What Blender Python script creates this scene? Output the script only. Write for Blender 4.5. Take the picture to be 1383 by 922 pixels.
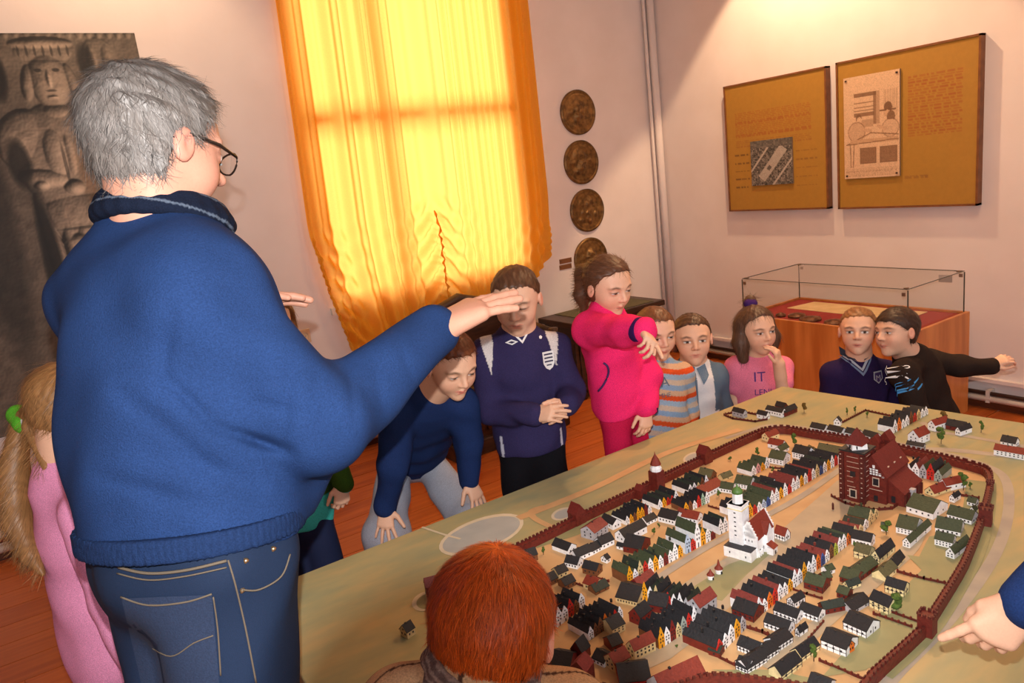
import bpy, bmesh, math, random, time
import numpy as np
from mathutils import Matrix, Vector
T0 = time.time()
scene = bpy.context.scene
for o in list(bpy.data.objects): bpy.data.objects.remove(o, do_unlink=True)
COL = scene.collection
# ---------------------------------------------------------------- camera
FPX, CX, CY, CAMH = 1000.0, 691.5, 461.0, 1.6
def cam_axes(yaw, pitch, roll):
    f = np.array([math.sin(yaw)*math.cos(pitch), math.cos(yaw)*math.cos(pitch), -math.sin(pitch)])
    r = np.array([math.cos(yaw), -math.sin(yaw), 0.0]); u = np.cross(r, f)
    return r*math.cos(roll)+u*math.sin(roll), -r*math.sin(roll)+u*math.cos(roll), f
CR, CU, CF = cam_axes(*np.radians([32.1, 12.8, -6.8])); CC = np.array([0, 0, CAMH])
cam_d = bpy.data.cameras.new('camera'); cam = bpy.data.objects.new('camera', cam_d); COL.objects.link(cam)
cam_d.sensor_width = 36.0; cam_d.lens = FPX*36.0/1383.0; cam_d.clip_start = 0.02
M = Matrix.Identity(4)
for i in range(3): M[i][0], M[i][1], M[i][2], M[i][3] = CR[i], CU[i], -CF[i], CC[i]
cam.matrix_world = M
scene.camera = cam
def ray(x, y): return CF + CR*(x-CX)/FPX - CU*(y-CY)/FPX
def pz(x, y, z): d = ray(x, y); return CC + d*(z-CAMH)/d[2]        # where a sight line meets a level
def pX(x, y, X): d = ray(x, y); return CC + d*X/d[0]
def pY(x, y, Y): d = ray(x, y); return CC + d*Y/d[1]
def pd(x, y, D): return CC + ray(x, y)*D                            # a point at distance D in front of the camera
# ---------------------------------------------------------------- view, world, lights
vs = scene.view_settings
vs.view_transform = 'Standard'; vs.look = 'None'; vs.gamma = 1.0; vs.use_curve_mapping = False
vs.exposure = 0.0
scene.cycles.use_denoising = True
scene.cycles.max_bounces = 6; scene.cycles.diffuse_bounces = 4; scene.cycles.glossy_bounces = 3
scene.cycles.transmission_bounces = 6; scene.cycles.transparent_max_bounces = 12
scene.cycles.sample_clamp_indirect = 6.0; scene.cycles.caustics_reflective = False; scene.cycles.caustics_refractive = False
world = bpy.data.worlds.new('overcast_sky'); scene.world = world; world.use_nodes = True
wb = world.node_tree.nodes['Background']; wb.inputs[0].default_value = (0.92, 0.96, 1.0, 1); wb.inputs[1].default_value = 1.6
def s2l(c):
    c = np.asarray(c, float)/255.0
    return np.where(c <= 0.04045, c/12.92, ((c+0.055)/1.055)**2.4)
def add_light(name, kind, loc, target, energy, color, **kw):
    d = bpy.data.lights.new(name, kind); o = bpy.data.objects.new(name, d); COL.objects.link(o)
    d.energy = energy; d.color = color
    for k, v in kw.items(): setattr(d, k, v)
    o.location = loc
    if target is not None: o.rotation_euler = (Vector(target)-Vector(loc)).to_track_quat('-Z', 'Y').to_euler()
    return o
WARM = (1.0, 0.60, 0.30)
# the photographer's flash, just above the lens; its beam is cut below by the lens barrel
flash = add_light('camera_flash', 'SPOT', CC+CU*0.085-CR*0.015, CC+CU*0.085-CR*0.015+CF, 140.0, (1.0, 0.97, 0.94), shadow_soft_size=0.008, spot_size=math.radians(100), spot_blend=0.6)
def flash_profile():
    d = flash.data; d.use_nodes = True; nt = d.node_tree; n = nt.nodes; L = nt.links.new
    em = next(x for x in n if x.type == 'EMISSION')
    g = n.new('ShaderNodeNewGeometry')
    def dot(v):
        q = n.new('ShaderNodeVectorMath'); q.operation = 'DOT_PRODUCT'; L(g.outputs['Incoming'], q.inputs[0]); q.inputs[1].default_value = tuple(v); return q.outputs['Value']
    def m(op, a, b=None, clamp=False):
        q = n.new('ShaderNodeMath'); q.operation = op; q.use_clamp = clamp
        for i, s in enumerate((a, b)):
            if s is None: continue
            if isinstance(s, (int, float)): q.inputs[i].default_value = s
            else: L(s, q.inputs[i])
        return q.outputs[0]
    sg = FLASH_SIGN
    x, y, z = dot(CR*sg), dot(-CU*sg), m('MAXIMUM', dot(CF*sg), 0.05)
    u = m('DIVIDE', m('SUBTRACT', m('DIVIDE', x, z), (655-CX)/FPX), 0.27)
    v = m('DIVIDE', m('SUBTRACT', m('DIVIDE', y, z), (1040-CY)/FPX), 0.235)
    r = m('SQRT', m('ADD', m('MULTIPLY', u, u), m('MULTIPLY', v, v)))
    open_ = m('DIVIDE', m('SUBTRACT', r, 0.85), 0.30, True)
    L(open_, em.inputs['Strength'])
FLASH_SIGN = 1.0
flash_profile()
# the room's own lamps: a warm ceiling lamp and two picture spots close to the walls
add_light('ceiling_lamp', 'AREA', (2.9, 1.5, 3.22), (2.8, 1.4, 0), 28.0, (1.0, 0.60, 0.31), shape='DISK', size=0.8)
add_light('wall_spot', 'SPOT', (3.75, 2.95, 3.20), (4.3, 2.95, 1.6), 130.0, (1.0, 0.68, 0.40), spot_size=math.radians(90), spot_blend=0.16, shadow_soft_size=0.03)
add_light('poster_spot', 'SPOT', (0.62, 3.75, 3.12), (0.55, 4.36, 2.4), 32.0, (1.0, 0.68, 0.40), spot_size=math.radians(110), spot_blend=0.5, shadow_soft_size=0.04)
add_light('table_spot', 'SPOT', (3.45, 2.35, 3.20), (2.50, 1.65, 0.63), 150.0, (1.0, 0.60, 0.31), spot_size=math.radians(62), spot_blend=0.7, shadow_soft_size=0.05)  # unseen spot added to warm and brighten the far end of the table
# daylight entering at the curtained window; two unseen neutral fill lights added behind the photographer
add_light('window_daylight', 'AREA', (3.2, 7.6, 2.3), (2.3, 4.3, 1.9), 500.0, (1.0, 0.97, 0.9), shape='RECTANGLE', size=2.4, size_y=3.0)
for wx in (-0.6, 2.2): add_light('back_window_daylight', 'AREA', (wx, -2.50, 1.75), (wx, 4.0, 1.2), 26.0, (0.86, 0.93, 1.0), shape='RECTANGLE', size=1.1, size_y=1.7)

# ---------------------------------------------------------------- materials
MATS = {}
def _mk(name):
    m = bpy.data.materials.new(name); m.use_nodes = True; nt = m.node_tree
    return m, nt, nt.nodes, nt.nodes['Principled BSDF'], nt.links.new
def lin(c): r = s2l(c); return (float(r[0]), float(r[1]), float(r[2]), 1.0)
def mat(name, c, rough=0.6, c2=None, scale=20.0, detail=4.0, bump=0.0, bscale=None, metallic=0.0, stretch=None, spec=None, lo=0.35, hi=0.65, space='Object', sheen=0.0, attr=False, jitter=0.0, tint=0.0):
    if name in MATS: return MATS[name]
    m, nt, n, b, L = _mk(name)
    b.inputs['Roughness'].default_value = rough; b.inputs['Metallic'].default_value = metallic
    if spec is not None: b.inputs['Specular IOR Level'].default_value = spec
    if sheen: b.inputs['Sheen Weight'].default_value = sheen
    tc = n.new('ShaderNodeTexCoord'); vec = tc.outputs[space]
    if stretch:
        mp = n.new('ShaderNodeMapping'); mp.inputs['Scale'].default_value = stretch; L(vec, mp.inputs[0]); vec = mp.outputs[0]
    nz = None
    if c2 is not None or bump or attr:
        nz = n.new('ShaderNodeTexNoise'); nz.inputs['Scale'].default_value = scale; nz.inputs['Detail'].default_value = detail; L(vec, nz.inputs['Vector'])
    src = None
    if attr:
        at = n.new('ShaderNodeAttribute'); at.attribute_name = 'Col'; src = at.outputs['Color']
        if tint:
            mx = n.new('ShaderNodeMix'); mx.data_type = 'RGBA'; mx.blend_type = 'MULTIPLY'; mx.inputs[0].default_value = 1.0
            mr = n.new('ShaderNodeMapRange'); mr.inputs[1].default_value = 0.3; mr.inputs[2].default_value = 0.7; mr.inputs[3].default_value = 1.0-tint; mr.inputs[4].default_value = 1.0+tint
            L(nz.outputs['Fac'], mr.inputs[0]); L(src, mx.inputs[6]); L(mr.outputs[0], mx.inputs[7]); src = mx.outputs[2]
    elif c2 is not None:
        cr = n.new('ShaderNodeValToRGB'); cr.color_ramp.elements[0].position = lo; cr.color_ramp.elements[1].position = hi
        cr.color_ramp.elements[0].color = lin(c); cr.color_ramp.elements[1].color = lin(c2)
        L(nz.outputs['Fac'], cr.inputs[0]); src = cr.outputs[0]
    if jitter and src is not None or jitter:
        oi = n.new('ShaderNodeObjectInfo'); mr = n.new('ShaderNodeMapRange'); mr.inputs[3].default_value = 1-jitter; mr.inputs[4].default_value = 1+jitter
        L(oi.outputs['Random'], mr.inputs[0]); mx = n.new('ShaderNodeMix'); mx.data_type = 'RGBA'; mx.blend_type = 'MULTIPLY'; mx.inputs[0].default_value = 1.0
        if src is None: mx.inputs[6].default_value = lin(c)
        else: L(src, mx.inputs[6])
        L(mr.outputs[0], mx.inputs[7]); src = mx.outputs[2]
    if src is None: b.inputs['Base Color'].default_value = lin(c)
    else: L(src, b.inputs['Base Color'])
    if bump:
        bz = nz
        if bscale:
            bz = n.new('ShaderNodeTexNoise'); bz.inputs['Scale'].default_value = bscale; bz.inputs['Detail'].default_value = 5.0; L(vec, bz.inputs['Vector'])
        bp = n.new('ShaderNodeBump'); bp.inputs['Strength'].default_value = bump; bp.inputs['Distance'].default_value = 0.004
        L(bz.outputs['Fac'], bp.inputs['Height']); L(bp.outputs[0], b.inputs['Normal'])
    MATS[name] = m; return m
def glass_mat():
    if 'glass' in MATS: return MATS['glass']
    m = bpy.data.materials.new('clear_glass'); m.use_nodes = True; nt = m.node_tree; n = nt.nodes; L = nt.links.new
    n.remove(n['Principled BSDF']); out = n['Material Output']
    tr = n.new('ShaderNodeBsdfTransparent'); tr.inputs[0].default_value = (0.985, 0.99, 0.985, 1)
    gl = n.new('ShaderNodeBsdfGlossy'); gl.inputs['Roughness'].default_value = 0.03
    fr = n.new('ShaderNodeFresnel'); fr.inputs['IOR'].default_value = 1.45
    ge = n.new('ShaderNodeNewGeometry'); mu = n.new('ShaderNodeMath'); mu.operation = 'SUBTRACT'; mu.inputs[0].default_value = 1.0; L(ge.outputs['Backfacing'], mu.inputs[1])
    ml = n.new('ShaderNodeMath'); ml.operation = 'MULTIPLY'; L(fr.outputs[0], ml.inputs[0]); L(mu.outputs[0], ml.inputs[1])
    mx = n.new('ShaderNodeMixShader'); L(ml.outputs[0], mx.inputs[0]); L(tr.outputs[0], mx.inputs[1]); L(gl.outputs[0], mx.inputs[2]); L(mx.outputs[0], out.inputs[0])
    MATS['glass'] = m; return m
def curtain_mat():
    m, nt, n, b, L = _mk('yellow_curtain_cloth'); out = n['Material Output']
    tc = n.new('ShaderNodeTexCoord'); mp = n.new('ShaderNodeMapping'); mp.inputs['Scale'].default_value = (90, 90, 500); L(tc.outputs['Object'], mp.inputs[0])
    nz = n.new('ShaderNodeTexNoise'); nz.inputs['Scale'].default_value = 1.0; nz.inputs['Detail'].default_value = 2.0; L(mp.outputs[0], nz.inputs['Vector'])
    cr = n.new('ShaderNodeValToRGB'); cr.color_ramp.elements[0].position = 0.3; cr.color_ramp.elements[1].position = 0.7
    cr.color_ramp.elements[0].color = lin((240, 156, 34)); cr.color_ramp.elements[1].color = lin((252, 182, 50)); L(nz.outputs['Fac'], cr.inputs[0])
    b.inputs['Roughness'].default_value = 0.75; b.inputs['Specular IOR Level'].default_value = 0.2
    L(cr.outputs[0], b.inputs['Base Color'])
    tl = n.new('ShaderNodeBsdfTranslucent'); tl.inputs[0].default_value = lin((255, 196, 104))
    mx = n.new('ShaderNodeMixShader'); mx.inputs[0].default_value = 0.42
    L(b.outputs[0], mx.inputs[1]); L(tl.outputs[0], mx.inputs[2]); L(mx.outputs[0], out.inputs[0])
    MATS['curtain'] = m; return m

# ---------------------------------------------------------------- object helpers
def tag(o, label=None, cat=None, group=None, kind=None):
    if label: o['label'] = label
    if cat: o['category'] = cat
    if group: o['group'] = group
    if kind: o['kind'] = kind
    return o
def obj(name, me, m=None, parent=None, loc=None, rot=None):
    o = bpy.data.objects.new(name, me); COL.objects.link(o)
    if m is not None and me is not None:
        if not me.materials: me.materials.append(m)
        else: o.material_slots[0].link = 'OBJECT'; o.material_slots[0].material = m
    if loc is not None: o.location = loc
    if rot is not None: o.rotation_euler = rot
    if parent is not None: o.parent = parent
    return o
def empty(name, loc=(0, 0, 0), rz=0.0):
    o = bpy.data.objects.new(name, None); COL.objects.link(o); o.location = loc; o.rotation_euler = (0, 0, rz); o.empty_display_size = 0.05
    return o
def pmesh(name, v, f, smooth=False):
    me = bpy.data.meshes.new(name); me.from_pydata([tuple(map(float, p)) for p in v], [], [tuple(map(int, q)) for q in f]); me.update()
    if smooth: me.polygons.foreach_set('use_smooth', [True]*len(me.polygons))
    return me
class MB:                                        # collects boxes, prisms, tubes into one mesh
    def __init__(s): s.v = []; s.f = []
    def add(s, v, f):
        k = len(s.v); s.v += [tuple(p) for p in v]; s.f += [tuple(i+k for i in q) for q in f]; return s
    def box(s, x0, x1, y0, y1, z0, z1):
        return s.add([(x0, y0, z0), (x1, y0, z0), (x1, y1, z0), (x0, y1, z0), (x0, y0, z1), (x1, y0, z1), (x1, y1, z1), (x0, y1, z1)],
                     [(0, 3, 2, 1), (4, 5, 6, 7), (0, 1, 5, 4), (1, 2, 6, 5), (2, 3, 7, 6), (3, 0, 4, 7)])
    def prism(s, poly, z0, z1):
        n = len(poly); v = [(p[0], p[1], z0) for p in poly]+[(p[0], p[1], z1) for p in poly]
        return s.add(v, [tuple(range(n-1, -1, -1)), tuple(range(n, 2*n))]+[(i, (i+1) % n, n+(i+1) % n, n+i) for i in range(n)])
    def tube(s, pts, r, n=8, cap=True):
        pts = [Vector(p) for p in pts]; rr = r if isinstance(r, (list, tuple)) else [r]*len(pts); v = []; f = []
        for i, p in enumerate(pts):
            t = (pts[min(i+1, len(pts)-1)]-pts[max(i-1, 0)]).normalized()
            a = t.cross(Vector((0, 0, 1)) if abs(t.z) < 0.9 else Vector((1, 0, 0))).normalized(); b = t.cross(a)
            for k in range(n):
                q = p+(a*math.cos(2*math.pi*k/n)+b*math.sin(2*math.pi*k/n))*rr[i]; v.append(tuple(q))
        for i in range(len(pts)-1):
            for k in range(n): f.append((i*n+k, i*n+(k+1) % n, (i+1)*n+(k+1) % n, (i+1)*n+k))
        if cap: f += [tuple(range(n-1, -1, -1)), tuple(range((len(pts)-1)*n, len(pts)*n))]
        return s.add(v, f)
    def lathe(s, prof, n=16, c=(0, 0, 0)):
        v = []; f = []
        for r, z in prof:
            for k in range(n): v.append((c[0]+r*math.cos(2*math.pi*k/n), c[1]+r*math.sin(2*math.pi*k/n), c[2]+z))
        m = len(prof)
        for i in range(m-1):
            for k in range(n): f.append((i*n+k, i*n+(k+1) % n, (i+1)*n+(k+1) % n, (i+1)*n+k))
        f += [tuple(range(n-1, -1, -1)), tuple(range((m-1)*n, m*n))]
        return s.add(v, f)
    def mesh(s, name, smooth=False): return pmesh(name, s.v, s.f, smooth)
    def obj(s, name, m, parent=None, loc=None, rot=None, smooth=False): return obj(name, s.mesh(name, smooth), m, parent, loc, rot)
def bevel(o, w=0.004, seg=2):
    b = o.modifiers.new('edge', 'BEVEL'); b.width = w; b.segments = seg; b.limit_method = 'ANGLE'; return o
def vcol(me, cols):
    a = me.color_attributes.new('Col', 'FLOAT_COLOR', 'POINT'); c = np.ones((len(me.vertices), 4), np.float32); c[:, :3] = cols
    a.data.foreach_set('color', c.ravel())
def picture(name, img, P0, U_, V_, m, parent=None):      # a flat print: img[row from top][col], corner P0 top-left, U_ across, V_ down
    h, w = img.shape[:2]; jj, ii = np.meshgrid(np.linspace(0, 1, w), np.linspace(0, 1, h))
    P = np.asarray(P0)+jj[..., None]*np.asarray(U_)+ii[..., None]*np.asarray(V_)
    idx = np.arange(h*w).reshape(h, w)
    F_ = np.stack([idx[:-1, :-1], idx[1:, :-1], idx[1:, 1:], idx[:-1, 1:]], -1).reshape(-1, 4)
    me = bpy.data.meshes.new(name); me.from_pydata(P.reshape(-1, 3).tolist(), [], F_.tolist()); me.update()
    vcol(me, s2l(np.clip(img, 0, 255)).reshape(-1, 3)); return obj(name, me, m, parent)
rng = np.random.default_rng(7); random.seed(7)
# ================================================================ the room
XW, YW, XB, YB, ZC = 4.32, 4.38, -2.3, -2.6, 3.30
plaster = mat('wall_plaster', (226, 212, 206), 0.85, c2=(232, 219, 214), scale=3.0, bump=0.12, bscale=35.0, space='Object')
brownwood = mat('brown_skirting_wood', (74, 36, 20), 0.45, c2=(98, 50, 28), scale=6.0, stretch=(1, 1, 20))
pipe_w = mat('pale_pipe_paint', (206, 196, 188), 0.4)
pipe_d = mat('dark_pipe_paint', (52, 34, 28), 0.4)
OX0, OX1, OZ0, OZ1 = 1.50, 2.98, 0.92, 3.12                    # window opening
w = MB(); T = 0.30
w.box(XB-T, OX0, YW, YW+T, 0, ZC); w.box(OX1, XW+T, YW, YW+T, 0, ZC); w.box(OX0, OX1, YW, YW+T, 0, OZ0); w.box(OX0, OX1, YW, YW+T, OZ1, ZC)
tag(w.obj('wall_left', plaster), 'pinkish white plaster wall with the yellow curtained window', kind='structure')
tag(MB().box(XW, XW+0.2, YB-0.2, YW, 0, ZC).obj('wall_right', plaster), 'pale plaster wall with the two mustard text boards', kind='structure')
tag(MB().box(XB-0.2, XB, YB-0.2, YW, 0, ZC).obj('wall_near', plaster), 'plaster wall on the near side of the room', kind='structure')
tag(MB().box(XB, XW, YB-0.2, YB, 0, ZC).obj('wall_back', plaster), 'plaster wall behind the photographer', kind='structure')
tag(MB().box(XB-0.2, XW+0.2, YB-0.2, YW+T, ZC, ZC+0.1).obj('ceiling', mat('ceiling_paint', (235, 228, 220), 0.9, c2=(240, 233, 226), scale=2.0)), 'white ceiling', kind='structure')
floor = MB().box(XB, XW, YB, YW, -0.06, -0.022).obj('floor', mat('floor_gap', (40, 16, 8), 0.9)); tag(floor, 'orange brown painted plank floor', kind='structure')
plankm = mat('floor_plank_paint', (170, 82, 32), 0.38, c2=(196, 104, 44), scale=3.0, stretch=(0.6, 9, 1), bump=0.08, jitter=0.10)
pw = 0.172; k = 0; y = YB
shared = {}
while y < YW-0.01:
    y1 = min(y+pw, YW); cuts = [XB, XB+1.2+1.9*((k*37) % 10)/10, XB+4.0+1.8*((k*53) % 10)/10, XW]
    for a, b in zip(cuts[:-1], cuts[1:]):
        key = (round(b-a, 3), round(y1-y, 4))
        if key not in shared:
            m_ = MB(); g = 0.0035; L_, W_ = key
            m_.add([(0, g/2, -0.02), (L_, g/2, -0.02), (L_, W_-g/2, -0.02), (0, W_-g/2, -0.02), (0.001, g/2+0.001, 0), (L_-0.002, g/2+0.001, 0), (L_-0.002, W_-g/2-0.001, 0), (0.001, W_-g/2-0.001, 0)],
                   [(0, 3, 2, 1), (4, 5, 6, 7), (0, 1, 5, 4), (1, 2, 6, 5), (2, 3, 7, 6), (3, 0, 4, 7)])
            shared[key] = m_.mesh('plank')
        obj('plank', shared[key], plankm, floor, (a, y, 0))
    y = y1; k += 1
# skirting, ledge and heating pipes
tag(MB().box(XW-0.018, XW, YB, YW-0.03, 0, 0.045).obj('baseboard_right', brownwood), 'brown wooden skirting along the wall with the text boards', kind='structure')
tag(MB().box(XB, XW-0.02, YW-0.018, YW, 0, 0.045).obj('baseboard_left', brownwood), 'brown wooden skirting under the curtained window', kind='structure')
tag(MB().box(XW-0.03, XW, YB, YW-0.05, 0.155, 0.175).obj('trim_1', plaster), 'pale ledge low on the wall with the text boards', kind='structure')
pr_ = empty('heating_pipe', (XW-0.05, 0, 0)); tag(pr_, 'twin heating pipes running low along the wall behind the display case', 'pipe')
MB().tube([(0, YB, 0.100), (0, YW-0.09, 0.100)], 0.012, 10).obj('dark_pipe', pipe_d, pr_, smooth=True)
MB().tube([(0, YB, 0.068), (0, YW-0.09, 0.068)], 0.017, 10).obj('pale_pipe', pipe_w, pr_, smooth=True)
for yy in (-1.0, 0.6, 1.9, 3.5): MB().box(-0.016, 0.05, yy, yy+0.02, 0.05, 0.118).obj('pipe_clip', pipe_w, pr_)
pl_ = empty('heating_pipe', (0, YW-0.052, 0)); tag(pl_, 'twin heating pipes running low along the wall under the yellow curtain', 'pipe')
MB().tube([(XB, 0, 0.115), (XW-0.09, 0, 0.115)], 0.012, 10).obj('dark_pipe', mat('rust_pipe_paint', (120, 60, 44), 0.5), pl_, smooth=True)
MB().tube([(XB, 0, 0.070), (XW-0.09, 0, 0.070)], 0.019, 10).obj('pale_pipe', pipe_w, pl_, smooth=True)
for xx in (-1.5, -0.2, 1.4, 3.2): MB().box(xx, xx+0.02, -0.018, 0.05, 0.05, 0.135).obj('pipe_clip', pipe_w, pl_)
vp = empty('riser_pipe', (XW-0.035, YW-0.045, 0)); tag(vp, 'pale vertical heating riser in the corner between the two walls', 'pipe')
MB().tube([(0, 0, 0), (0, 0, ZC)], 0.030, 14).obj('pipe', plaster, vp, smooth=True)
MB().tube([(-0.055, 0.012, 0), (-0.055, 0.012, ZC)], 0.012, 10).obj('thin_pipe', plaster, vp, smooth=True)
# ---- two invented window frames behind the photographer, set round the added fill lights
for k_, wx in enumerate((-0.6, 2.2)):
    wn = empty('window_%d' % (k_+2), (wx, YB+0.03, 0.9)); tag(wn, 'white framed window behind the photographer', kind='structure')
    fm_ = mat('window_frame_paint', (225, 220, 210), 0.5)
    for a in ((-0.62, -0.56, 0, 1.75), (0.56, 0.62, 0, 1.75), (-0.62, 0.62, -0.05, 0.0), (-0.62, 0.62, 1.70, 1.76), (-0.02, 0.02, 0, 1.7)): MB().box(a[0], a[1], -0.028, 0.02, a[2], a[3]).obj('window_bar', fm_, wn)
# ---- window behind the curtain
wm = mat('window_frame_paint', (225, 220, 210), 0.5)
win = empty('window_1', ((OX0+OX1)/2, YW+0.06, OZ0)); tag(win, 'tall casement window glowing behind the yellow curtain', kind='structure')
W_, H_ = OX1-OX0, OZ1-OZ0
fr = MB()
for a in ((-W_/2, -W_/2+0.07, 0, H_), (W_/2-0.07, W_/2, 0, H_), (-W_/2, W_/2, 0, 0.08), (-W_/2, W_/2, H_-0.07, H_)): fr.box(a[0], a[1], -0.03, 0.03, a[2], a[3])
fr.obj('window_frame', wm, win)
ZT = 2.03-OZ0
MB().box(-W_/2, W_/2, -0.035, 0.035, ZT-0.045, ZT+0.045).obj('transom', wm, win)
for xx in (-0.20,): MB().box(xx-0.02, xx+0.02, -0.032, 0.032, 0, H_).obj('mullion', wm, win)
for (x0, x1) in ((-W_/2+0.07, -0.235), (-0.165, W_/2-0.07)):
    for (z0, z1) in ((0.08, ZT-0.07), (ZT+0.07, H_-0.07)):
        MB().box(x0, x1, -0.004, 0.004, z0, z1).obj('pane', glass_mat(), win)
MB().box(-W_/2-0.03, W_/2+0.03, -0.09, -0.03, -0.04, 0.0).obj('window_sill', wm, win)
# ---- curtain: pleated cloth gathered up in the middle and at its sides
def curtain():
    nu, nv = 240, 150
    u = np.linspace(0, 1, nu)[None, :]*np.ones((nv, 1)); v = np.linspace(0, 1, nv)[:, None]*np.ones((1, nu))
    xl, xr = 1.44, 3.12
    g = [0.0, 0.475, 1.0]
    sag = np.where(u < g[1], np.sin(np.pi*u/g[1]), np.sin(np.pi*(u-g[1])/(1-g[1])))
    zb = np.where(u < g[1], 0.66+0.10*u/g[1], 0.76+0.24*(u-g[1])/(1-g[1]))-0.20*np.clip(sag, 0, 1)**0.8
    zt = ZC-0.12
    Z = zt+(zb-zt)*v
    # below the gather height the sides are drawn in
    low = np.clip((1.45-Z)/0.8, 0, 1)
    X = xl+(xr-xl)*u
    X += -0.07*(1-u)*np.clip((2.7-Z)/2.0, 0, 1)+0.03*(1-u)*0
    X += low**1.5*(0.16*(1-u)**3-0.10*u**5)
    ph = 2*np.pi*(9.5*u+0.35*np.sin(7*u)+0.2*np.sin(17*u+1))
    Yd = 0.042*np.sin(ph)*(0.6+0.4*np.sin(5*u+1))+0.016*np.sin(2.7*ph+1.0)
    for ug, z0, z1, a in ((0.475, 0.80, 1.42, 1.0), (0.0, 0.75, 1.36, 0.9), (1.0, 0.95, 1.25, 0.6)):
        d = np.abs(u-ug); near = np.exp(-(d/0.03)**2); win_ = np.clip((z1-Z)/0.10, 0, 1)*np.clip((Z-z0+0.1)/0.08, 0, 1)
        Yd += a*near*win_*(0.016*np.sin(Z*140+3*np.sin(u*40))-0.040)
        reach = np.exp(-d/0.09)*(1-np.exp(-(d/0.015)**2))              # swags hanging from the gather
        zz = Z+0.9*d*1.4
        Yd += a*reach*np.clip((z1+0.12-Z)/0.2, 0, 1)*0.045*np.sin(zz*44+d*26)
    Y = YW-0.10+Yd
    P = np.stack([X, Y, Z], -1).reshape(-1, 3); idx = np.arange(nu*nv).reshape(nv, nu)
    F_ = np.stack([idx[:-1, :-1], idx[1:, :-1], idx[1:, 1:], idx[:-1, 1:]], -1).reshape(-1, 4)
    root = empty('curtain', (2.28, YW-0.10, 0)); tag(root, 'long yellow gathered curtain covering the bright window', 'curtain')
    o = obj('cloth', pmesh('cloth', P-np.array([2.28, YW-0.10, 0]), F_, True), curtain_mat(), root)
    G_ = P.reshape(nv, nu, 3)
    for ug, z0, z1 in ((0.475, 0.80, 1.42), (0.0, 0.75, 1.36)):
        cl = G_[:, int(round(ug*(nu-1)))+(2 if ug == 0 else 0)]; zs_ = np.linspace(z0, z1, 25); pts = []
        for i, zz_ in enumerate(zs_):
            q_ = cl[int(np.argmin(np.abs(cl[:, 2]-zz_)))]; pts.append((q_[0]-2.28+0.004*math.sin(i*1.7), q_[1]-(YW-0.10)-0.010, zz_))
        MB().tube(pts, [0.004+0.005*(i % 2) for i in range(25)], 8).obj('gathering_cord', MATS['curtain'], root, smooth=True)
    MB().tube([(-0.95, 0.0, ZC-0.13), (0.95, 0.0, ZC-0.13)], 0.012, 8).obj('curtain_rail', wm, root)
curtain()
# ---- socket and small plates
def wallY(x, y, off=0.0): return pY(x, y, YW-off)
p = wallY(410, 454); s = empty('wall_socket', (p[0], YW, p[2])); tag(s, 'small beige electric socket on the wall left of the curtain', 'socket')
so = mat('socket_plastic', (214, 184, 150), 0.4)
bevel(MB().box(-0.04, 0.04, -0.012, 0, -0.042, 0.042).obj('plate', so, s), 0.004)
MB().add(*(lambda v, f: (v, f))([(0.024*math.cos(a), -0.0125, 0.024*math.sin(a)) for a in np.linspace(0, 2*math.pi, 17)[:-1]]+[(0.026*math.cos(a), -0.018, 0.026*math.sin(a)) for a in np.linspace(0, 2*math.pi, 17)[:-1]], [(i, (i+1) % 16, 16+(i+1) % 16, 16+i) for i in range(16)])).obj('rim', so, s)
for dx in (-0.008, 0.008): MB().box(dx-0.002, dx+0.002, -0.014, -0.012, -0.002, 0.002).obj('pin_hole', mat('dark_hole', (30, 22, 18), 0.8), s)
plm = mat('brown_label_plate', (120, 74, 40), 0.5)
for (px, py, lb) in ((763.5, 352, 'upper of two small brown name plates beside the lowest medallion'), (763.5, 360, 'lower of two small brown name plates beside the lowest medallion')):
    p = wallY(px, py); t = empty('name_plate', (p[0], YW, p[2])); tag(t, lb, 'name plate', 'name plates by the medallions')
    MB().box(-0.055, 0.055, -0.006, 0, -0.017, 0.017).obj('plate', plm, t)
    for dx in (-0.045, 0.045): MB().box(dx-0.003, dx+0.003, -0.0075, -0.006, -0.003, 0.003).obj('screw', pipe_d, t)
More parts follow.
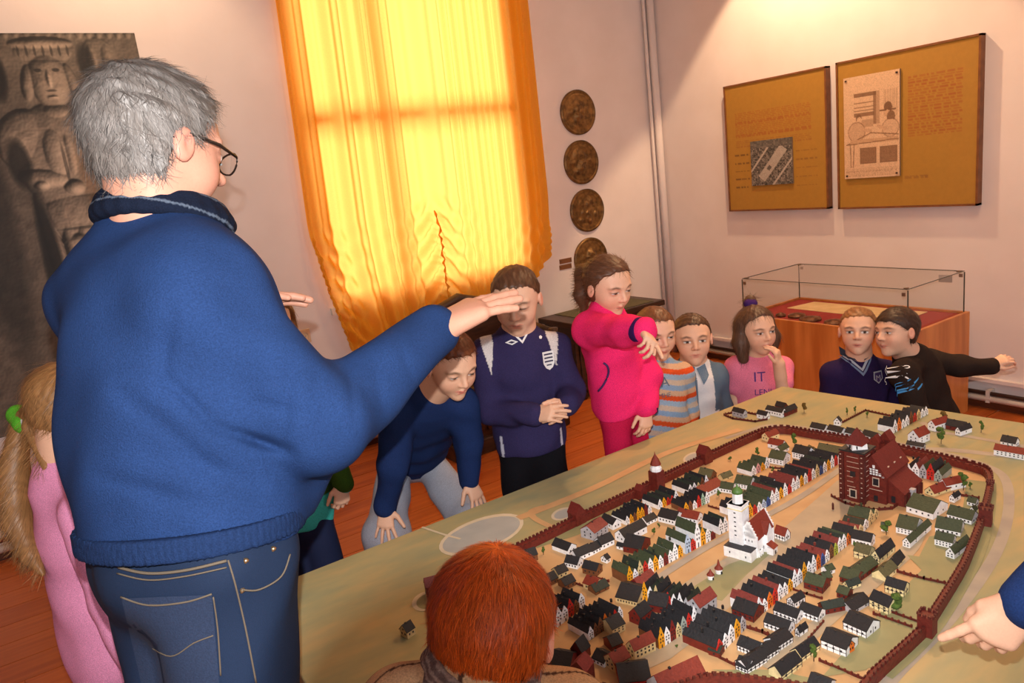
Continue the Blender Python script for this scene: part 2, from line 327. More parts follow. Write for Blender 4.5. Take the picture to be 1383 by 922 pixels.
# ---- four bronze medallions
bronze = mat('old_bronze', (92, 66, 36), 0.42, c2=(140, 104, 58), scale=28.0, metallic=0.55, bump=0.35, bscale=60.0, spec=0.4)
for i, (px, py, seed, lb) in enumerate(((782, 151.5, 3, 'topmost of four round bronze relief medallions on the wall'), (786.5, 219, 5, 'second highest round bronze medallion, with curled relief'), (794.5, 284, 8, 'third round bronze medallion, with standing figure relief'), (799.5, 349, 11, 'lowest round bronze medallion, partly behind the girl in pink fleece'))):
    p = wallY(px, py, 0.02); R_ = 0.158; r2 = np.random.default_rng(seed)
    nr, na = 30, 72; rr = np.linspace(0, 1, nr); aa = np.linspace(0, 2*np.pi, na, endpoint=False)
    A, B = np.meshgrid(rr, aa, indexing='ij'); xx = A*np.cos(B); zz = A*np.sin(B)
    h = 0.012*(A < 0.99)+0.006*np.exp(-((A-0.93)/0.04)**2)+0.003*np.exp(-((A-0.78)/0.02)**2)
    h += 0.0025*np.sin(B*40)*np.exp(-((A-0.855)/0.04)**2)
    for _ in range(26):
        cx_, cz_ = r2.normal(0, 0.30, 2); rad = r2.uniform(0.05, 0.18); h += 0.006*np.exp(-(((xx-cx_)**2+(zz-cz_)**2)/rad**2)**2)*(A < 0.74)
    h += 0.008*np.exp(-((xx/0.22)**2+((zz-0.18)/0.26)**2)**2)+0.006*np.exp(-((xx/0.36)**2+((zz+0.32)/0.25)**2)**2)
    V = np.stack([xx*R_, -h, zz*R_], -1).reshape(-1, 3); idx = np.arange(nr*na).reshape(nr, na); nx = np.roll(idx, -1, 1)
    F_ = np.stack([idx[:-1], idx[1:], nx[1:], nx[:-1]], -1).reshape(-1, 4)
    t = empty('medallion', (p[0], YW-0.004, p[2])); tag(t, lb, 'medallion', 'bronze medallions')
    obj('relief', pmesh('relief', V, F_, True), bronze, t)
    a2 = np.linspace(0, 2*math.pi, 49)[:-1]
    MB().add([(R_*math.cos(a), 0.004, R_*math.sin(a)) for a in a2]+[(R_*math.cos(a), -0.012, R_*math.sin(a)) for a in a2]+[(R_*0.97*math.cos(a), -0.016, R_*0.97*math.sin(a)) for a in a2],
             [(k2, (k2+1) % 48, 48+(k2+1) % 48, 48+k2) for k2 in range(48)]+[(48+k2, 48+(k2+1) % 48, 96+(k2+1) % 48, 96+k2) for k2 in range(48)]+[tuple(range(48))]).obj('rim', bronze, t)
# ---- printed pictures
printm = mat('print_ink', (255, 255, 255), 0.65, attr=True, scale=40.0, tint=0.04)
def blank(h, w_, c): return np.ones((h, w_, 3))*np.array(c, float)
def rect(im, u0, u1, v0, v1, c, a=1.0):
    h, w_ = im.shape[:2]; im[int(v0*h):max(int(v0*h)+1, int(v1*h)), int(u0*w_):max(int(u0*w_)+1, int(u1*w_))] *= (1-a)
    im[int(v0*h):max(int(v0*h)+1, int(v1*h)), int(u0*w_):max(int(u0*w_)+1, int(u1*w_))] += a*np.array(c, float)
def words(im, u0, u1, v0, v1, n, c, a, seed):
    r2 = random.Random(seed); dv = (v1-v0)/n
    for i in range(n):
        x = u0
        while x < u1-0.01:
            l = r2.uniform(0.012, 0.06); rect(im, x, min(x+l, u1), v0+i*dv, v0+i*dv+dv*0.62, c, a*r2.uniform(0.6, 1)); x += l+0.012
def ell(im, cu, cv, ru, rv, c, a=1.0):
    h, w_ = im.shape[:2]; jj, ii = np.meshgrid((np.arange(w_)+.5)/w_, (np.arange(h)+.5)/h); m_ = ((jj-cu)/ru)**2+((ii-cv)/rv)**2 < 1
    im[m_] = im[m_]*(1-a)+a*np.array(c, float)
def seg(im, u0, v0, u1, v1, th, c, a=1.0):
    h, w_ = im.shape[:2]; jj, ii = np.meshgrid((np.arange(w_)+.5)/w_, (np.arange(h)+.5)/h); d = np.array([u1-u0, v1-v0]); L2 = d@d+1e-9
    t = np.clip(((jj-u0)*d[0]+(ii-v0)*d[1])/L2, 0, 1); m_ = np.hypot(jj-u0-t*d[0], ii-v0-t*d[1]) < th
    im[m_] = im[m_]*(1-a)+a*np.array(c, float)
MUST = (168, 122, 44)
mustard = mat('mustard_board', MUST, 0.6, c2=(178, 132, 52), scale=8.0)
framem = mat('board_frame', (112, 66, 36), 0.5, c2=(130, 80, 44), scale=20.0)
def board(name, label, y0, y1, z0, z1, img):           # y0 is the far (picture-left) edge
    xf = XW-0.045; t = empty(name, (XW, (y0+y1)/2, z0)); tag(t, label, 'panel', 'mustard text boards')
    cy = (y0+y1)/2; W2 = abs(y1-y0)/2; H2 = z1-z0
    MB().box(-0.038, -0.012, -W2+0.008, W2-0.008, 0.008, H2-0.008).obj('back_panel', mustard, t)
    f_ = 0.011
    for a in ((-W2, -W2+f_, 0, H2), (W2-f_, W2, 0, H2), (-W2, W2, 0, f_), (-W2, W2, H2-f_, H2)): MB().box(-0.046, 0, a[0], a[1], a[2], a[3]).obj('frame_strip', framem, t)
    o = picture('printed_sheet', img, (-0.0395, W2-f_, H2-f_), (0, -2*(W2-f_), 0), (0, 0, -(H2-2*f_)), printm, t)
    return t, W2, H2
TXT = (150, 70, 30)
im1 = blank(150, 140, MUST); words(im1, 0.10, 0.87, 0.22, 0.42, 14, TXT, 0.55, 1); words(im1, 0.10, 0.87, 0.44, 0.50, 4, (140, 78, 40), 0.5, 2)
for q in range(5): words(im1, 0.08, 0.24, 0.55+q*0.065, 0.57+q*0.065, 1, (96, 62, 28), 0.8, 20+q); words(im1, 0.72, 0.92, 0.56+q*0.065, 0.575+q*0.065, 1, (120, 76, 36), 0.6, 40+q)
t1, w1, h1 = board('text_board', 'mustard wall board with red text over a small aerial town view', 3.672, 2.878, 1.142, 2.004, im1)
im2 = blank(150, 140, MUST); words(im2, 0.54, 0.90, 0.17, 0.56, 22, TXT, 0.6, 3); words(im2, 0.52, 0.70, 0.80, 0.825, 2, (130, 84, 40), 0.7, 4)
t2, w2, h2 = board('text_board', 'larger mustard wall board with a pale engraving beside red text', 2.812, 1.995, 1.138, 2.010, im2)
# aerial town view
h_, w_ = 90, 84; jj, ii = np.meshgrid(np.linspace(0, 1, w_), np.linspace(0, 1, h_)); nz_ = rng.random((h_, w_)); nz2 = np.kron(rng.random((h_//3, w_//3)), np.ones((3, 3)))
g_ = 92+70*(nz2-0.5)+90*(nz_-0.5)
d_ = np.abs((jj-0.55)*0.75+(ii-0.5)*0.62); tt = (jj-0.5)*0.62-(ii-0.5)*0.75
g_ = np.where((d_ < 0.10) & (np.abs(tt) < 0.42), 168+30*(nz_-0.5), g_)
g_ = np.where((np.abs(d_-0.30) < 0.02) & (np.abs(tt) < 0.45), 176, g_); g_ = np.where((d_ < 0.04) & (np.abs(tt+0.12) < 0.05), 90, g_); g_ = np.where(ii < 0.16, 98+40*(nz2-0.5), g_)
im3 = np.stack([g_*1.0, g_*0.93, g_*0.86], -1)
def inset(t, W2, H2, u0, u1, v0, v1, img, name, th=0.010):
    y0 = W2-u0*2*W2; y1 = W2-u1*2*W2; z0 = H2*(1-v1); z1 = H2*(1-v0)
    c = MB().box(-0.040-th, -0.040, y1, y0, z0, z1).obj(name, mat('card_edge', (120, 100, 84), 0.7), t)
    picture('print', img, (-0.041-th, y0, z1), (0, y1-y0, 0), (0, 0, z0-z1), printm, c); return c
inset(t1, w1, h1, 0.27, 0.685, 0.455, 0.80, im3, 'aerial_photograph')
# the engraving: two men at a counter in front of shelves
pap = (216, 178, 142); ink = (120, 84, 58); im4 = blank(190, 118, pap)
for q in range(40): seg(im4, 0.72+q*0.006, 0.17, 0.72+q*0.006, 0.42, 0.0012, ink, 0.35)
rect(im4, 0.20, 0.60, 0.17, 0.21, ink, 0.8); rect(im4, 0.60, 0.66, 0.17, 0.48, ink, 0.35); rect(im4, 0.55, 0.60, 0.17, 0.48, ink, 0.7)
for v_ in (0.26, 0.30, 0.335): rect(im4, 0.20, 0.56, v_, v_+0.012, ink, 0.6)
rect(im4, 0.20, 0.56, 0.36, 0.395, ink, 0.75); rect(im4, 0.30, 0.55, 0.43, 0.50, ink, 0.3)
ell(im4, 0.28, 0.41, 0.055, 0.04, ink, 0.8); ell(im4, 0.29, 0.43, 0.045, 0.034, pap); ell(im4, 0.24, 0.54, 0.16, 0.10, ink, 0.55); ell(im4, 0.24, 0.54, 0.145, 0.09, (200, 162, 128))
ell(im4, 0.80, 0.335, 0.07, 0.05, ink, 0.95); rect(im4, 0.66, 0.94, 0.355, 0.37, ink, 0.9); ell(im4, 0.79, 0.395, 0.05, 0.035, (200, 160, 124)); ell(im4, 0.85, 0.43, 0.07, 0.06, ink, 0.85)
ell(im4, 0.84, 0.53, 0.15, 0.09, ink, 0.5); ell(im4, 0.84, 0.53, 0.135, 0.08, (206, 168, 134)); seg(im4, 0.62, 0.50, 0.76, 0.54, 0.018, (200, 160, 126)); seg(im4, 0.34, 0.52, 0.50, 0.54, 0.018, (200, 160, 126))
seg(im4, 0.05, 0.66, 0.50, 0.56, 0.006, ink, 0.7); seg(im4, 0.50, 0.56, 0.98, 0.60, 0.006, ink, 0.7); rect(im4, 0.12, 0.98, 0.62, 0.66, (196, 156, 120)); seg(im4, 0.05, 0.66, 0.98, 0.64, 0.005, ink, 0.7)
for (a, b) in ((0.30, 0.60), (0.66, 0.96)): rect(im4, a, b, 0.70, 0.86, ink, 0.8); rect(im4, a+0.03, b-0.03, 0.715, 0.845, (150, 112, 82)); words(im4, a+0.04, b-0.04, 0.72, 0.84, 8, ink, 0.5, int(a*100))
seg(im4, 0.12, 0.66, 0.13, 0.88, 0.010, ink, 0.6); seg(im4, 0.19, 0.66, 0.17, 0.88, 0.010, ink, 0.6); words(im4, 0.04, 0.96, 0.90, 0.985, 7, ink, 0.35, 9)
nn = rng.random((190, 118)); im4 *= (1-0.10*(nn > 0.7))[..., None]
c4 = inset(t2, w2, h2, 0.065, 0.485, 0.115, 0.79, im4, 'engraving')
for (u_, v_) in ((0.085, 0.135), (0.465, 0.135), (0.085, 0.77), (0.465, 0.77)):
    yy = w2-u_*2*w2; zz = h2*(1-v_); MB().box(-0.056, -0.050, yy-0.005, yy+0.005, zz-0.005, zz+0.005).obj('pin', pipe_d, c4)
# large photographic print of a carved stone effigy
def poster():
    x0, x1, y0, y1 = -150.0, 183.0, 42.0, 600.0; sc_ = 0.85
    w_, h_ = int((x1-x0)*sc_), int((y1-y0)*sc_); X, Y = np.meshgrid(np.linspace(x0, x1, w_), np.linspace(y0, y1, h_))
    X = X+14; Y = Y+14; H = np.zeros_like(X); dark = np.zeros_like(X)
    def e(cx, cy, rx, ry, hh, ang=0.0, p=1.0):
        nonlocal H
        c, s_ = math.cos(ang), math.sin(ang); a = ((X-cx)*c+(Y-cy)*s_)/rx; b = (-(X-cx)*s_+(Y-cy)*c)/ry; q = 1-(a*a+b*b)
        H = np.maximum(H, np.where(q > 0, hh*np.sqrt(np.clip(q, 0, 1))**p, -99))
    def dk(cx, cy, rx, ry, a=1.0):
        nonlocal dark
        dark = np.maximum(dark, a*np.clip(1.6*(1-((X-cx)/rx)**2-((Y-cy)/ry)**2), 0, 1))
    e(62, 100, 62, 70, 6)                                              # pillow slab
    for i in range(24): e(x0+14+i*14, 56, 5, 8, 9)                      # inscription border
    e(138, 96, 26, 34, 12); e(128, 92, 9, 22, 18); e(148, 92, 9, 22, 18)
    e(62, 82, 40, 18, 20); e(62, 70, 44, 9, 26); e(62, 120, 27, 42, 34); e(62, 118, 6, 20, 42); e(50, 108, 6, 4, 24); e(62, 143, 12, 4, 37)
    e(33, 122, 9, 26, 22, 0.2); e(92, 122, 9, 26, 22, -0.2); e(62, 165, 24, 14, 30)
    e(62, 230, 70, 82, 38); e(10, 200, 36, 44, 34, 0.5); e(118, 205, 30, 60, 30, -0.2)
    e(48, 222, 22, 44, 52); e(66, 226, 12, 46, 46); e(30, 255, 40, 16, 50, 0.15); e(62, 270, 18, 14, 56)
    e(20, 262, 14, 10, 52); e(95, 232, 22, 54, 42)
    for k_, xk in enumerate((20, 38, 55, 74, 92, 112)): e(xk+6*math.sin(k_), 420, 13, 160, 34+6*(k_ % 3), 0.03*(k_-2.5))
    e(66, 310, 58, 40, 40); e(60, 348, 34, 14, 48)
    dk(50, 106, 6, 3.2, 0.7); dk(74, 106, 6, 3.2, 0.7); dk(62, 134, 9, 1.8, 0.6); dk(62, 94, 30, 2.5, 0.4); dk(57, 238, 3, 36, 0.5); dk(60, 330, 40, 2.5, 0.5)
    for k_ in range(7): dk(30+k_*11, 80, 2.2, 9, 0.55)
    dk(-6, 112, 16, 40); dk(-4, 232, 18, 40, 0.9); dk(118, 96, 14, 30, 0.8); dk(8, 395, 16, 150); dk(150, 330, 26, 190, 0.8); dk(-60, 300, 40, 240, 0.6); dk(16, 520, 30, 50, 0.7)
    r2 = np.random.default_rng(2); nz_ = np.kron(r2.random((h_//2+1, w_//2+1)), np.ones((2, 2)))[:h_, :w_]; n3 = np.kron(r2.random((h_//9+1, w_//9+1)), np.ones((9, 9)))[:h_, :w_]
    for _ in range(3): n3 = (n3+np.roll(n3, 2, 0)+np.roll(n3, 2, 1)+np.roll(n3, -2, 0)+np.roll(n3, -2, 1))/5
    Hh = H+3*n3+1.5*nz_
    for _ in range(1): Hh = (Hh+np.roll(Hh, 1, 0)+np.roll(Hh, 1, 1)+np.roll(Hh, -1, 0)+np.roll(Hh, -1, 1))/5
    gy, gx = np.gradient(Hh); nl = np.sqrt(1+0.10*(gx**2+gy**2)); sh = (0.80-0.42*gx*0.42-0.55*gy*0.42)/nl
    g_ = np.clip(24+150*np.clip(sh, 0.05, 1.3)*(0.55+0.012*np.clip(H, 0, 40)), 0, 215)+22*(n3-0.5)
    g_ = g_*(1-0.86*dark)+10*dark
    im = np.stack([g_*1.06, g_*0.93, g_*0.80], -1)
    A, B, D = pY(0, 41, YW-0.02), pY(182, 48.3, YW-0.02), pY(25, 585, YW-0.02)
    xr_ = B[0]; xl_ = A[0]-(B[0]-A[0])*150/182.0; zt_, zb_ = (A[2]+B[2])/2, D[2]
    t = empty('poster', ((xl_+xr_)/2, YW-0.003, zb_)); tag(t, 'tall sepia photographic print of a carved stone effigy in armour and crown', 'poster')
    cx_ = (xl_+xr_)/2
    MB().box(xl_-cx_, xr_-cx_, -0.019, 0, 0, zt_-zb_).obj('backing_board', mat('poster_edge', (70, 56, 46), 0.7), t)
    picture('print', im, (xl_-cx_, -0.0205, zt_-zb_), (xr_-xl_, 0, 0), (0, 0, zb_-zt_), printm, t)
poster()
# ---- glass display case against the right wall
veneer = mat('case_veneer', (184, 108, 50), 0.32, c2=(214, 138, 72), scale=2.2, stretch=(7, 7, 0.9), bump=0.03)
redtop = mat('case_red_cloth', (138, 34, 30), 0.8, c2=(152, 42, 36), scale=60.0)
CX0, CX1, CY0, CY1, CZ, CG = 3.60, 4.20, 1.985, 3.06, 0.575, 0.795
case = empty('display_case', ((CX0+CX1)/2, (CY0+CY1)/2, 0)); tag(case, 'wooden museum display case with a clear glass top by the right wall', 'display case')
cx_, cy_ = (CX0+CX1)/2, (CY0+CY1)/2; hx, hy = (CX1-CX0)/2, (CY1-CY0)/2
for nm, b_ in (('front_panel', (-hx, -hx+0.02, -hy, hy)), ('back_panel', (hx-0.02, hx, -hy, hy)), ('side_panel', (-hx+0.02, hx-0.02, -hy, -hy+0.02)), ('side_panel', (-hx+0.02, hx-0.02, hy-0.02, hy))):
    bevel(MB().box(b_[0], b_[1], b_[2], b_[3], 0.0, CZ).obj(nm, veneer, case), 0.002)
MB().box(-hx+0.02, hx-0.02, -hy+0.02, hy-0.02, CZ-0.04, CZ-0.012).obj('display_bed', redtop, case)
gx, gy = hx-0.022, hy-0.022; gt = 0.004
gl = glass_mat(); edge = mat('glass_edge', (60, 66, 60), 0.3)
for b_ in ((-gx, -gx+gt, -gy, gy, CZ-0.012, CG), (gx-gt, gx, -gy, gy, CZ-0.012, CG), (-gx+gt, gx-gt, -gy, -gy+gt, CZ-0.012, CG), (-gx+gt, gx-gt, gy-gt, gy, CZ-0.012, CG), (-gx, gx, -gy, gy, CG, CG+gt)):
    MB().box(*b_).obj('glass_pane', gl, case)
for b_ in ((-gx-.001, -gx+.003, -gy, gy, CG+gt, CG+gt+.003), (gx-.003, gx+.001, -gy, gy, CG+gt, CG+gt+.003), (-gx, gx, -gy-.001, -gy+.003, CG+gt, CG+gt+.003), (-gx, gx, gy-.003, gy+.001, CG+gt, CG+gt+.003)): MB().box(*b_).obj('glass_edge', edge, case)
for sx in (-1, 1):
    for sy in (-1, 1):
        MB().box(sx*gx-0.0025, sx*gx+0.0025, sy*gy-0.0025, sy*gy+0.0025, CZ, CG).obj('glass_edge', edge, case)
        k_ = MB().box(sx*(gx-0.02)-0.009, sx*(gx-0.02)+0.009, sy*(gy-0.02)-0.009, sy*(gy-0.02)+0.009, CG+gt, CG+gt+0.006)
        k_.box(sx*(gx+0.003)-0.003, sx*(gx+0.003)+0.003, sy*(gy-0.02)-0.009, sy*(gy-0.02)+0.009, CG-0.03, CG-0.012); k_.obj('corner_clip', mat('steel_clip', (150, 130, 110), 0.35, metallic=0.8), case)
lab = mat('paper_label', (150, 140, 136), 0.7)
MB().box(gx-0.012, gx-0.006, -gy+0.06, -gy+0.13, CG-0.06, CG-0.02).obj('case_label', lab, case)
# things inside the case
zb = CZ-0.0118
papm = mat('old_paper', (206, 170, 122), 0.8, c2=(220, 186, 140), scale=12.0)
v = [(0.0, -0.36, 0), (0.24, -0.36, 0), (0.24, 0.36, 0), (0.02, 0.40, 0)]
t = MB().prism([(p_[0], p_[1]) for p_ in v], 0, 0.003).obj('paper_sheet', papm, None, (cx_, cy_+0.02, zb)); tag(t, 'yellowed paper sheet lying inside the glass case', 'paper')
tok = mat('dark_token_metal', (92, 54, 34), 0.45, c2=(128, 82, 52), scale=40.0, metallic=0.4, bump=0.3)
for i, (yy, xx, rr, lb) in enumerate(((0.31, -0.19, 0.030, 'small round brown seal at the left end of the case'), (0.22, -0.16, 0.052, 'flat brown seal second from the left in the case'), (0.10, -0.20, 0.062, 'largest carved brown seal in the glass case'), (-0.06, -0.21, 0.055, 'round brown seal above the navy sweater boy in the case'), (-0.16, -0.14, 0.045, 'brown seal at the right end of the row in the case'))):
    t = empty('wax_seal', (cx_+xx, cy_+yy, zb)); tag(t, lb, 'seal', 'seals in the display case')
    MB().lathe([(rr*0.96, 0), (rr, 0.008), (rr*0.94, 0.016), (rr*0.80, 0.014)], 20).obj('rim', tok, t, smooth=True)
    m_ = MB().lathe([(rr*0.8, 0.006), (rr*0.78, 0.016), (rr*0.5, 0.020), (rr*0.2, 0.026), (rr*0.05, 0.027)], 14); m_.obj('relief', tok, t, smooth=True)
# ---- dark chest near the corner and carved bench by the curtain
darkw = mat('dark_carved_oak', (44, 26, 17), 0.42, c2=(70, 42, 26), scale=5.0, stretch=(2, 2, 9), bump=0.25, bscale=28.0)
A = pY(779, 522, 3.92); B0 = pY(770, 436, 3.92)
ch = empty('chest', (A[0]+0.42, 3.92+0.17, 0)); tag(ch, 'dark wooden chest with overhanging lid in the corner behind the children', 'chest')
hc = B0[2]; hw, hd = 0.40, 0.17
bevel(MB().box(-hw, hw, -hd, hd, 0.07, hc-0.04).obj('body', darkw, ch), 0.006)
bevel(MB().box(-hw-0.035, hw+0.035, -hd-0.03, hd+0.02, hc-0.04, hc).obj('lid', darkw, ch), 0.006)
for sx in (-1, 1):
    for sy in (-1, 1): MB().lathe([(0.03, 0), (0.045, 0.02), (0.04, 0.05), (0.028, 0.07)], 10, (sx*(hw-0.06), sy*(hd-0.05), 0)).obj('foot', darkw, ch, smooth=True)
for i in range(3): bevel(MB().box(-hw+0.03+i*0.25, -hw+0.25+i*0.25, -hd-0.012, -hd, 0.13, hc-0.10).obj('panel', darkw, ch), 0.008)
MB().box(-hw+0.1, hw-0.05, -hd, hd, hc, hc+0.004).obj('runner_cloth', mat('olive_runner', (84, 78, 52), 0.9, c2=(98, 90, 62), scale=40.0), ch)
b0 = pz(655, 606, 0.0); bx0 = b0[0]-0.22; byc = b0[1]+0.20
bn = empty('bench', (bx0+0.40, byc, 0)); tag(bn, 'dark carved wooden bench behind the boy in the football shirt', 'bench')
MB().box(-0.40, 0.40, -0.26, 0.22, 0.10, 0.38).obj('seat_box', darkw, bn)
bevel(MB().box(-0.42, 0.42, -0.29, 0.22, 0.38, 0.42).obj('seat', darkw, bn), 0.008)
bevel(MB().box(-0.42, 0.42, -0.28, 0.24, 0.0, 0.10).obj('plinth', darkw, bn), 0.012)
bk = MB().box(-0.40, 0.40, 0.20, 0.25, 0.42, 0.74)
bk.obj('backrest', darkw, bn)
MB().tube([(-0.41, 0.22, 0.74), (-0.2, 0.22, 0.80), (0, 0.22, 0.86), (0.2, 0.22, 0.80), (0.41, 0.22, 0.74)], [0.02, 0.03, 0.035, 0.03, 0.02], 10).obj('crest_rail', darkw, bn, smooth=True)
for sx in (-1, 1):
    MB().tube([(sx*0.40, -0.24, 0.60), (sx*0.40, 0.05, 0.63), (sx*0.40, 0.22, 0.62)], 0.026, 10).obj('armrest', darkw, bn, smooth=True)
    MB().lathe([(0.022, 0.42), (0.03, 0.47), (0.018, 0.52), (0.028, 0.58), (0.03, 0.63)], 10, (sx*0.40, -0.22, 0)).obj('arm_post', darkw, bn, smooth=True)
for i in range(4): bevel(MB().box(-0.37+i*0.19, -0.20+i*0.19, -0.272, -0.26, 0.14, 0.35).obj('carved_panel', darkw, bn), 0.01)
# ================================================================ the table with the model town
TZ = 0.63
def ground_mat():
    m, nt, n, b, L = _mk('painted_model_ground')
    tc = n.new('ShaderNodeTexCoord')
    def noise(sc, st, det=5.0):
        mp = n.new('ShaderNodeMapping'); mp.inputs['Scale'].default_value = st; mp.inputs['Rotation'].default_value = (0, 0, 0.35); L(tc.outputs['Object'], mp.inputs[0])
        q = n.new('ShaderNodeTexNoise'); q.inputs['Scale'].default_value = sc; q.inputs['Detail'].default_value = det; L(mp.outputs[0], q.inputs['Vector']); return q.outputs['Fac']
    def ramp(src, stops):
        r = n.new('ShaderNodeValToRGB'); e = r.color_ramp.elements
        while len(e) < len(stops): e.new(0.5)
        for q, (p_, c) in zip(e, stops): q.position = p_; q.color = lin(c)
        L(src, r.inputs[0]); return r.outputs[0]
    a = ramp(noise(2.4, (1, 2.2, 1)), [(0.30, (136, 140, 108)), (0.45, (156, 154, 114)), (0.58, (180, 164, 116)), (0.72, (198, 166, 114))])
    c = ramp(noise(9.0, (1, 3.5, 1)), [(0.3, (146, 150, 120)), (0.5, (170, 160, 118)), (0.7, (198, 168, 116))])
    mx = n.new('ShaderNodeMix'); mx.data_type = 'RGBA'; mx.inputs[0].default_value = 0.4; L(a, mx.inputs[6]); L(c, mx.inputs[7])
    L(mx.outputs[2], b.inputs['Base Color']); b.inputs['Roughness'].default_value = 0.42; b.inputs['Specular IOR Level'].default_value = 0.35
    return m
GR = ground_mat()
table = empty('model_table', (1.4, 1.1, 0)); tag(table, 'low broad table top painted as landscape carrying the miniature town', 'table')
poly = [(0.285, 1.855), (2.43, 1.86), (2.62, 0.38), (1.06, 0.38), (0.285, 1.20)]
poly = [(x-1.4, y-1.1) for x, y in poly][::-1]
bevel(MB().prism(poly, TZ-0.035, TZ).obj('table_top', GR, table), 0.003)
tw = mat('table_wood', (96, 54, 28), 0.5, c2=(120, 70, 38), scale=6.0, stretch=(1, 8, 1))
MB().prism([(x*0.93, y*0.90) for x, y in poly], TZ-0.13, TZ-0.035).obj('apron', tw, table)
for x, y in ((-1.0, 0.58), (0.9, 0.60), (1.0, -0.52), (-0.25, -0.52), (-0.98, 0.20)): MB().box(x-0.035, x+0.035, y-0.035, y+0.035, 0, TZ-0.13).obj('leg', tw, table)
def G(x, y): return pz(x, y, TZ)
def w2t(p): return (p[0]-1.4, p[1]-1.1)
# painted roads, ponds and fields: thin coats of paint on the table top
COAT = [0]
def coat(): COAT[0] += 1; return 0.0003+COAT[0]*0.00006      # every coat of paint lies on the one before
def strip(name, m, pts, width, dz=None):
    dz = coat()
    P = [np.array(G(*p)[:2]) for p in pts]; Lp = []; Rp = []
    for i, p in enumerate(P):
        d = P[min(i+1, len(P)-1)]-P[max(i-1, 0)]; d /= np.linalg.norm(d)+1e-9; nrm = np.array([-d[1], d[0]]); ww = width if not isinstance(width, (list, tuple)) else width[i]
        Lp.append(p+nrm*ww/2); Rp.append(p-nrm*ww/2)
    v = []; f = []
    for a, b in zip(Lp, Rp): v += [(*w2t(a), TZ+dz), (*w2t(b), TZ+dz)]
    for i in range(len(P)-1): f.append((2*i, 2*i+1, 2*i+3, 2*i+2))
    obj(name, pmesh(name, v, f), m, table)
def smooth_pts(pts, n=6, closed=False):
    P = np.array(pts, float); out = []; N = len(P)
    rngi = range(N if closed else N-1)
    for i in rngi:
        p0, p1, p2, p3 = P[(i-1) % N] if closed or i > 0 else P[0], P[i], P[(i+1) % N], P[(i+2) % N] if closed or i+2 < N else P[-1]
        for k in range(n):
            t = k/n; out.append(tuple(0.5*((2*p1)+(-p0+p2)*t+(2*p0-5*p1+4*p2-p3)*t*t+(-p0+3*p1-3*p2+p3)*t**3)))
    if not closed: out.append(tuple(P[-1]))
    return out
def patch(name, m, pts, dz=None):
    dz = coat()
    v = [(*w2t(G(*p)), TZ+dz) for p in pts][::-1]; obj(name, pmesh(name, v, [tuple(range(len(v)))]), m, table)
roadm = mat('road_paint', (160, 150, 138), 0.6, c2=(176, 164, 146), scale=14.0)
greym = mat('pond_paint', (156, 160, 158), 0.35, c2=(176, 178, 172), scale=8.0)
earthm = mat('earth_paint', (190, 150, 104), 0.6, c2=(206, 168, 120), scale=9.0)
olivem = mat('meadow_paint', (140, 140, 100), 0.6, c2=(156, 150, 106), scale=11.0)
streetm = mat('street_paint', (172, 156, 132), 0.6, c2=(184, 166, 138), scale=16.0)
rimm = mat('bank_paint', (200, 188, 160), 0.6, c2=(210, 198, 172), scale=16.0)
def oval(cx, cy, rx, ry, ang, n=28):
    c, s = math.cos(ang), math.sin(ang); return [(cx+rx*math.cos(t)*c-ry*math.sin(t)*s, cy+rx*math.cos(t)*s+ry*math.sin(t)*c) for t in np.linspace(0, 2*math.pi, n, endpoint=False)]
WALL = [(585, 803), (600, 790), (650, 768), (706, 745), (787, 705), (860, 670), (896, 652), (960, 621), (1020, 593), (1038, 587), (1060, 585), (1090, 590), (1140, 598), (1180, 604), (1216, 612), (1281, 627), (1318, 637), (1332, 643), (1337, 655), (1333, 680), (1322, 718), (1309, 752), (1297, 778), (1262, 835), (1245, 860), (1180, 920), (1150, 948), (1060, 934), (960, 924), (880, 945), (790, 932), (700, 890), (620, 838)]
patch('town_ground', earthm, smooth_pts(WALL, 2, True), 0.0003)
strip('moat_road', roadm, smooth_pts([(1030, 575), (1090, 578), (1160, 588), (1260, 608), (1330, 628), (1358, 648), (1362, 690), (1348, 740), (1318, 790), (1270, 850), (1215, 905), (1190, 935)], 6), [0.012]*18+[0.024]*50)
strip('road', roadm, smooth_pts([(1205, 600), (1240, 606), (1290, 608), (1383, 618)], 4), 0.030)
strip('road', roadm, smooth_pts([(1245, 570), (1265, 582), (1300, 588), (1390, 604)], 4), 0.022)
strip('path', roadm, smooth_pts([(980, 592), (1010, 582), (1040, 574), (1090, 577)], 4), 0.018)
patch('pond', rimm, oval(650, 722, 60, 22, -0.33), 0.0005); patch('pond_water', greym, oval(650, 722, 55, 18.5, -0.33), 0.0008)
patch('pond', rimm, oval(760, 694, 16, 8, -0.3), 0.0005); patch('pond_water', greym, oval(761, 694, 13, 6, -0.3), 0.0008)
patch('pond', rimm, oval(936, 618, 14, 7, -0.3), 0.0005); patch('pond_water', greym, oval(936, 618, 11, 5, -0.3), 0.0008)
patch('pond', rimm, oval(576, 812, 20, 13, -0.3), 0.0005); patch('pond_bank', olivem, oval(578, 812, 16, 10, -0.3), 0.0008)
strip('path', rimm, smooth_pts([(570, 712), (600, 722), (622, 728)], 4), 0.008)
strip('path', earthm, smooth_pts([(745, 712), (722, 700), (718, 690), (735, 684)], 5), 0.02)
strip('path', earthm, smooth_pts([(700, 700), (800, 660), (900, 612), (1000, 580)], 5), [0.03]*20)
strip('meadow_strip', olivem, smooth_pts([(720, 735), (790, 712), (860, 680)], 4), 0.05)
strip('meadow_strip', olivem, smooth_pts([(1325, 650), (1322, 690), (1310, 735), (1290, 775), (1240, 850), (1180, 905)], 5), 0.07)
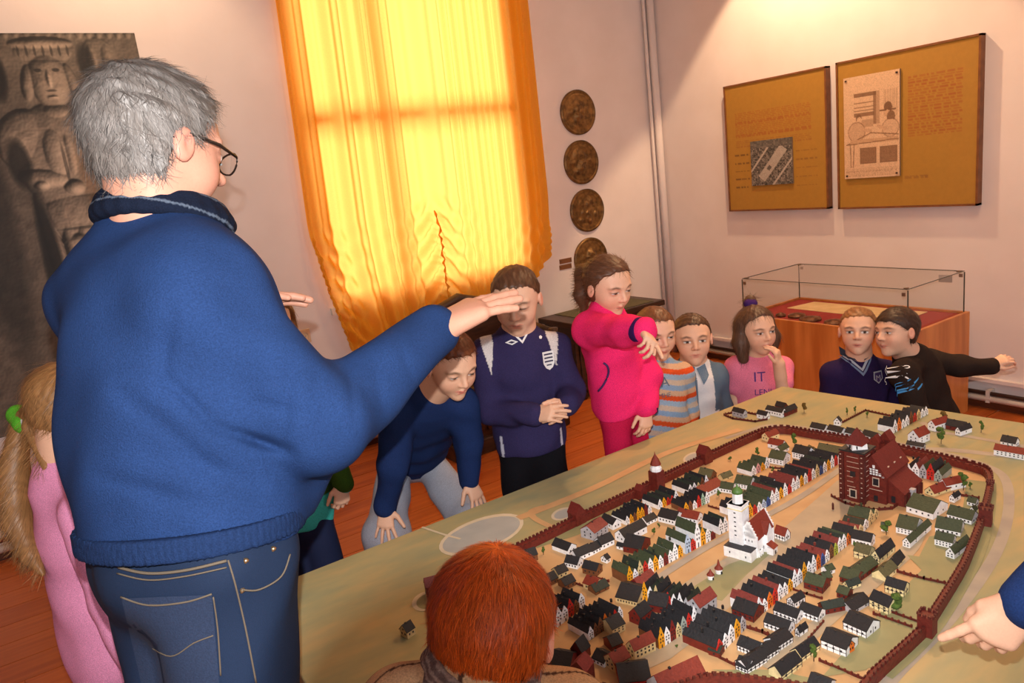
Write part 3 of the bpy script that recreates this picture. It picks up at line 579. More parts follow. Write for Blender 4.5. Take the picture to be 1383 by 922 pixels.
patch('market_ground', streetm, [(905, 800), (960, 765), (1060, 712), (1130, 650), (1150, 640), (1148, 690), (1120, 715), (1040, 770), (1000, 806), (975, 830), (945, 860), (905, 890), (850, 915)], 0.0006)
patch('market_meadow', olivem, [(925, 800), (985, 762), (1050, 740), (1010, 775), (975, 812)], 0.0009)
strip('street', roadm, smooth_pts([(890, 780), (945, 745), (1000, 715), (1080, 672), (1140, 630)], 5), 0.02, 0.0009)
strip('street', streetm, smooth_pts([(1040, 905), (1090, 860), (1130, 825), (1180, 785), (1225, 745), (1240, 720), (1250, 705)], 5), 0.035, 0.0009)
patch('meadow', olivem, [(1225, 750), (1300, 760), (1290, 785), (1240, 850), (1170, 905), (1110, 915), (1150, 870), (1215, 800), (1245, 770)], 0.0006)
patch('meadow', olivem, [(1255, 725), (1310, 715), (1300, 760), (1240, 755)], 0.0006)
patch('meadow', olivem, [(960, 905), (1040, 905), (1140, 925), (1060, 922)], 0.0006)

# ---------------------------------------------------------------- miniature buildings
CLR = dict(w=(238, 237, 240), y=(222, 152, 26), r=(186, 38, 28), dr=(112, 30, 26), br=(112, 68, 40), t=(206, 182, 132), g=(150, 160, 152), o=(212, 106, 30), b=(48, 78, 138), te=(150, 182, 160), lb=(168, 184, 206), c=(226, 208, 156), gr=(168, 166, 170), pk=(206, 150, 150), gy=(160, 170, 60),
           k=(27, 27, 30), gn=(58, 66, 44), rd=(118, 48, 40), ol=(84, 80, 52), dg=(34, 42, 34), bk=(100, 28, 20), rr=(118, 40, 24))
NAME = dict(w='white', y='yellow', r='red', dr='dark red', br='brown', t='tan', g='grey green', o='orange', b='blue', te='pale green', lb='pale blue', c='cream', gr='grey', pk='pink', gy='olive yellow', k='black', gn='green', rd='pinkish red', ol='olive', dg='dark green', bk='brick red', rr='red')
def paint(k, roof=False): return mat(('roof_' if roof else 'paint_')+NAME[k].replace(' ', '_'), CLR[k], 0.6 if roof else 0.55, c2=tuple(min(255, int(v*1.10+4)) for v in CLR[k]), scale=220.0 if roof else 90.0, bump=0.25 if roof else 0.0)
windm = mat('tiny_window_paint', (34, 32, 38), 0.5); beamm = mat('tiny_beam_paint', (60, 52, 58), 0.6)
def gable_mesh(w, d, hw, hr, th=0.0):                       # walls with gables at front and back, ridge along y
    m = MB(); v = []
    for y in (0.0, d): v += [(0, y, 0), (w, y, 0), (w, y, hw), (w/2, y, hw+hr), (0, y, hw)]
    return m.add(v, [(0, 1, 2, 3, 4), (9, 8, 7, 6, 5), (0, 5, 6, 1), (1, 6, 7, 2), (0, 4, 9, 5)])
def roof_mesh(w, d, hw, hr, ov=0.0012, th=0.0016):
    m = MB(); s = hr/(w/2)
    for sg in (-1, 1):
        x0 = w/2; x1 = w/2+sg*(w/2+ov); z0 = hw+hr; z1 = hw-s*ov
        v = [(x0, -ov, z0), (x1, -ov, z1), (x1, d+ov, z1), (x0, d+ov, z0), (x0, -ov, z0+th), (x1, -ov, z1+th), (x1, d+ov, z1+th), (x0, d+ov, z0+th)]
        f = [(0, 3, 2, 1), (4, 5, 6, 7), (0, 1, 5, 4), (1, 2, 6, 5), (2, 3, 7, 6), (3, 0, 4, 7)]
        m.add(v, f if sg > 0 else [q[::-1] for q in f])
    return m
def windows_on(m, x0, x1, y, z0, z1, nx, nz, front=True, s=0.34):
    cw = (x1-x0)/nx; chh = (z1-z0)/nz
    for i in range(nx):
        for j in range(nz):
            cx, cz = x0+(i+.5)*cw, z0+(j+.5)*chh; a = min(cw*s, 0.0032)/1.0*0.5+0.0003; b = min(chh*0.5, 0.0045)*0.5
            if front: m.box(cx-a, cx+a, y-0.0005, y+0.0003, cz-b, cz+b)
            else: m.box(y-0.0003, y+0.0005, cx-a, cx+a, cz-b, cz+b)
ORD = ['first', 'second', 'third', 'fourth', 'fifth', 'sixth', 'seventh', 'eighth', 'ninth', 'tenth', 'eleventh', 'twelfth', 'thirteenth', 'fourteenth', 'fifteenth', 'sixteenth', 'seventeenth', 'eighteenth', 'nineteenth', 'twentieth', 'twenty-first', 'twenty-second', 'twenty-third', 'twenty-fourth']
def row(desc, a, b, c, cols, roofs, hw, hr, vary=0.15, tall=None, seed=0):
    A, B, D = G(*a), G(*b), G(*c); ax = B-A; Lr = np.linalg.norm(ax[:2]); rz = math.atan2(ax[1], ax[0])
    n_ = np.array([-math.sin(rz), math.cos(rz), 0]); dep = abs((D-A)@n_); n = len(cols); w = Lr/n; sc = ((A+B)/2-CC)@CF/FPX; HW, HR = hw*sc, hr*sc; r2 = random.Random(seed+n)
    vs_ = []
    for q in range(3):
        h1, h2 = HW*(1+vary*(q-1)), HR*(1+0.2*(q-1)); body = gable_mesh(w*0.98, dep, h1*0.94, h2*0.92).mesh('walls'); rf = roof_mesh(w*0.98, dep, h1*0.94, h2*0.92, 0.0004).mesh('roof')
        fm = MB(); t_ = 0.0016
        prof = [(0, 0), (w, 0), (w, h1), (w*0.72, h1+h2*0.5), (w*0.72, h1+h2*0.62), (w*0.5, h1+h2*1.18), (w*0.28, h1+h2*0.62), (w*0.28, h1+h2*0.5), (0, h1)] if q != 1 else [(0, 0), (w, 0), (w, h1), (w*0.5, h1+h2*1.15), (0, h1)]
        k_ = len(prof); fm.add([(x, -t_, z) for x, z in prof]+[(x, 0.0002, z) for x, z in prof], [tuple(range(k_)), tuple(range(2*k_-1, k_-1, -1))]+[(i, k_+i, k_+(i+1) % k_, (i+1) % k_) for i in range(k_)])
        wm_ = MB(); windows_on(wm_, w*0.1, w*0.9, -t_, h1*0.42, h1*0.98, 2, 2); wm_.box(w*0.42, w*0.58, -t_-0.0004, -t_+0.0003, 0, h1*0.32); windows_on(wm_, w*0.3, w*0.7, -t_, h1*1.02, h1+h2*0.5, 1, 1)
        vs_.append((body, rf, fm.mesh('gable_front'), wm_.mesh('windows')))
    chm = MB().box(-0.002, 0.002, -0.002, 0.002, 0, HR*0.55).mesh('chimney')
    for i, ck in enumerate(cols):
        q = r2.randrange(3); P = A+ax*(i/n); rk = roofs[i % len(roofs)]
        h = empty('model_house', (P[0], P[1], TZ), rz)
        tag(h, f'{NAME[ck]}-fronted house, {ORD[i]} from left, in {desc}', 'model house', 'terraced model houses')
        body, rf, fm, wm_ = vs_[q]
        side = 'w' if ck in ('w', 'lb', 'te') else 'bk' if ck in ('r', 'dr') else ('br' if ck in ('y', 'o', 't', 'br', 'b') else ck)
        obj('walls', body, paint(side), h); ro = obj('roof', rf, paint(rk, True), h); fo = obj('gable_front', fm, paint(ck), h); obj('windows', wm_, windm, fo)
        if r2.random() < 0.6: obj('chimney', chm, paint(rk, True), ro, (w*0.5, dep*r2.uniform(0.3, 0.7), HW*0.94+HR*0.85))
        if tall and i in tall: h.scale = (1, 1, tall[i])
WL = ['w', 'y', 'br', 'y', 'y', 'dr', 'w']
row('black-roofed row nearest the pink-roofed grey house', (845, 709), (880, 692), (823, 702), WL, ['k'], 8, 6, seed=1)
row('short black-roofed row below the spired wall tower', (889, 688), (916, 675), (868, 679), ['w', 'y', 'r', 'r', 'w'], ['k', 'dg'], 7, 6, seed=2)
row('black-roofed row behind the red-roofed cottage', (924, 693), (958, 678), (902, 687), ['y', 'br', 'w', 'r', 'te', 'w'], ['k'], 8, 6, seed=3)
row('black-roofed row right of the spired wall tower', (930, 669), (957, 656), (911, 659), ['w', 'w', 't', 'br', 'w'], ['k', 'dg'], 8, 6, seed=4)
row('small green-roofed row by the far town wall', (1015, 643), (1039, 630), (998, 636), ['w', 'pk', 'y', 'w'], ['gn'], 7, 6, seed=5)
row('long far row lining the market street', (1004, 703), (1136, 624), (977, 689), ['w', 'y', 'r', 'w', 'lb', 'b', 'w', 'w', 'y', 'w', 'r', 'w', 'w', 'y', 'w', 'r', 'w', 't', 'b', 'w', 'y', 'w', 'r', 'w'],
    ['k', 'k', 'dg', 'gn', 'gn', 'gn', 'gn', 'rd', 'dg', 'k', 'k', 'rd', 'rd', 'k', 'k', 'k', 'rd', 'k', 'k', 'k', 'dg', 'k', 'k', 'k'], 9, 6, seed=6)
row('green-roofed row left of the white town hall', (926, 748), (966, 726), (898, 737), ['lb', 'r', 'w', 'y', 'w', 'dr'], ['gn'], 15, 8, tall={0: 1.15, 2: 1.35, 3: 0.9, 1: 0.85, 5: 0.6}, seed=7)
row('dark pair just behind the white tower', (971, 722), (983, 716), (950, 712), ['w', 'w'], ['k', 'dg'], 11, 7, seed=27)
row('green-roofed row below the red barn', (848, 790), (922, 750), (820, 782), ['y', 'w', 't', 'r', 'w', 'y', 'w', 'dr', 'w', 'w', 'y'], ['gn', 'gn', 'dg', 'gn'], 13, 8, seed=8)
row('black-roofed cross row closing the market square', (868, 809), (932, 830), (888, 794), ['y', 'w', 't', 'y', 'r', 'w', 'w', 'gr'], ['k', 'dg', 'k'], 14, 9, seed=9)
row('black-roofed row right of the brick corner house', (890, 877), (942, 843), (862, 862), ['y', 'w', 'dr', 't', 'g', 'r', 'w'], ['k'], 15, 10, seed=10)
row('shaded black-roofed row beside the boy with ginger hair', (795, 865), (841, 833), (763, 853), ['w', 'br', 'br', 'o', 'br', 'r', 'w'], ['k'], 13, 9, seed=11)
row('half hidden row touching the ginger hair', (752, 847), (790, 818), (728, 836), ['w', 'w', 'r', 'br', 'w'], ['k'], 14, 8, seed=12)
row('black-roofed row with long brick side wall', (968, 887), (1007, 848), (924, 866), ['r', 'w', 'w', 'y', 'gr'], ['k'], 16, 10, seed=13)
row('near row of the market street', (1022, 834), (1148, 733), (989, 817), ['w', 'w', 'o', 'r', 'w', 'w', 'y', 'w', 'w', 'y', 'w', 'w', 'o', 'b', 'w', 'br', 'gy', 'w', 'w', 'o'],
    ['rd', 'rd', 'k', 'k', 'rd', 'k', 'k', 'k', 'rd', 'k', 'k', 'k', 'k', 'rd', 'rd', 'k', 'k', 'rd', 'dg', 'gn'], 13, 8, seed=14)
row('tan-fronted row ending at the brick church', (1151, 733), (1186, 697), (1126, 722), ['t', 't', 'w', 't', 't'], ['k', 'rd', 'dg', 'gn', 'gn'], 10, 7, seed=15)
row('row tucked behind the brick church', (1222, 640), (1272, 651), (1238, 629), ['w', 'w', 'gr', 'r', 'g'], ['k', 'rd', 'gn', 'k', 'gn'], 11, 8, seed=16)
row('black-roofed row outside the far town gate', (1206, 585), (1253, 559), (1192, 577), ['w', 'o', 'w', 'w', 'br', 'r', 't', 'w', 'w'], ['k'], 8, 6, seed=17)

def house(label, a, b, dep, hw, hr, ridge, wc, rc, nx=3, nz=1, timber=False, chimney=True):
    A, B = G(*a), G(*b); ax = B-A; w = np.linalg.norm(ax[:2]); rz = math.atan2(ax[1], ax[0]); sc = ((A+B)/2-CC)@CF/FPX; HW, HR = hw*sc, hr*sc*0.85
    if not isinstance(dep, (int, float)): n_ = np.array([-math.sin(rz), math.cos(rz), 0]); dep = max(0.012, abs((G(*dep)-B)@n_))
    h = empty('model_house', (A[0], A[1], TZ), rz); tag(h, label, 'model house', 'free-standing model houses')
    wm_ = MB(); tm = MB()
    if ridge == 'd':
        wo = gable_mesh(w, dep, HW, HR).obj('walls', paint(wc), h); ro = roof_mesh(w, dep, HW, HR).obj('roof', paint(rc, True), h)
        windows_on(wm_, w*0.08, w*0.92, 0, HW*0.2, HW*0.98, 2, max(1, nz)); windows_on(wm_, w*0.3, w*0.7, 0, HW, HW+HR*0.55, 1, 1); windows_on(wm_, dep*0.05, dep*0.95, w, HW*0.2, HW*0.9, nx, nz, False); rl, rx, ry = dep, w/2, dep*0.4
    else:                                                     # ridge along the front: build turned a quarter
        g = gable_mesh(dep, w, HW, HR); r_ = roof_mesh(dep, w, HW, HR)
        for q in (g, r_): q.v = [(w-y, x, z) for x, y, z in q.v]
        wo = g.obj('walls', paint(wc), h); ro = r_.obj('roof', paint(rc, True), h)
        windows_on(wm_, w*0.05, w*0.95, 0, HW*0.2, HW*0.9, nx, nz); windows_on(wm_, dep*0.15, dep*0.85, w, HW*0.2, HW*0.95, 2, nz, False); rx, ry = w*0.35, dep/2
    if timber:
        t_ = 0.0005
        for i in range(nx+2): x = w*i/(nx+1); tm.box(x-0.0005, x+0.0005, -t_, t_, 0, HW)
        tm.box(0, w, -t_, t_, HW*0.5-0.0005, HW*0.5+0.0005); tm.box(0, w, -t_, t_, HW-0.001, HW)
        for i in range(3): y = dep*i/2; tm.box(w-t_, w+t_, y-0.0005, y+0.0005, 0, HW)
        tm.obj('timber_frame', beamm, wo)
    wm_.obj('windows', windm, wo)
    if chimney: MB().box(rx-0.0022, rx+0.0022, ry-0.0022, ry+0.0022, HW+HR*0.55, HW+HR*1.12).obj('chimney', paint('k', True), ro)
    return h
HS = [
('grey many-windowed model house with pinkish red roof beside the long wall', (785, 725), (804, 731), (824, 719), 12, 9, 'd', 'gr', 'rd', 3, 2),
('white black-roofed house wedged behind the pink-roofed grey one', (812, 708), (828, 716), .03, 8, 7, 'w', 'w', 'k', 2, 1),
('long black-roofed house with white gable left of the brick barn', (831, 729), (844, 735), (872, 718), 10, 9, 'd', 'w', 'k', 4, 1),
('tiny white lean-to in front of the brick barn', (833, 741), (841, 743), .014, 5, 4, 'w', 'w', 'k', 1, 1),
('brick red barn with big black roof beside the green-roofed row', (842, 745), (866, 750), .06, 9, 12, 'w', 'bk', 'k', 2, 1),
('white long house with black roof above the yard with two trees', (889, 704), (912, 710), .045, 8, 9, 'w', 'w', 'k', 5, 1),
('low white wing turned toward the yard with two trees', (874, 710), (888, 703), .028, 5, 6, 'w', 'w', 'k', 3, 1),
('white cottage with bright red roof right of the yard', (914, 702), (942, 708), .035, 7, 8, 'w', 'w', 'rr', 5, 1),
('long white house under a long red roof by the far wall', (950, 675), (977, 661), .045, 8, 8, 'w', 'w', 'rr', 6, 1),
('white house with green roof joining the long red-roofed one', (972, 664), (989, 667), .035, 6, 7, 'w', 'w', 'gn', 4, 1),
('brown house with green roof close under the far wall', (943, 646), (960, 650), .035, 6, 9, 'w', 'br', 'ol', 2, 1),
('small tan hut with olive roof by the far wall', (977, 650), (990, 645), .022, 4, 6, 'w', 't', 'ol', 1, 1),
('white house with green roof above the green copper dome', (992, 658), (1013, 662), .045, 7, 9, 'w', 'w', 'gn', 5, 2),
('brown shed with dark roof right of the green dome', (1013, 655), (1024, 659), .03, 6, 7, 'w', 'br', 'dg', 2, 1),
('white house with black roof behind the market street row', (1024, 656), (1042, 661), .03, 7, 7, 'w', 'w', 'k', 4, 1),
('white house with three dark windows at the end of the small green row', (1038, 625), (1058, 629), .05, 8, 9, 'w', 'w', 'gn', 4, 2),
('little white house half behind the three-windowed one', (1055, 614), (1066, 608), .025, 5, 6, 'w', 'w', 'gn', 2, 1),
('white cottage with red roof in the far corner of town', (1037, 604), (1056, 608), .03, 6, 7, 'w', 'w', 'rr', 2, 1),
('cream gabled house with red roof in the far wall corner', (1029, 594), (1038, 597), (1051, 591), 7, 6, 'd', 'c', 'rr', 2, 1),
('white black-roofed house standing clear near the far wall', (1070, 618), (1090, 623), .045, 9, 9, 'w', 'w', 'k', 5, 2),
('cream gabled house beside the olive-roofed long shed', (1098, 617), (1107, 615), .035, 6, 6, 'd', 'c', 'ol', 1, 1),
('long low shed with olive roof along the far wall', (1104, 609), (1136, 615), .03, 3, 8, 'w', 'br', 'ol', 4, 1),
('brick house with black roof facing the market cross row', (875, 825), (900, 830), .05, 11, 12, 'w', 'bk', 'k', 2, 1),
('tall grey house with pink-red roof at the market corner', (929, 829), (946, 837), (966, 819), 18, 12, 'd', 'gr', 'rd', 3, 2),
('dark brick house with black hipped roof in the shaded yard', (850, 839), (866, 846), (880, 834), 13, 13, 'd', 'dr', 'k', 2, 1),
('tan many-windowed house with red roof in shade, right one', (847, 884), (858, 893), (884, 877), 16, 12, 'd', 't', 'rr', 5, 2),
('tan many-windowed house with red roof in shade, left one', (817, 899), (832, 911), (849, 897), 15, 12, 'd', 't', 'rr', 4, 2),
('small dark-roofed house between the two tan red-roofed houses', (828, 882), (842, 876), .035, 10, 10, 'w', 'dr', 'k', 2, 1),
('white low house with black roof beside the dark gate tower', (800, 894), (816, 902), .035, 7, 9, 'w', 'w', 'k', 3, 1),
('tan house with blue-black roof in the middle of the shaded yard', (828, 860), (845, 851), .04, 11, 11, 'w', 't', 'k', 3, 2),
('long tan house with black roof above the shaded courtyard', (832, 813), (861, 820), .07, 8, 12, 'w', 't', 'k', 7, 1),
('house with pinkish red roof beside the yellow gable row end', (864, 797), (886, 783), .03, 6, 9, 'w', 'dr', 'rd', 3, 1),
('brown hut with dark roof nearest the ginger hair', (740, 793), (754, 786), .03, 7, 8, 'w', 'br', 'k', 2, 1),
('tan hut with square black roof right of the ginger hair', (755, 782), (768, 776), .03, 7, 8, 'w', 't', 'k', 2, 1),
('brown hut with black roof below the square-roofed hut', (764, 797), (778, 790), .03, 7, 8, 'w', 'br', 'k', 2, 1),
('tan house with brick red roof among the small huts', (788, 794), (804, 800), .035, 8, 8, 'w', 't', 'rr', 2, 1),
('low house with dark olive roof beside the red-roofed hut', (805, 804), (823, 795), .03, 5, 8, 'w', 'br', 'dg', 2, 1),
('white barn with black roof nearest the long wall', (746, 742), (767, 750), .035, 7, 8, 'w', 'w', 'k', 0, 1),
('white timbered cottage with black roof in the tan yard', (763, 765), (780, 769), .03, 7, 8, 'w', 'w', 'k', 4, 1),
('white long farmhouse, lowest of three joined black roofs', (780, 759), (800, 750), .03, 7, 9, 'w', 'w', 'k', 3, 1),
('white long farmhouse, middle of three joined black roofs', (800, 750), (813, 743), .028, 6, 8, 'w', 'w', 'k', 3, 1),
('white long farmhouse, uppermost of three joined black roofs', (813, 743), (830, 735), .03, 8, 9, 'w', 'w', 'k', 3, 1),
('tiny white hut alone in the tan yard', (812, 758), (820, 761), .014, 6, 5, 'd', 'w', 'k', 1, 1),
('brown plank barn with black roof in the tan yard', (787, 774), (806, 779), .03, 9, 8, 'w', 'br', 'k', 3, 1),
('dark brown shed with black roof against the ginger hair', (708, 762), (727, 756), .03, 9, 8, 'w', 'br', 'k', 2, 1),
('dark green-roofed lean-to on the long brick side wall', (957, 884), (972, 889), .025, 8, 6, 'w', 'bk', 'dg', 1, 1),
('brick timbered house with black roof at the row end', (989, 830), (1018, 841), .045, 10, 12, 'w', 'bk', 'k', 4, 1, True),
('white timbered black-roofed house, middle of the courtyard group', (1045, 831), (1076, 843), .032, 9, 9, 'w', 'w', 'k', 5, 1, True),
('white timbered black-roofed house, left of the courtyard group', (1032, 847), (1064, 859), .032, 9, 9, 'w', 'w', 'k', 5, 1, True),
('white timbered black-roofed house, right of the courtyard group', (1079, 831), (1105, 841), .032, 9, 8, 'w', 'w', 'k', 4, 1, True),
('white gabled house with black roof behind the courtyard group', (1063, 817), (1073, 822), (1085, 812), 9, 7, 'd', 'w', 'k', 3, 1, True),
('small white timbered hut with black roof beside the lane', (1074, 858), (1080, 861), (1091, 853), 8, 7, 'd', 'w', 'k', 1, 1, True),
('white timbered long house with black roof below the brick row', (996, 878), (1023, 889), .032, 9, 10, 'w', 'w', 'k', 5, 1, True),
('white timbered house at the lower end of the joined lane houses', (994, 904), (1010, 911), .03, 8, 9, 'w', 'w', 'k', 3, 1, True),
('white timbered lane house, lowest of three joined black roofs', (1010, 911), (1036, 895), .03, 9, 9, 'w', 'w', 'k', 4, 1, True),
('white timbered lane house, middle of three joined black roofs', (1030, 897), (1052, 883), .03, 9, 9, 'w', 'w', 'k', 4, 1, True),
('white timbered lane house, top of three joined black roofs', (1050, 882), (1071, 868), .032, 10, 9, 'w', 'w', 'k', 4, 1, True),
('brick barn with green roof beside the near market row', (1086, 794), (1111, 802), .04, 10, 10, 'w', 'bk', 'gn', 2, 1, True),
('small brick hut with green roof, lower of a pair', (1113, 787), (1124, 784), .02, 6, 7, 'w', 'bk', 'gn', 1, 1),
('small white hut with green roof, upper of a pair', (1118, 777), (1128, 773), .02, 6, 6, 'w', 'w', 'gn', 1, 1),
('brick house with broad green roof left of the lane', (1134, 785), (1156, 792), .045, 8, 10, 'w', 'bk', 'gn', 3, 1),
('brick long house with green roof along the lane', (1162, 785), (1186, 768), .035, 8, 9, 'w', 'bk', 'gn', 4, 1),
('cream gabled cottage with dark green roof in front of the brick houses', (1138, 793), (1146, 798), (1158, 789), 6, 7, 'd', 'c', 'dg', 2, 1),
('small brick house with green roof touching the lane', (1130, 806), (1144, 811), .028, 8, 7, 'w', 'bk', 'gn', 2, 1),
('brick gabled house with dark green roof at the courtyard corner', (1105, 823), (1113, 831), (1130, 814), 9, 8, 'd', 'bk', 'dg', 3, 1),
('cream house with olive roof beside the double black roof', (1153, 752), (1173, 758), .035, 10, 9, 'w', 'c', 'ol', 2, 1, True),
('cream gabled house with large black roof above the lane', (1176, 758), (1188, 762), (1207, 744), 9, 11, 'd', 'c', 'k', 3, 1, True),
('white house with long black roof at the end of the near row', (1150, 735), (1176, 741), .035, 10, 9, 'w', 'w', 'k', 5, 1),
('tiny white kiosk with green roof beside a round tree', (1190, 717), (1199, 718), .016, 7, 5, 'w', 'w', 'gn', 1, 1),
('largest green-roofed house with long white wall near the church', (1224, 691), (1260, 702), .075, 9, 14, 'w', 'w', 'gn', 4, 1),
('white house with deep green roof below the largest green one', (1210, 719), (1236, 725), .06, 9, 13, 'w', 'w', 'gn', 5, 2),
('narrow white gabled wing with green roof and blank cross window', (1219, 738), (1229, 741), (1247, 712), 9, 7, 'd', 'w', 'gn', 2, 2),
('white house with wide green roof, middle of the right group', (1263, 718), (1297, 725), .045, 7, 13, 'w', 'w', 'gn', 5, 1),
('white dotted-window house with green roof, left of the right group', (1262, 736), (1286, 742), .03, 10, 9, 'w', 'w', 'gn', 5, 2),
('white gabled wing with narrow green roof, lowest of the right group', (1277, 752), (1289, 756), (1300, 735), 9, 9, 'd', 'w', 'gn', 2, 2),
('white house with green roof, uppermost of the right group', (1279, 700), (1312, 709), .04, 7, 11, 'w', 'w', 'gn', 6, 1),
('tiny white gabled house with black door in the fenced yard', (1282, 677), (1289, 679), (1296, 673), 7, 5, 'd', 'w', 'k', 1, 1),
('tiny white house with green roof at the right of the fenced yard', (1306, 682), (1317, 685), .02, 6, 6, 'w', 'w', 'gn', 2, 1),
('tiny white gable tucked under the right town wall', (1309, 692), (1316, 694), .016, 5, 5, 'd', 'w', 'gn', 1, 1),
('low cream-gabled house with red roof behind the churchyard', (1249, 666), (1262, 671), (1275, 659), 5, 9, 'd', 'c', 'rr', 2, 1),
('white gabled house with red roof right of the low red-roofed one', (1268, 659), (1278, 664), (1290, 651), 9, 8, 'd', 'w', 'rr', 3, 1),
('white gabled house with orange roof outside the wall by the gate', (1226, 597), (1241, 601), (1251, 593), 11, 10, 'd', 'w', 'rr', 2, 2),
('low grey shed with black roof in front of the orange-roofed house', (1224, 605), (1247, 609), .02, 6, 4, 'w', 'gr', 'k', 3, 1),
('small white gabled house with red roof beyond the two roads', (1253, 580), (1263, 583), (1273, 574), 9, 7, 'd', 'w', 'rr', 1, 1),
('brick farm with black roof beyond the upper road', (1277, 579), (1302, 584), .03, 6, 8, 'w', 'bk', 'k', 2, 1),
('tiny white gabled house in front of the brick farm', (1290, 587), (1297, 589), (1304, 581), 7, 6, 'd', 'w', 'k', 1, 1),
('white house with black roof at the right end of the upper road', (1351, 600), (1371, 604), .03, 5, 8, 'w', 'w', 'k', 3, 1),
('long white house with red roof at the right edge of the table', (1342, 614), (1392, 623), .03, 8, 7, 'w', 'w', 'rr', 8, 2),
('white house with black roof, first of four outside the far wall', (1094, 582), (1113, 586), .03, 6, 6, 'w', 'w', 'k', 4, 1),
('white house with black roof, second of four outside the far wall', (1117, 585), (1136, 590), .03, 6, 6, 'w', 'w', 'k', 4, 1),
('white house with black roof, third of four outside the far wall', (1141, 589), (1159, 593), .03, 6, 6, 'w', 'w', 'k', 4, 1),
('white house with black roof, fourth of four outside the far wall', (1164, 593), (1182, 598), .03, 7, 6, 'w', 'w', 'k', 3, 1),
('little black-roofed hut rising behind the second outside house', (1126, 574), (1135, 575), .02, 6, 6, 'd', 'w', 'k', 1, 1),
('grey house with black roof inside the small fenced garden', (989, 561), (1004, 565), .022, 7, 5, 'w', 'gr', 'k', 3, 1),
('small white house with black roof in the fenced garden corner', (1022, 564), (1035, 567), .022, 6, 5, 'w', 'w', 'k', 2, 1),
('white dotted-window farmhouse with black roof outside the walls', (1034, 559), (1056, 564), .028, 7, 5, 'w', 'w', 'k', 6, 1),
('brick barn with black roof behind the white farmhouse', (1047, 552), (1059, 555), .022, 5, 6, 'w', 'bk', 'k', 2, 1),
('brick long barn with black roof closing the farmyard', (1060, 563), (1077, 556), .022, 6, 6, 'w', 'bk', 'k', 3, 1),
('dark green-black roofed house at the top of the field lane', (1206, 775), (1222, 756), .022, 5, 10, 'w', 'c', 'k', 2, 1),
('cream timbered house with olive roof on the field lane', (1196, 786), (1212, 772), .03, 7, 9, 'w', 'c', 'ol', 2, 1),
('cream timbered house with blue-black roof beside a leafy tree', (1195, 799), (1221, 807), .03, 11, 9, 'w', 'c', 'k', 4, 1, True),
('cream timbered house with black roof above the lower fence', (1174, 819), (1200, 831), .035, 12, 11, 'w', 'c', 'k', 3, 2, True),
('dark open shed beside the black-roofed white double house', (1152, 830), (1176, 816), .035, 6, 8, 'w', 'gr', 'k', 2, 1),
('white timbered house with stepped black roof, upper of two', (1139, 849), (1170, 863), .05, 11, 11, 'w', 'w', 'k', 4, 1, True),
('white timbered house with stepped black roof, lower of two', (1109, 874), (1143, 888), .05, 12, 11, 'w', 'w', 'k', 3, 1, True),
('orange gabled house behind the lower stepped-roof house', (1146, 884), (1154, 879), .04, 12, 8, 'd', 'o', 'k', 1, 1),
('cream stilted house with black roof, upper of the lane pair', (1083, 895), (1107, 878), .025, 9, 10, 'w', 'c', 'k', 3, 1, True),
('cream stilted house with black roof, lower of the lane pair', (1056, 921), (1083, 900), .028, 10, 11, 'w', 'c', 'k', 3, 1, True),
('dark roofed house cut by the bottom edge of the picture', (1091, 929), (1118, 940), .035, 8, 10, 'w', 'w', 'k', 3, 1),
('big red-roofed gatehouse with white stepped gable at the bottom edge', (898, 950), (956, 922), .055, 10, 24, 'w', 'w', 'rr', 3, 1),
('black-roofed house with red front in deep shade at the bottom', (838, 931), (880, 926), .06, 10, 16, 'w', 'r', 'k', 4, 1),
('dark house behind the ginger-haired boy with white end gable', (744, 905), (770, 910), .05, 10, 12, 'w', 'dr', 'k', 2, 1),
('lone small house with black roof on the empty meadow', (541, 858), (551, 863), (548, 849), 10, 10, 'd', 't', 'k', 2, 1),
]
for q in HS: house(*q)
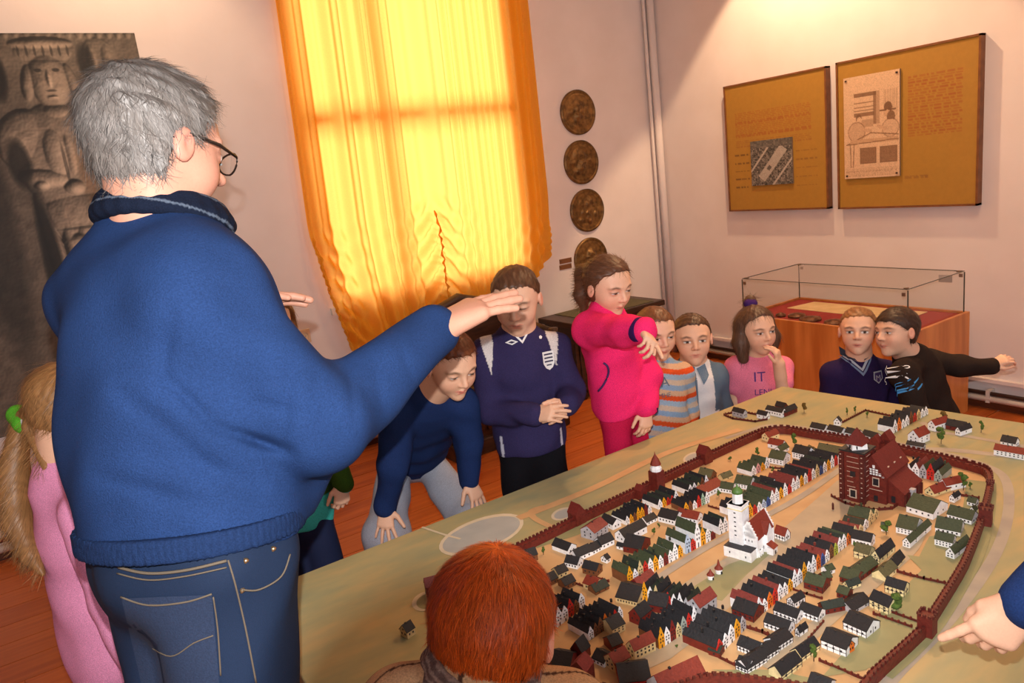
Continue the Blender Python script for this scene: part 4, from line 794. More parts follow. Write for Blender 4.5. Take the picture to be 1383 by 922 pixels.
# ---------------------------------------------------------------- town wall with battlements and towers
brick = mat('model_brick', (94, 27, 19), 0.6, c2=(114, 37, 26), scale=120.0, bump=0.3)
brickd = mat('model_brick_dark', (76, 22, 17), 0.6, c2=(90, 28, 22), scale=120.0)
paleband = mat('pale_render', (206, 180, 160), 0.6)
def town_wall():
    P = np.array([G(*p)[:2] for p in smooth_pts(WALL, 3, True)]); root = empty('model_rampart', (P[0][0], P[0][1], TZ)); o0 = P[0].copy()
    tag(root, 'brick red miniature town wall with battlements ringing the model town', 'model wall')
    n = len(P); H_, Tk = 0.020, 0.015; V = []
    for i in range(n):
        d = P[(i+1) % n]-P[i-1]; d /= np.linalg.norm(d); V.append(np.array([d[1], -d[0]]))
    V = np.array(V); cen = P.mean(0)
    if ((P-cen)*V).sum() < 0: V = -V                                   # V points out of the town
    bt = MB()
    for i in range(0, n):
        j = (i+1) % n; a, b = P[i]-o0, P[j]-o0; va, vb = V[i], V[j]
        q = [a-va*Tk/2, b-vb*Tk/2, b+vb*Tk/2, a+va*Tk/2]; m = MB().prism([tuple(x) for x in q], 0, H_)
        q2 = [a+va*(Tk/2-0.004), b+vb*(Tk/2-0.004), b+vb*Tk/2, a+va*Tk/2]; m.prism([tuple(x) for x in q2], H_, H_+0.004)
        m.obj('wall_section', brick, root)
        L_ = np.linalg.norm(b-a); k = max(1, int(L_/0.0125))
        for s in range(k):
            t0, t1 = (s+0.2)/k, (s+0.72)/k
            c = [a+(b-a)*t0+va*(Tk/2-0.004), a+(b-a)*t1+vb*(Tk/2-0.004), a+(b-a)*t1+vb*Tk/2, a+(b-a)*t0+va*Tk/2]; bt.prism([tuple(x) for x in c], H_+0.004, H_+0.0095)
            c = [a+(b-a)*t0-va*Tk/2, a+(b-a)*t1-vb*Tk/2, a+(b-a)*t1-vb*(Tk/2-0.002), a+(b-a)*t0-va*(Tk/2-0.002)]; bt.prism([tuple(x) for x in c], H_, H_+0.003)
    tag(bt.obj('battlement', brickd, root), kind='stuff')
    def place(px, py, dx=0.0): g = G(px, py)[:2]; i = int(np.argmin(((P-g)**2).sum(1))); d = P[(i+1) % n]-P[i-1]; return g-o0, math.atan2(d[1], d[0])
    def tower(px, py, wpx, hpx, rpx, lab, kind='gable', roofm=None, depth=1.0):
        p, a = place(px, py); sc = (G(px, py)-CC)@CF/FPX; w, h, r = wpx*sc, hpx*sc, rpx*sc; d = w*depth
        t = MB().box(-w/2, w/2, -d/2, d/2, 0, h).obj('wall_tower', brick, root, (p[0], p[1], 0), (0, 0, a)); t['label'] = lab
        if kind == 'gable':
            g = MB().add([(-w/2, -d/2, h), (w/2, -d/2, h), (0, -d/2, h+r), (-w/2, d/2, h), (w/2, d/2, h), (0, d/2, h+r)], [(0, 1, 2), (5, 4, 3), (0, 3, 4, 1)]); g.obj('tower_gable', brick, t)
            q = roof_mesh(w, d, h, r, 0.001); q.v = [(x-w/2, y-d/2, z) for x, y, z in q.v]; q.obj('tower_roof', roofm or paint('bk', True), t)
        elif kind == 'flat':
            c = MB()
            for s in range(3):
                for e_ in (-1, 1): c.box(-w/2+w*(s+.15)/3, -w/2+w*(s+.7)/3, e_*d/2-0.002, e_*d/2+0.002, h, h+r); c.box(e_*w/2-0.002, e_*w/2+0.002, -d/2+d*(s+.15)/3, -d/2+d*(s+.7)/3, h, h+r)
            c.obj('tower_parapet', brickd, t)
        else:
            MB().lathe([(w*0.50, h), (w*0.52, h+r*0.16), (w*0.42, h+r*0.22), (w*0.40, h+r*0.34)], 8).obj('white_gallery', paint('w'), t)
            MB().lathe([(w*0.50, h+r*0.32), (w*0.30, h+r*0.62), (w*0.06, h+r*0.85), (w*0.01, h+r)], 8).obj('spire', paint('rr', True), t)
        return t
    tower(780, 706, 17, 17, 12, 'gabled brick wall tower beside the small pond')
    tower(888, 661, 15, 28, 27, 'square brick wall tower with white gallery and pointed red spire', 'spire')
    tower(866, 673, 12, 14, 6, 'low brick gatehouse left of the spired tower', 'gable')
    tower(952, 624, 15, 15, 9, 'gabled brick wall tower right of the spired tower')
    tower(1331, 708, 15, 24, 4, 'square brick tower on the right stretch of wall', 'flat')
    tower(1252, 856, 19, 30, 4, 'square brick tower on the near right stretch of wall', 'flat')
    tower(1337, 662, 8, 12, 3, 'small brick turret at the right wall corner', 'flat')
    tower(584, 806, 15, 20, 10, 'brick wall tower left of the ginger hair')
    tower(1198, 604, 15, 14, 10, 'gabled brick gate tower behind the church', 'gable')
    tower(1183, 606, 12, 12, 8, 'smaller brick gate tower behind the church spire', 'gable')
    tower(788, 920, 24, 26, 12, 'large dark brick gate tower beside the ginger-haired boy', 'gable', paint('dr', True))
    tower(785, 886, 19, 14, 14, 'dark brick gate with black roof beside the ginger-haired boy', 'gable', paint('k', True))
town_wall()
# ---------------------------------------------------------------- brick church
def church():
    A, B = G(1136, 673), G(1167, 681); ax = B-A; rz = math.atan2(ax[1], ax[0]); W = np.linalg.norm(ax[:2])
    root = empty('model_church', (A[0], A[1], TZ), rz); tag(root, 'big brick red miniature church with massive tower and pyramid cap', 'model church')
    sc = (A-CC)@CF/FPX; Ht = 70*sc
    t = MB().box(0, W, 0, W, 0, Ht).obj('tower', brick, root)
    bu = MB()
    for x in (-0.003, W-0.010): bu.box(x, x+0.013, -0.004, 0.008, 0, Ht*0.97)
    bu.box(W-0.004, W+0.004, W-0.01, W+0.003, 0, Ht*0.97); bu.obj('buttress', brickd, t)
    ba = MB(); r2 = random.Random(4)
    for k in range(9):
        z = Ht*(0.1+0.1*k); ba.box(W*0.28, W*(0.5+0.35*r2.random()), -0.0008, 0.0004, z, z+0.0012)
        for x in (0.0, W-0.006): ba.box(x, x+0.004, -0.0048, -0.0038, z+0.004, z+0.006)
        ba.box(W-0.0004, W+0.0008, W*0.2, W*0.6, z+0.003, z+0.0042)
    ba.obj('pale_band', paleband, t)
    wi = MB(); wi.box(W*0.42, W*0.64, -0.0010, 0.0004, Ht*0.10, Ht*0.24); wi.box(W*0.42, W*0.64, -0.0010, 0.0004, Ht*0.52, Ht*0.62); wi.obj('tower_window', windm, t)
    s2 = MB().box(W*0.37, W*0.69, -0.0007, 0.0003, Ht*0.08, Ht*0.26); s2.obj('window_surround', paleband, t)
    MB().box(-0.003, W+0.003, -0.003, W+0.003, Ht, Ht+0.004).obj('cornice', paint('k', True), t)
    MB().lathe([(W*0.46, Ht+0.004), (W*0.44, Ht+0.014), (W*0.44, Ht+0.018)], 4, (W/2, W/2, 0)).obj('belfry', paint('w'), t, None, None)
    bw = MB()
    for e_ in (0, 1):
        for k in range(2): bw.box(W*0.3+k*W*0.25, W*0.42+k*W*0.25, W/2-W*0.33 if e_ == 0 else W/2+W*0.31, W/2-W*0.31 if e_ == 0 else W/2+W*0.33, Ht+0.006, Ht+0.015)
    bw.obj('belfry_opening', windm, t)
    for o_ in root.children[0].children:
        if o_.name.startswith('belfry'): pass
    cap = MB(); z0 = Ht+0.018; e_ = W*0.12
    cap.add([(e_, e_, z0), (W-e_, e_, z0), (W-e_, W-e_, z0), (e_, W-e_, z0), (W/2, W/2, z0+0.044)], [(0, 1, 4), (1, 2, 4), (2, 3, 4), (3, 0, 4), (3, 2, 1, 0)]); cap.obj('pyramid_roof', paint('bk', True), t)
    nx0, nx1, ny0, ny1 = W*0.55, W+0.046, W*0.45, W*0.45+0.135; nh, nr = 0.080, 0.052; nw = nx1-nx0
    g = gable_mesh(nw, ny1-ny0, nh, nr); g.v = [(x+nx0, y+ny0, z) for x, y, z in g.v]; nv = g.obj('nave', brick, root)
    r_ = roof_mesh(nw, ny1-ny0, nh, nr, 0.003); r_.v = [(x+nx0, y+ny0, z) for x, y, z in r_.v]; nrf = r_.obj('nave_roof', paint('bk', True), root)
    st = MB(); 
    for i in range(5): st.box(W+0.003+i*0.008, W+0.009+i*0.008, ny0-0.002, ny0, nh*0.98, nh+0.026-abs(i-1.0)*0.010)
    sg = st.obj('stepped_gable', paint('w'), nv); tb = MB()
    for i in range(6): tb.box(W+0.003+i*0.0075, W+0.0042+i*0.0075, ny0-0.003, ny0-0.002, nh*0.95, nh+0.022-abs(i-1.0)*0.008)
    for k in range(4): tb.box(W+0.003, W+0.042-k*0.004, ny0-0.003, ny0-0.002, nh*(0.97+0.08*k), nh*(0.97+0.08*k)+0.0012)
    tb.obj('gable_tracery', brickd, sg)
    w_ = MB(); w_.box(W+0.012, W+0.026, ny0-0.0012, ny0, nh*0.62, nh*0.86); w_.box(W+0.014, W+0.024, ny0-0.0012, ny0, 0.004, 0.02); w_.obj('nave_window', windm, nv)
    p_ = MB(); p_.box(W+0.002, W+0.036, ny0-0.001, ny0, nh*0.45, nh*0.45+0.0015); p_.box(W+0.010, W+0.028, ny0-0.0008, ny0, nh*0.58, nh*0.90); p_.obj('pale_band', paleband, nv)
    for k in range(3):
        y = ny0+0.03+k*0.038; d = MB().box(nx1-0.016, nx1-0.008, y, y+0.008, nh, nh+0.016); d.obj('dormer', paleband, nrf)
    a0, a1, ay0, ay1 = nx1, nx1+0.040, ny0+0.012, ny0+0.12
    ai = MB().add([(a0, ay0, 0), (a1, ay0, 0), (a1, ay0, 0.036), (a0, ay0, 0.066), (a0, ay1, 0), (a1, ay1, 0), (a1, ay1, 0.036), (a0, ay1, 0.066)], [(0, 1, 2, 3), (7, 6, 5, 4), (1, 5, 6, 2), (0, 3, 7, 4)]).obj('side_aisle', brick, root)
    MB().add([(a0, ay0-.002, 0.066), (a1+.003, ay0-.002, 0.034), (a1+.003, ay1+.002, 0.034), (a0, ay1+.002, 0.066), (a0, ay0-.002, 0.069), (a1+.003, ay0-.002, 0.037), (a1+.003, ay1+.002, 0.037), (a0, ay1+.002, 0.069)], [(0, 3, 2, 1), (4, 5, 6, 7), (0, 1, 5, 4), (1, 2, 6, 5), (2, 3, 7, 6), (3, 0, 4, 7)]).obj('aisle_roof', paint('bk', True), ai)
    fw = MB(); fw.box(a0+0.008, a0+0.018, ay0-0.001, ay0, 0.006, 0.024)
    for k in range(4): fw.box(a1-.0003, a1+0.001, ay0+0.012+k*0.026, ay0+0.018+k*0.026, 0.006, 0.026)
    fw.obj('aisle_window', windm, ai)
    bt2 = MB()
    for k in range(5): bt2.box(a1, a1+0.005, ay0+0.001+k*0.0255, ay0+0.006+k*0.0255, 0, 0.032)
    bt2.obj('buttress', brickd, ai)
    MB().box(a1, a1+0.012, ay0+0.030, ay0+0.045, 0, 0.040).obj('porch', paint('gr'), ai)
church()
# ---------------------------------------------------------------- white town hall
def town_hall():
    A, B = G(978, 750), G(1015, 761); ax = B-A; rz = math.atan2(ax[1], ax[0]); W = np.linalg.norm(ax[:2]); sc = (A-CC)@CF/FPX; wh = paint('w')
    root = empty('model_town_hall', (A[0], A[1], TZ), rz); tag(root, 'white miniature town hall with tall tower, stepped gable and red roof', 'model building')
    fb = MB().box(0, W, 0, 0.030, 0, 15*sc).obj('front_block', wh, root); b_ = MB(); b_.box(0, W, -0.0004, 0.0304, 15*sc, 15*sc+0.0008); b_.obj('ledge_line', windm, fb)
    w_ = MB(); w_.box(W*0.2, W*0.24, -0.0006, 0, 0.012, 0.017); w_.box(W*0.78, W*0.82, -0.0006, 0, 0.010, 0.015); w_.obj('windows', windm, fb)
    tw_ = 20*sc; tx, ty = 0.004, 0.022; th = 72*sc
    t = MB().box(tx, tx+tw_, ty, ty+tw_, 0, th).obj('tower', wh, root)
    MB().box(tx-0.0015, tx+tw_+0.0015, ty-0.0015, ty+tw_+0.0015, th*0.90, th*0.915).obj('tower_band', paint('c'), t); MB().box(tx-0.0015, tx+tw_+0.0015, ty-0.0015, ty+tw_+0.0015, th-0.003, th).obj('tower_band', wh, t)
    w_ = MB()
    for k in range(6): w_.box(tx+tw_*0.42, tx+tw_*0.56, ty-0.0006, ty, th*(0.38+0.09*k), th*(0.40+0.09*k))
    w_.obj('windows', windm, t)
    cx, cy = tx+tw_/2, ty+tw_/2
    dr = MB().lathe([(tw_*0.36, th), (tw_*0.35, th+14*sc), (tw_*0.30, th+14.5*sc)], 8, (cx, cy, 0)).obj('drum', wh, t)
    MB().lathe([(tw_*0.38, th+14*sc), (tw_*0.36, th+17*sc), (tw_*0.26, th+20*sc), (tw_*0.08, th+22*sc), (0.0006, th+27*sc)], 12, (cx, cy, 0)).obj('green_dome', mat('copper_green', (84, 120, 56), 0.5), t, smooth=True)
    hx0, hx1, hy0, hy1 = W*0.42, W*1.02, 0.030, 0.030+0.088; hh, hr = 27*sc, 22*sc; hw_ = hx1-hx0
    g = gable_mesh(hw_, hy1-hy0, hh, hr); g.v = [(x+hx0, y+hy0, z) for x, y, z in g.v]; hl = g.obj('hall', wh, root)
    r_ = roof_mesh(hw_, hy1-hy0-0.008, hh, hr, 0.002); r_.v = [(x+hx0, y+hy0+0.004, z) for x, y, z in r_.v]; r_.obj('hall_roof', paint('rr', True), root)
    for yy in (hy0-0.001, hy1-0.003):
        st = MB(); n = 6
        for i in range(n):
            f0 = i/n; x0, x1 = hx0+hw_*0.5*f0-0.001, hx1-hw_*0.5*f0+0.001; st.box(x0, x1, yy, yy+0.004, 0 if i == 0 else hh+hr*f0-hr/n, hh+hr*(i+1)/n)
        st.obj('stepped_gable', wh, hl)
    w_ = MB(); 
    for i in range(4): w_.box(hx1, hx1+0.0006, hy0+0.012+i*0.02, hy0+0.016+i*0.02, 0.010, 0.018)
    for k in range(3): w_.box(hx0+hw_*(0.3+0.2*k), hx0+hw_*(0.34+0.2*k), hy0-0.0016, hy0-0.001, hh*0.8, hh*0.9)
    w_.obj('windows', windm, hl)
    dg_ = gable_mesh(0.028, hw_*0.5+0.010, hh*1.02, hr*0.62); dg_.v = [(hx1+0.010-y, hy0+0.034+x, z) for x, y, z in dg_.v]; d = dg_.obj('side_gable', wh, hl)
    dr_ = roof_mesh(0.028, hw_*0.5+0.006, hh*1.02, hr*0.62, 0.001); dr_.v = [(hx1+0.008-y, hy0+0.034+x, z) for x, y, z in dr_.v]; dr_.obj('side_gable_roof', paint('rr', True), d)
    po = MB().box(hx1+0.010, hx1+0.026, hy0+0.028, hy0+0.052, 0, 0.018).obj('porch', wh, root)
    MB().add([(hx1+0.009, hy0+0.027, 0.028), (hx1+0.028, hy0+0.027, 0.018), (hx1+0.028, hy0+0.053, 0.018), (hx1+0.009, hy0+0.053, 0.028)], [(0, 1, 2, 3)]).obj('porch_roof', paint('rr', True), po)
    MB().box(hx1+0.0262, hx1+0.0268, hy0+0.037, hy0+0.043, 0, 0.010).obj('porch_door', windm, po)
    for q in range(3): MB().box(hx1, hx1+0.004, hy0+0.003+q*0.009, hy0+0.006+q*0.009, 0, 0.016).obj('buttress', wh, hl)
town_hall()
house('low white timbered annex with red roof beside the white town hall', (1046, 727), (1060, 732), (1067, 727), 9, 10, 'w', 'w', 'rr', 3, 1, True, False)
# ---------------------------------------------------------------- wells, trees, fences
for (px, py, s, lb) in ((960, 782, 1.0, 'small white round well house with red cone roof, left one'), (971, 774, 1.1, 'small white round well house with pointed red roof, right one')):
    g = G(px, py); t = empty('model_well', (g[0], g[1], TZ)); tag(t, lb, 'model well', 'model wells on the market')
    MB().lathe([(0.007*s, 0), (0.0075*s, 0.009*s), (0.007*s, 0.013*s)], 10).obj('well_wall', paint('w'), t); MB().lathe([(0.0095*s, 0.012*s), (0.004*s, 0.019*s), (0.001, 0.026*s if s < 1.05 else 0.036)], 10).obj('well_roof', paint('rr', True), t)
    MB().box(-0.002, 0.002, -0.0085*s, -0.0065*s, 0, 0.007*s).obj('well_opening', windm, t)
g = G(1125, 688); t = MB().box(-0.002, 0.002, -0.002, 0.002, 0, 0.016); t.lathe([(0.003, 0.016), (0.002, 0.019), (0.0004, 0.021)], 6); tag(t.obj('model_column', brickd, None, (g[0], g[1], TZ)), 'small dark brick column standing in front of the church', 'model column')
leafm = mat('sponge_leaf', (52, 78, 24), 0.9, c2=(86, 108, 38), scale=180.0, bump=0.4); trunkm = mat('twig', (74, 56, 34), 0.8); autm = mat('autumn_leaf', (120, 84, 26), 0.9, c2=(70, 66, 26), scale=180.0)
def ico(r, c, seed):
    bm = bmesh.new(); bmesh.ops.create_icosphere(bm, subdivisions=2, radius=1.0); r2 = random.Random(seed); 
    for v in bm.verts: v.co *= 1+r2.uniform(-0.25, 0.2)
    out = MB(); out.add([(c[0]+v.co.x*r[0], c[1]+v.co.y*r[1], c[2]+v.co.z*r[2]) for v in bm.verts], [tuple(v.index for v in f.verts) for f in bm.faces]); bm.free(); return out
TR = [(1207, 824, 24, 'leafy green tree beside the cream blue-black roofed house', 2.0), (1099, 893, 26, 'slim tree on a wire trunk before the stepped-roof white house', 0.9), (1156, 748, 16, 'small bush tree beside the cream olive-roofed house', 1.0), (1197, 722, 20, 'round tree beside the tiny kiosk', 1.3), (1301, 662, 26, 'tall slim tree near the right wall corner', 1.0), (1310, 660, 10, 'low bush right of the tall slim tree', 0.9),
      (1073, 603, 18, 'slim tree close to the far wall', 0.9), (1023, 617, 14, 'tree left of the small green-roofed row', 0.9), (971, 671, 10, 'little bush in the yard left of the green dome', 1.3), (986, 622, 6, 'flat bush on the bare ground by the far wall', 1.6), (1000, 631, 9, 'tiny tree beside the small green-roofed row', 0.8), (883, 722, 10, 'left bush in the yard of the white L-shaped house', 1.2), (890, 712, 6, 'right bush in the yard of the white L-shaped house', 1.4),
      (734, 749, 11, 'small bush beside the long wall near the ginger hair', 1.2), (914, 875, 5, 'dark low bush on the pale street', 2.2), (1086, 557, 14, 'autumn tree at the far edge of the table', 1.0), (1271, 599, 22, 'branching tree between the two outer roads', 1.2), (1325, 584, 16, 'narrow tree beyond the upper road', 0.8), (1275, 574, 18, 'brown autumn tree beside the brick farm', 1.2), (1144, 560, 10, 'left small tree along the outer fence', 0.8), (1155, 558, 10, 'right small tree along the outer fence', 0.8), (1171, 563, 8, 'bush inside the outer fence corner', 1.2), (1044, 638, 8, 'bush before the three-windowed white house', 1.0)]
for i, (px, py, hpx, lb, fat) in enumerate(TR):
    g = G(px, py); sc = (g-CC)@CF/FPX; h = hpx*sc; t = empty('model_tree', (g[0], g[1], TZ)); tag(t, lb, 'model tree', 'sponge trees of the model')
    r2 = random.Random(i); MB().tube([(0, 0, 0), (0.001, 0, h*0.45), (0, 0.001, h*0.8)], [0.0012, 0.0009, 0.0005], 5).obj('trunk', trunkm, t)
    fo = MB()
    for k in range(4):
        w_ = h*0.16*fat*r2.uniform(0.7, 1.2); b = ico((w_, w_, h*0.16*r2.uniform(0.8, 1.3)), (r2.uniform(-1, 1)*h*0.12*fat, r2.uniform(-1, 1)*h*0.12*fat, h*(0.45+0.15*k)), i*7+k); fo.add(b.v, b.f)
    fo.obj('foliage', autm if 'autumn' in lb else leafm, t, smooth=False)
FE = [([(1212, 773), (1248, 783), (1285, 791)], 7, 'brick fence crossing the field right of the lane houses'), ([(1201, 827), (1240, 841)], 7, 'upper brick fence running to the near right wall tower'), ([(1180, 830), (1231, 848)], 7, 'lower brick fence running to the near right wall tower'), ([(1107, 893), (1168, 919)], 7, 'brick fence below the stepped-roof white houses'), ([(1005, 847), (1030, 855), (1052, 866)], 8, 'brick fence between the timbered white long houses'), ([(972, 889), (992, 899)], 7, 'short brick fence joining the long brick side wall'),
      ([(1072, 797), (1090, 803), (1110, 809)], 5, 'brick fence behind the courtyard group'), ([(1084, 873), (1112, 841)], 6, 'brick fence along the lane beside the courtyard group'), ([(1288, 668), (1322, 674)], 6, 'brick fence round the small right yard'), ([(978, 561), (990, 566), (1020, 570), (1036, 567)], 4, 'low brick fence of the small farm garden, front'), ([(980, 560), (1000, 556), (1024, 561)], 4, 'low brick fence of the small farm garden, back'), ([(1138, 571), (1169, 555), (1206, 563)], 4, 'low brown fence of the large outer enclosure'), ([(1123, 671), (1142, 681), (1180, 690), (1203, 688)], 6, 'brick churchyard wall in front of the church'), ([(1205, 688), (1226, 673), (1245, 658), (1232, 647)], 6, 'brick churchyard wall right of the church'), ([(1040, 632), (1062, 634), (1074, 628)], 4, 'low brick fence behind the market street row'), ([(957, 684), (978, 690)], 4, 'low brick fence left of the green dome'), ([(913, 703), (930, 710)], 4, 'low brick fence before the red-roofed cottage'), ([(776, 788), (790, 793)], 5, 'brick fence among the small huts'), ([(806, 781), (822, 786)], 5, 'brick fence beside the brown plank barn')]
for pts, hpx, lb in FE:
    P = [G(*p) for p in pts]; o0 = P[0]; root = empty('model_fence', (o0[0], o0[1], TZ)); tag(root, lb, 'model fence', 'brick fences of the model'); sc = (o0-CC)@CF/FPX; h = hpx*sc*0.8
    for a, b in zip(P[:-1], P[1:]):
        d = (b-a)[:2]; L_ = np.linalg.norm(d); d /= L_; nn_ = np.array([-d[1], d[0]])*0.0012; a2, b2 = (a-o0)[:2], (b-o0)[:2]
        MB().prism([tuple(a2-nn_), tuple(b2-nn_), tuple(b2+nn_), tuple(a2+nn_)], 0, h*0.72).obj('fence_panel', brickd, root)
        n = max(2, int(L_/0.012)); po = MB()
        for k in range(n+1): c = a2+(b2-a2)*k/n; po.box(c[0]-0.0016, c[0]+0.0016, c[1]-0.0016, c[1]+0.0016, 0, h)
        po.obj('fence_posts', brick, root)
# ================================================================ bodies: smooth solids meshed on a grid
def nrm(v): v = np.asarray(v, float); return v/(np.linalg.norm(v)+1e-12)
def lerp(a, b, t): return np.asarray(a)*(1-t)+np.asarray(b)*t
class Sh:
    def __init__(s): s.p = []; s.lo = np.full(3, 1e9); s.hi = np.full(3, -1e9); s.disp = None
    def _bb(s, c, r): c = np.asarray(c, float); s.lo = np.minimum(s.lo, c-r); s.hi = np.maximum(s.hi, c+r)
    def cone(s, a, b, ra, rb, k=0.01, sub=False):
        a, b = np.asarray(a, np.float32), np.asarray(b, np.float32)
        if not sub: s._bb(a, ra); s._bb(b, rb)
        s.p.append(('c', a, b, ra, rb, k, sub)); return s
    def chain(s, pts, rs, k=0.01):
        for i in range(len(pts)-1): s.cone(pts[i], pts[i+1], rs[i], rs[i+1], k)
        return s
    def ell(s, c, r, M=None, k=0.01, sub=False):
        c = np.asarray(c, np.float32); r = np.asarray(r, np.float32)
        if not sub: s._bb(c, float(r.max()) if M is not None else r)
        s.p.append(('e', c, r, None if M is None else np.asarray(M, np.float32), k, sub)); return s
    def cut(s, pt, n, k=0.004):                      # removes everything on the side n points to
        s.p.append(('p', np.asarray(pt, np.float32), np.asarray(nrm(n), np.float32), k)); return s
    def fn(s, f, k=0.004): s.p.append(('f', f, k)); return s         # removes where f(P) > 0
    def grp(s, sub, M, o, sc, k=0.01):               # sub-shape in a local frame, columns of M are its axes
        M = np.asarray(M, np.float32); o = np.asarray(o, np.float32)
        for c in np.array(np.meshgrid([sub.lo[0], sub.hi[0]], [sub.lo[1], sub.hi[1]], [sub.lo[2], sub.hi[2]])).reshape(3, -1).T: s._bb(o+M@(c*sc), 0)
        s.p.append(('g', sub, M, o, sc, k)); return s
    def __call__(s, P):
        d = np.full(len(P), 9.0, np.float32)
        def add(e, k, sub):
            nonlocal d
            if sub: h = np.maximum(k-np.abs(d+e), 0)/k; d = np.maximum(d, -e)+h*h*k*0.25
            else: h = np.maximum(k-np.abs(d-e), 0)/k; d = np.minimum(d, e)-h*h*k*0.25
        for q in s.p:
            if q[0] == 'c':
                pa = P-q[1]; ba = q[2]-q[1]; h = np.clip(pa@ba/(ba@ba+1e-9), 0, 1); add(np.sqrt(((pa-h[:, None]*ba)**2).sum(1))-(q[3]+(q[4]-q[3])*h), q[5], q[6])
            elif q[0] == 'e':
                w = P-q[1]; w = w if q[3] is None else w@q[3]; k0 = np.sqrt(((w/q[2])**2).sum(1)); k1 = np.sqrt(((w/q[2]**2)**2).sum(1)); add(k0*(k0-1)/np.maximum(k1, 1e-6), q[4], q[5])
            elif q[0] == 'p':
                e = (P-q[1])@q[2]; k = q[3]; h = np.maximum(k-np.abs(d-e), 0)/k; d = np.maximum(d, e)+h*h*k*0.25
            elif q[0] == 'f':
                e = q[1](P); k = q[2]; h = np.maximum(k-np.abs(d-e), 0)/k; d = np.maximum(d, e)+h*h*k*0.25
            else: add(q[1]((P-q[3])@q[2]/q[4])*q[4], q[5], False)
        if s.disp is not None: d = d+s.disp(P)
        return d
    def net(s, h, pad=3): return snet(s, s.lo-pad*h-0.004, s.hi+pad*h+0.004, h)
def snet(f, lo, hi, h, B=5):
    lo = np.asarray(lo, np.float32); nb = np.ceil((np.asarray(hi)-lo)/(h*B)).astype(int)+1
    ax = [lo[i]+h*(B*np.arange(nb[i])+(B-1)/2) for i in range(3)]; Cg = np.stack(np.meshgrid(*ax, indexing='ij'), -1).reshape(-1, 3).astype(np.float32)
    c = f(Cg); act = np.where(np.abs(c) < h*B*1.25+0.006)[0]
    vals = np.repeat(np.repeat(np.repeat(c.reshape(nb), B, 0), B, 1), B, 2).astype(np.float32)
    bi = np.stack(np.unravel_index(act, nb), -1)*B; off = np.stack(np.meshgrid(*[np.arange(B)]*3, indexing='ij'), -1).reshape(-1, 3)
    I = (bi[:, None, :]+off[None]).reshape(-1, 3)
    for k in range(0, len(I), 400000): q = I[k:k+400000]; vals[q[:, 0], q[:, 1], q[:, 2]] = f((lo+h*q).astype(np.float32))
    sg = vals < 0; n = np.array(vals.shape); cn = [sg[x:n[0]-1+x, y:n[1]-1+y, z:n[2]-1+z] for x in (0, 1) for y in (0, 1) for z in (0, 1)]
    sm = sum(q.astype(np.int8) for q in cn); ci = np.stack(np.where((sm > 0) & (sm < 8)), -1)
    cid = np.full(n-1, -1, np.int64); cid[ci[:, 0], ci[:, 1], ci[:, 2]] = np.arange(len(ci))
    acc = np.zeros((len(ci), 3), np.float32); cnt = np.zeros(len(ci), np.float32)
    cor = [(x, y, z) for x in (0, 1) for y in (0, 1) for z in (0, 1)]
    g = {k: vals[ci[:, 0]+k[0], ci[:, 1]+k[1], ci[:, 2]+k[2]] for k in cor}
    for a in cor:
        for d_ in range(3):
            if a[d_] == 0:
                b = list(a); b[d_] = 1; b = tuple(b); va, vb = g[a], g[b]; m = (va < 0) != (vb < 0); t = np.where(m, va/(va-vb+1e-12), 0)
                p = np.array(a, np.float32)[None]*np.ones((len(ci), 1), np.float32); p[:, d_] = t; acc += p*m[:, None]; cnt += m
    V = lo+h*(ci+acc/np.maximum(cnt, 1)[:, None]); F_ = []
    for d_ in range(3):
        a = [slice(1, -1)]*3; b = [slice(1, -1)]*3; a[d_] = slice(0, n[d_]-1); b[d_] = slice(1, n[d_])
        s0, s1 = sg[tuple(a)], sg[tuple(b)]; e = np.stack(np.where(s0 != s1), -1); o = np.ones(3, int); o[d_] = 0; e = e+o
        if not len(e): continue
        neg = sg[e[:, 0], e[:, 1], e[:, 2]]; u, v = (d_+1) % 3, (d_+2) % 3; du = np.zeros(3, int); du[u] = 1; dv = np.zeros(3, int); dv[v] = 1
        ids = [cid[tuple((e-q).T)] for q in (du+dv, dv, 0*du, du)]; q4 = np.stack(ids, -1); q4[~neg] = q4[~neg][:, ::-1]; F_.append(q4)
    F_ = np.concatenate(F_); return V, F_[(F_ >= 0).all(1)]
def np_mesh(name, V, F_, cols=None):
    me = bpy.data.meshes.new(name); me.vertices.add(len(V)); me.vertices.foreach_set('co', np.asarray(V, np.float32).ravel())
    k = F_.shape[1]; me.loops.add(F_.size); me.loops.foreach_set('vertex_index', F_.ravel().astype(np.int32)); me.polygons.add(len(F_)); me.polygons.foreach_set('loop_start', (np.arange(len(F_))*k).astype(np.int32))
    me.update(calc_edges=True); me.polygons.foreach_set('use_smooth', np.ones(len(F_), bool)); me.validate()
    if cols is not None: vcol(me, cols)
    return me
def join(parts):                                     # (V, F, colours) lists into one
    V, F_, Cc, k = [], [], [], 0
    for v, f, c in parts: V.append(v); F_.append(f+k); Cc.append(c); k += len(v)
    return np.concatenate(V), np.concatenate(F_), np.concatenate(Cc)
def wrinkle(amp, freq, seed, dirs=3):
    r2 = np.random.default_rng(seed); W = r2.normal(0, 1, (dirs, 3)); W /= np.linalg.norm(W, axis=1)[:, None]; ph = r2.uniform(0, 6, dirs); W2 = r2.normal(0, 1, (dirs, 3))*freq*0.35
    def f(P):
        o = 0
        for i in range(dirs): o = o+np.sin(P@(W[i]*freq*(1+0.4*i)).astype(np.float32)+ph[i]+1.6*np.sin(P@W2[i].astype(np.float32)+i))
        return (amp/dirs*o).astype(np.float32)
    return f
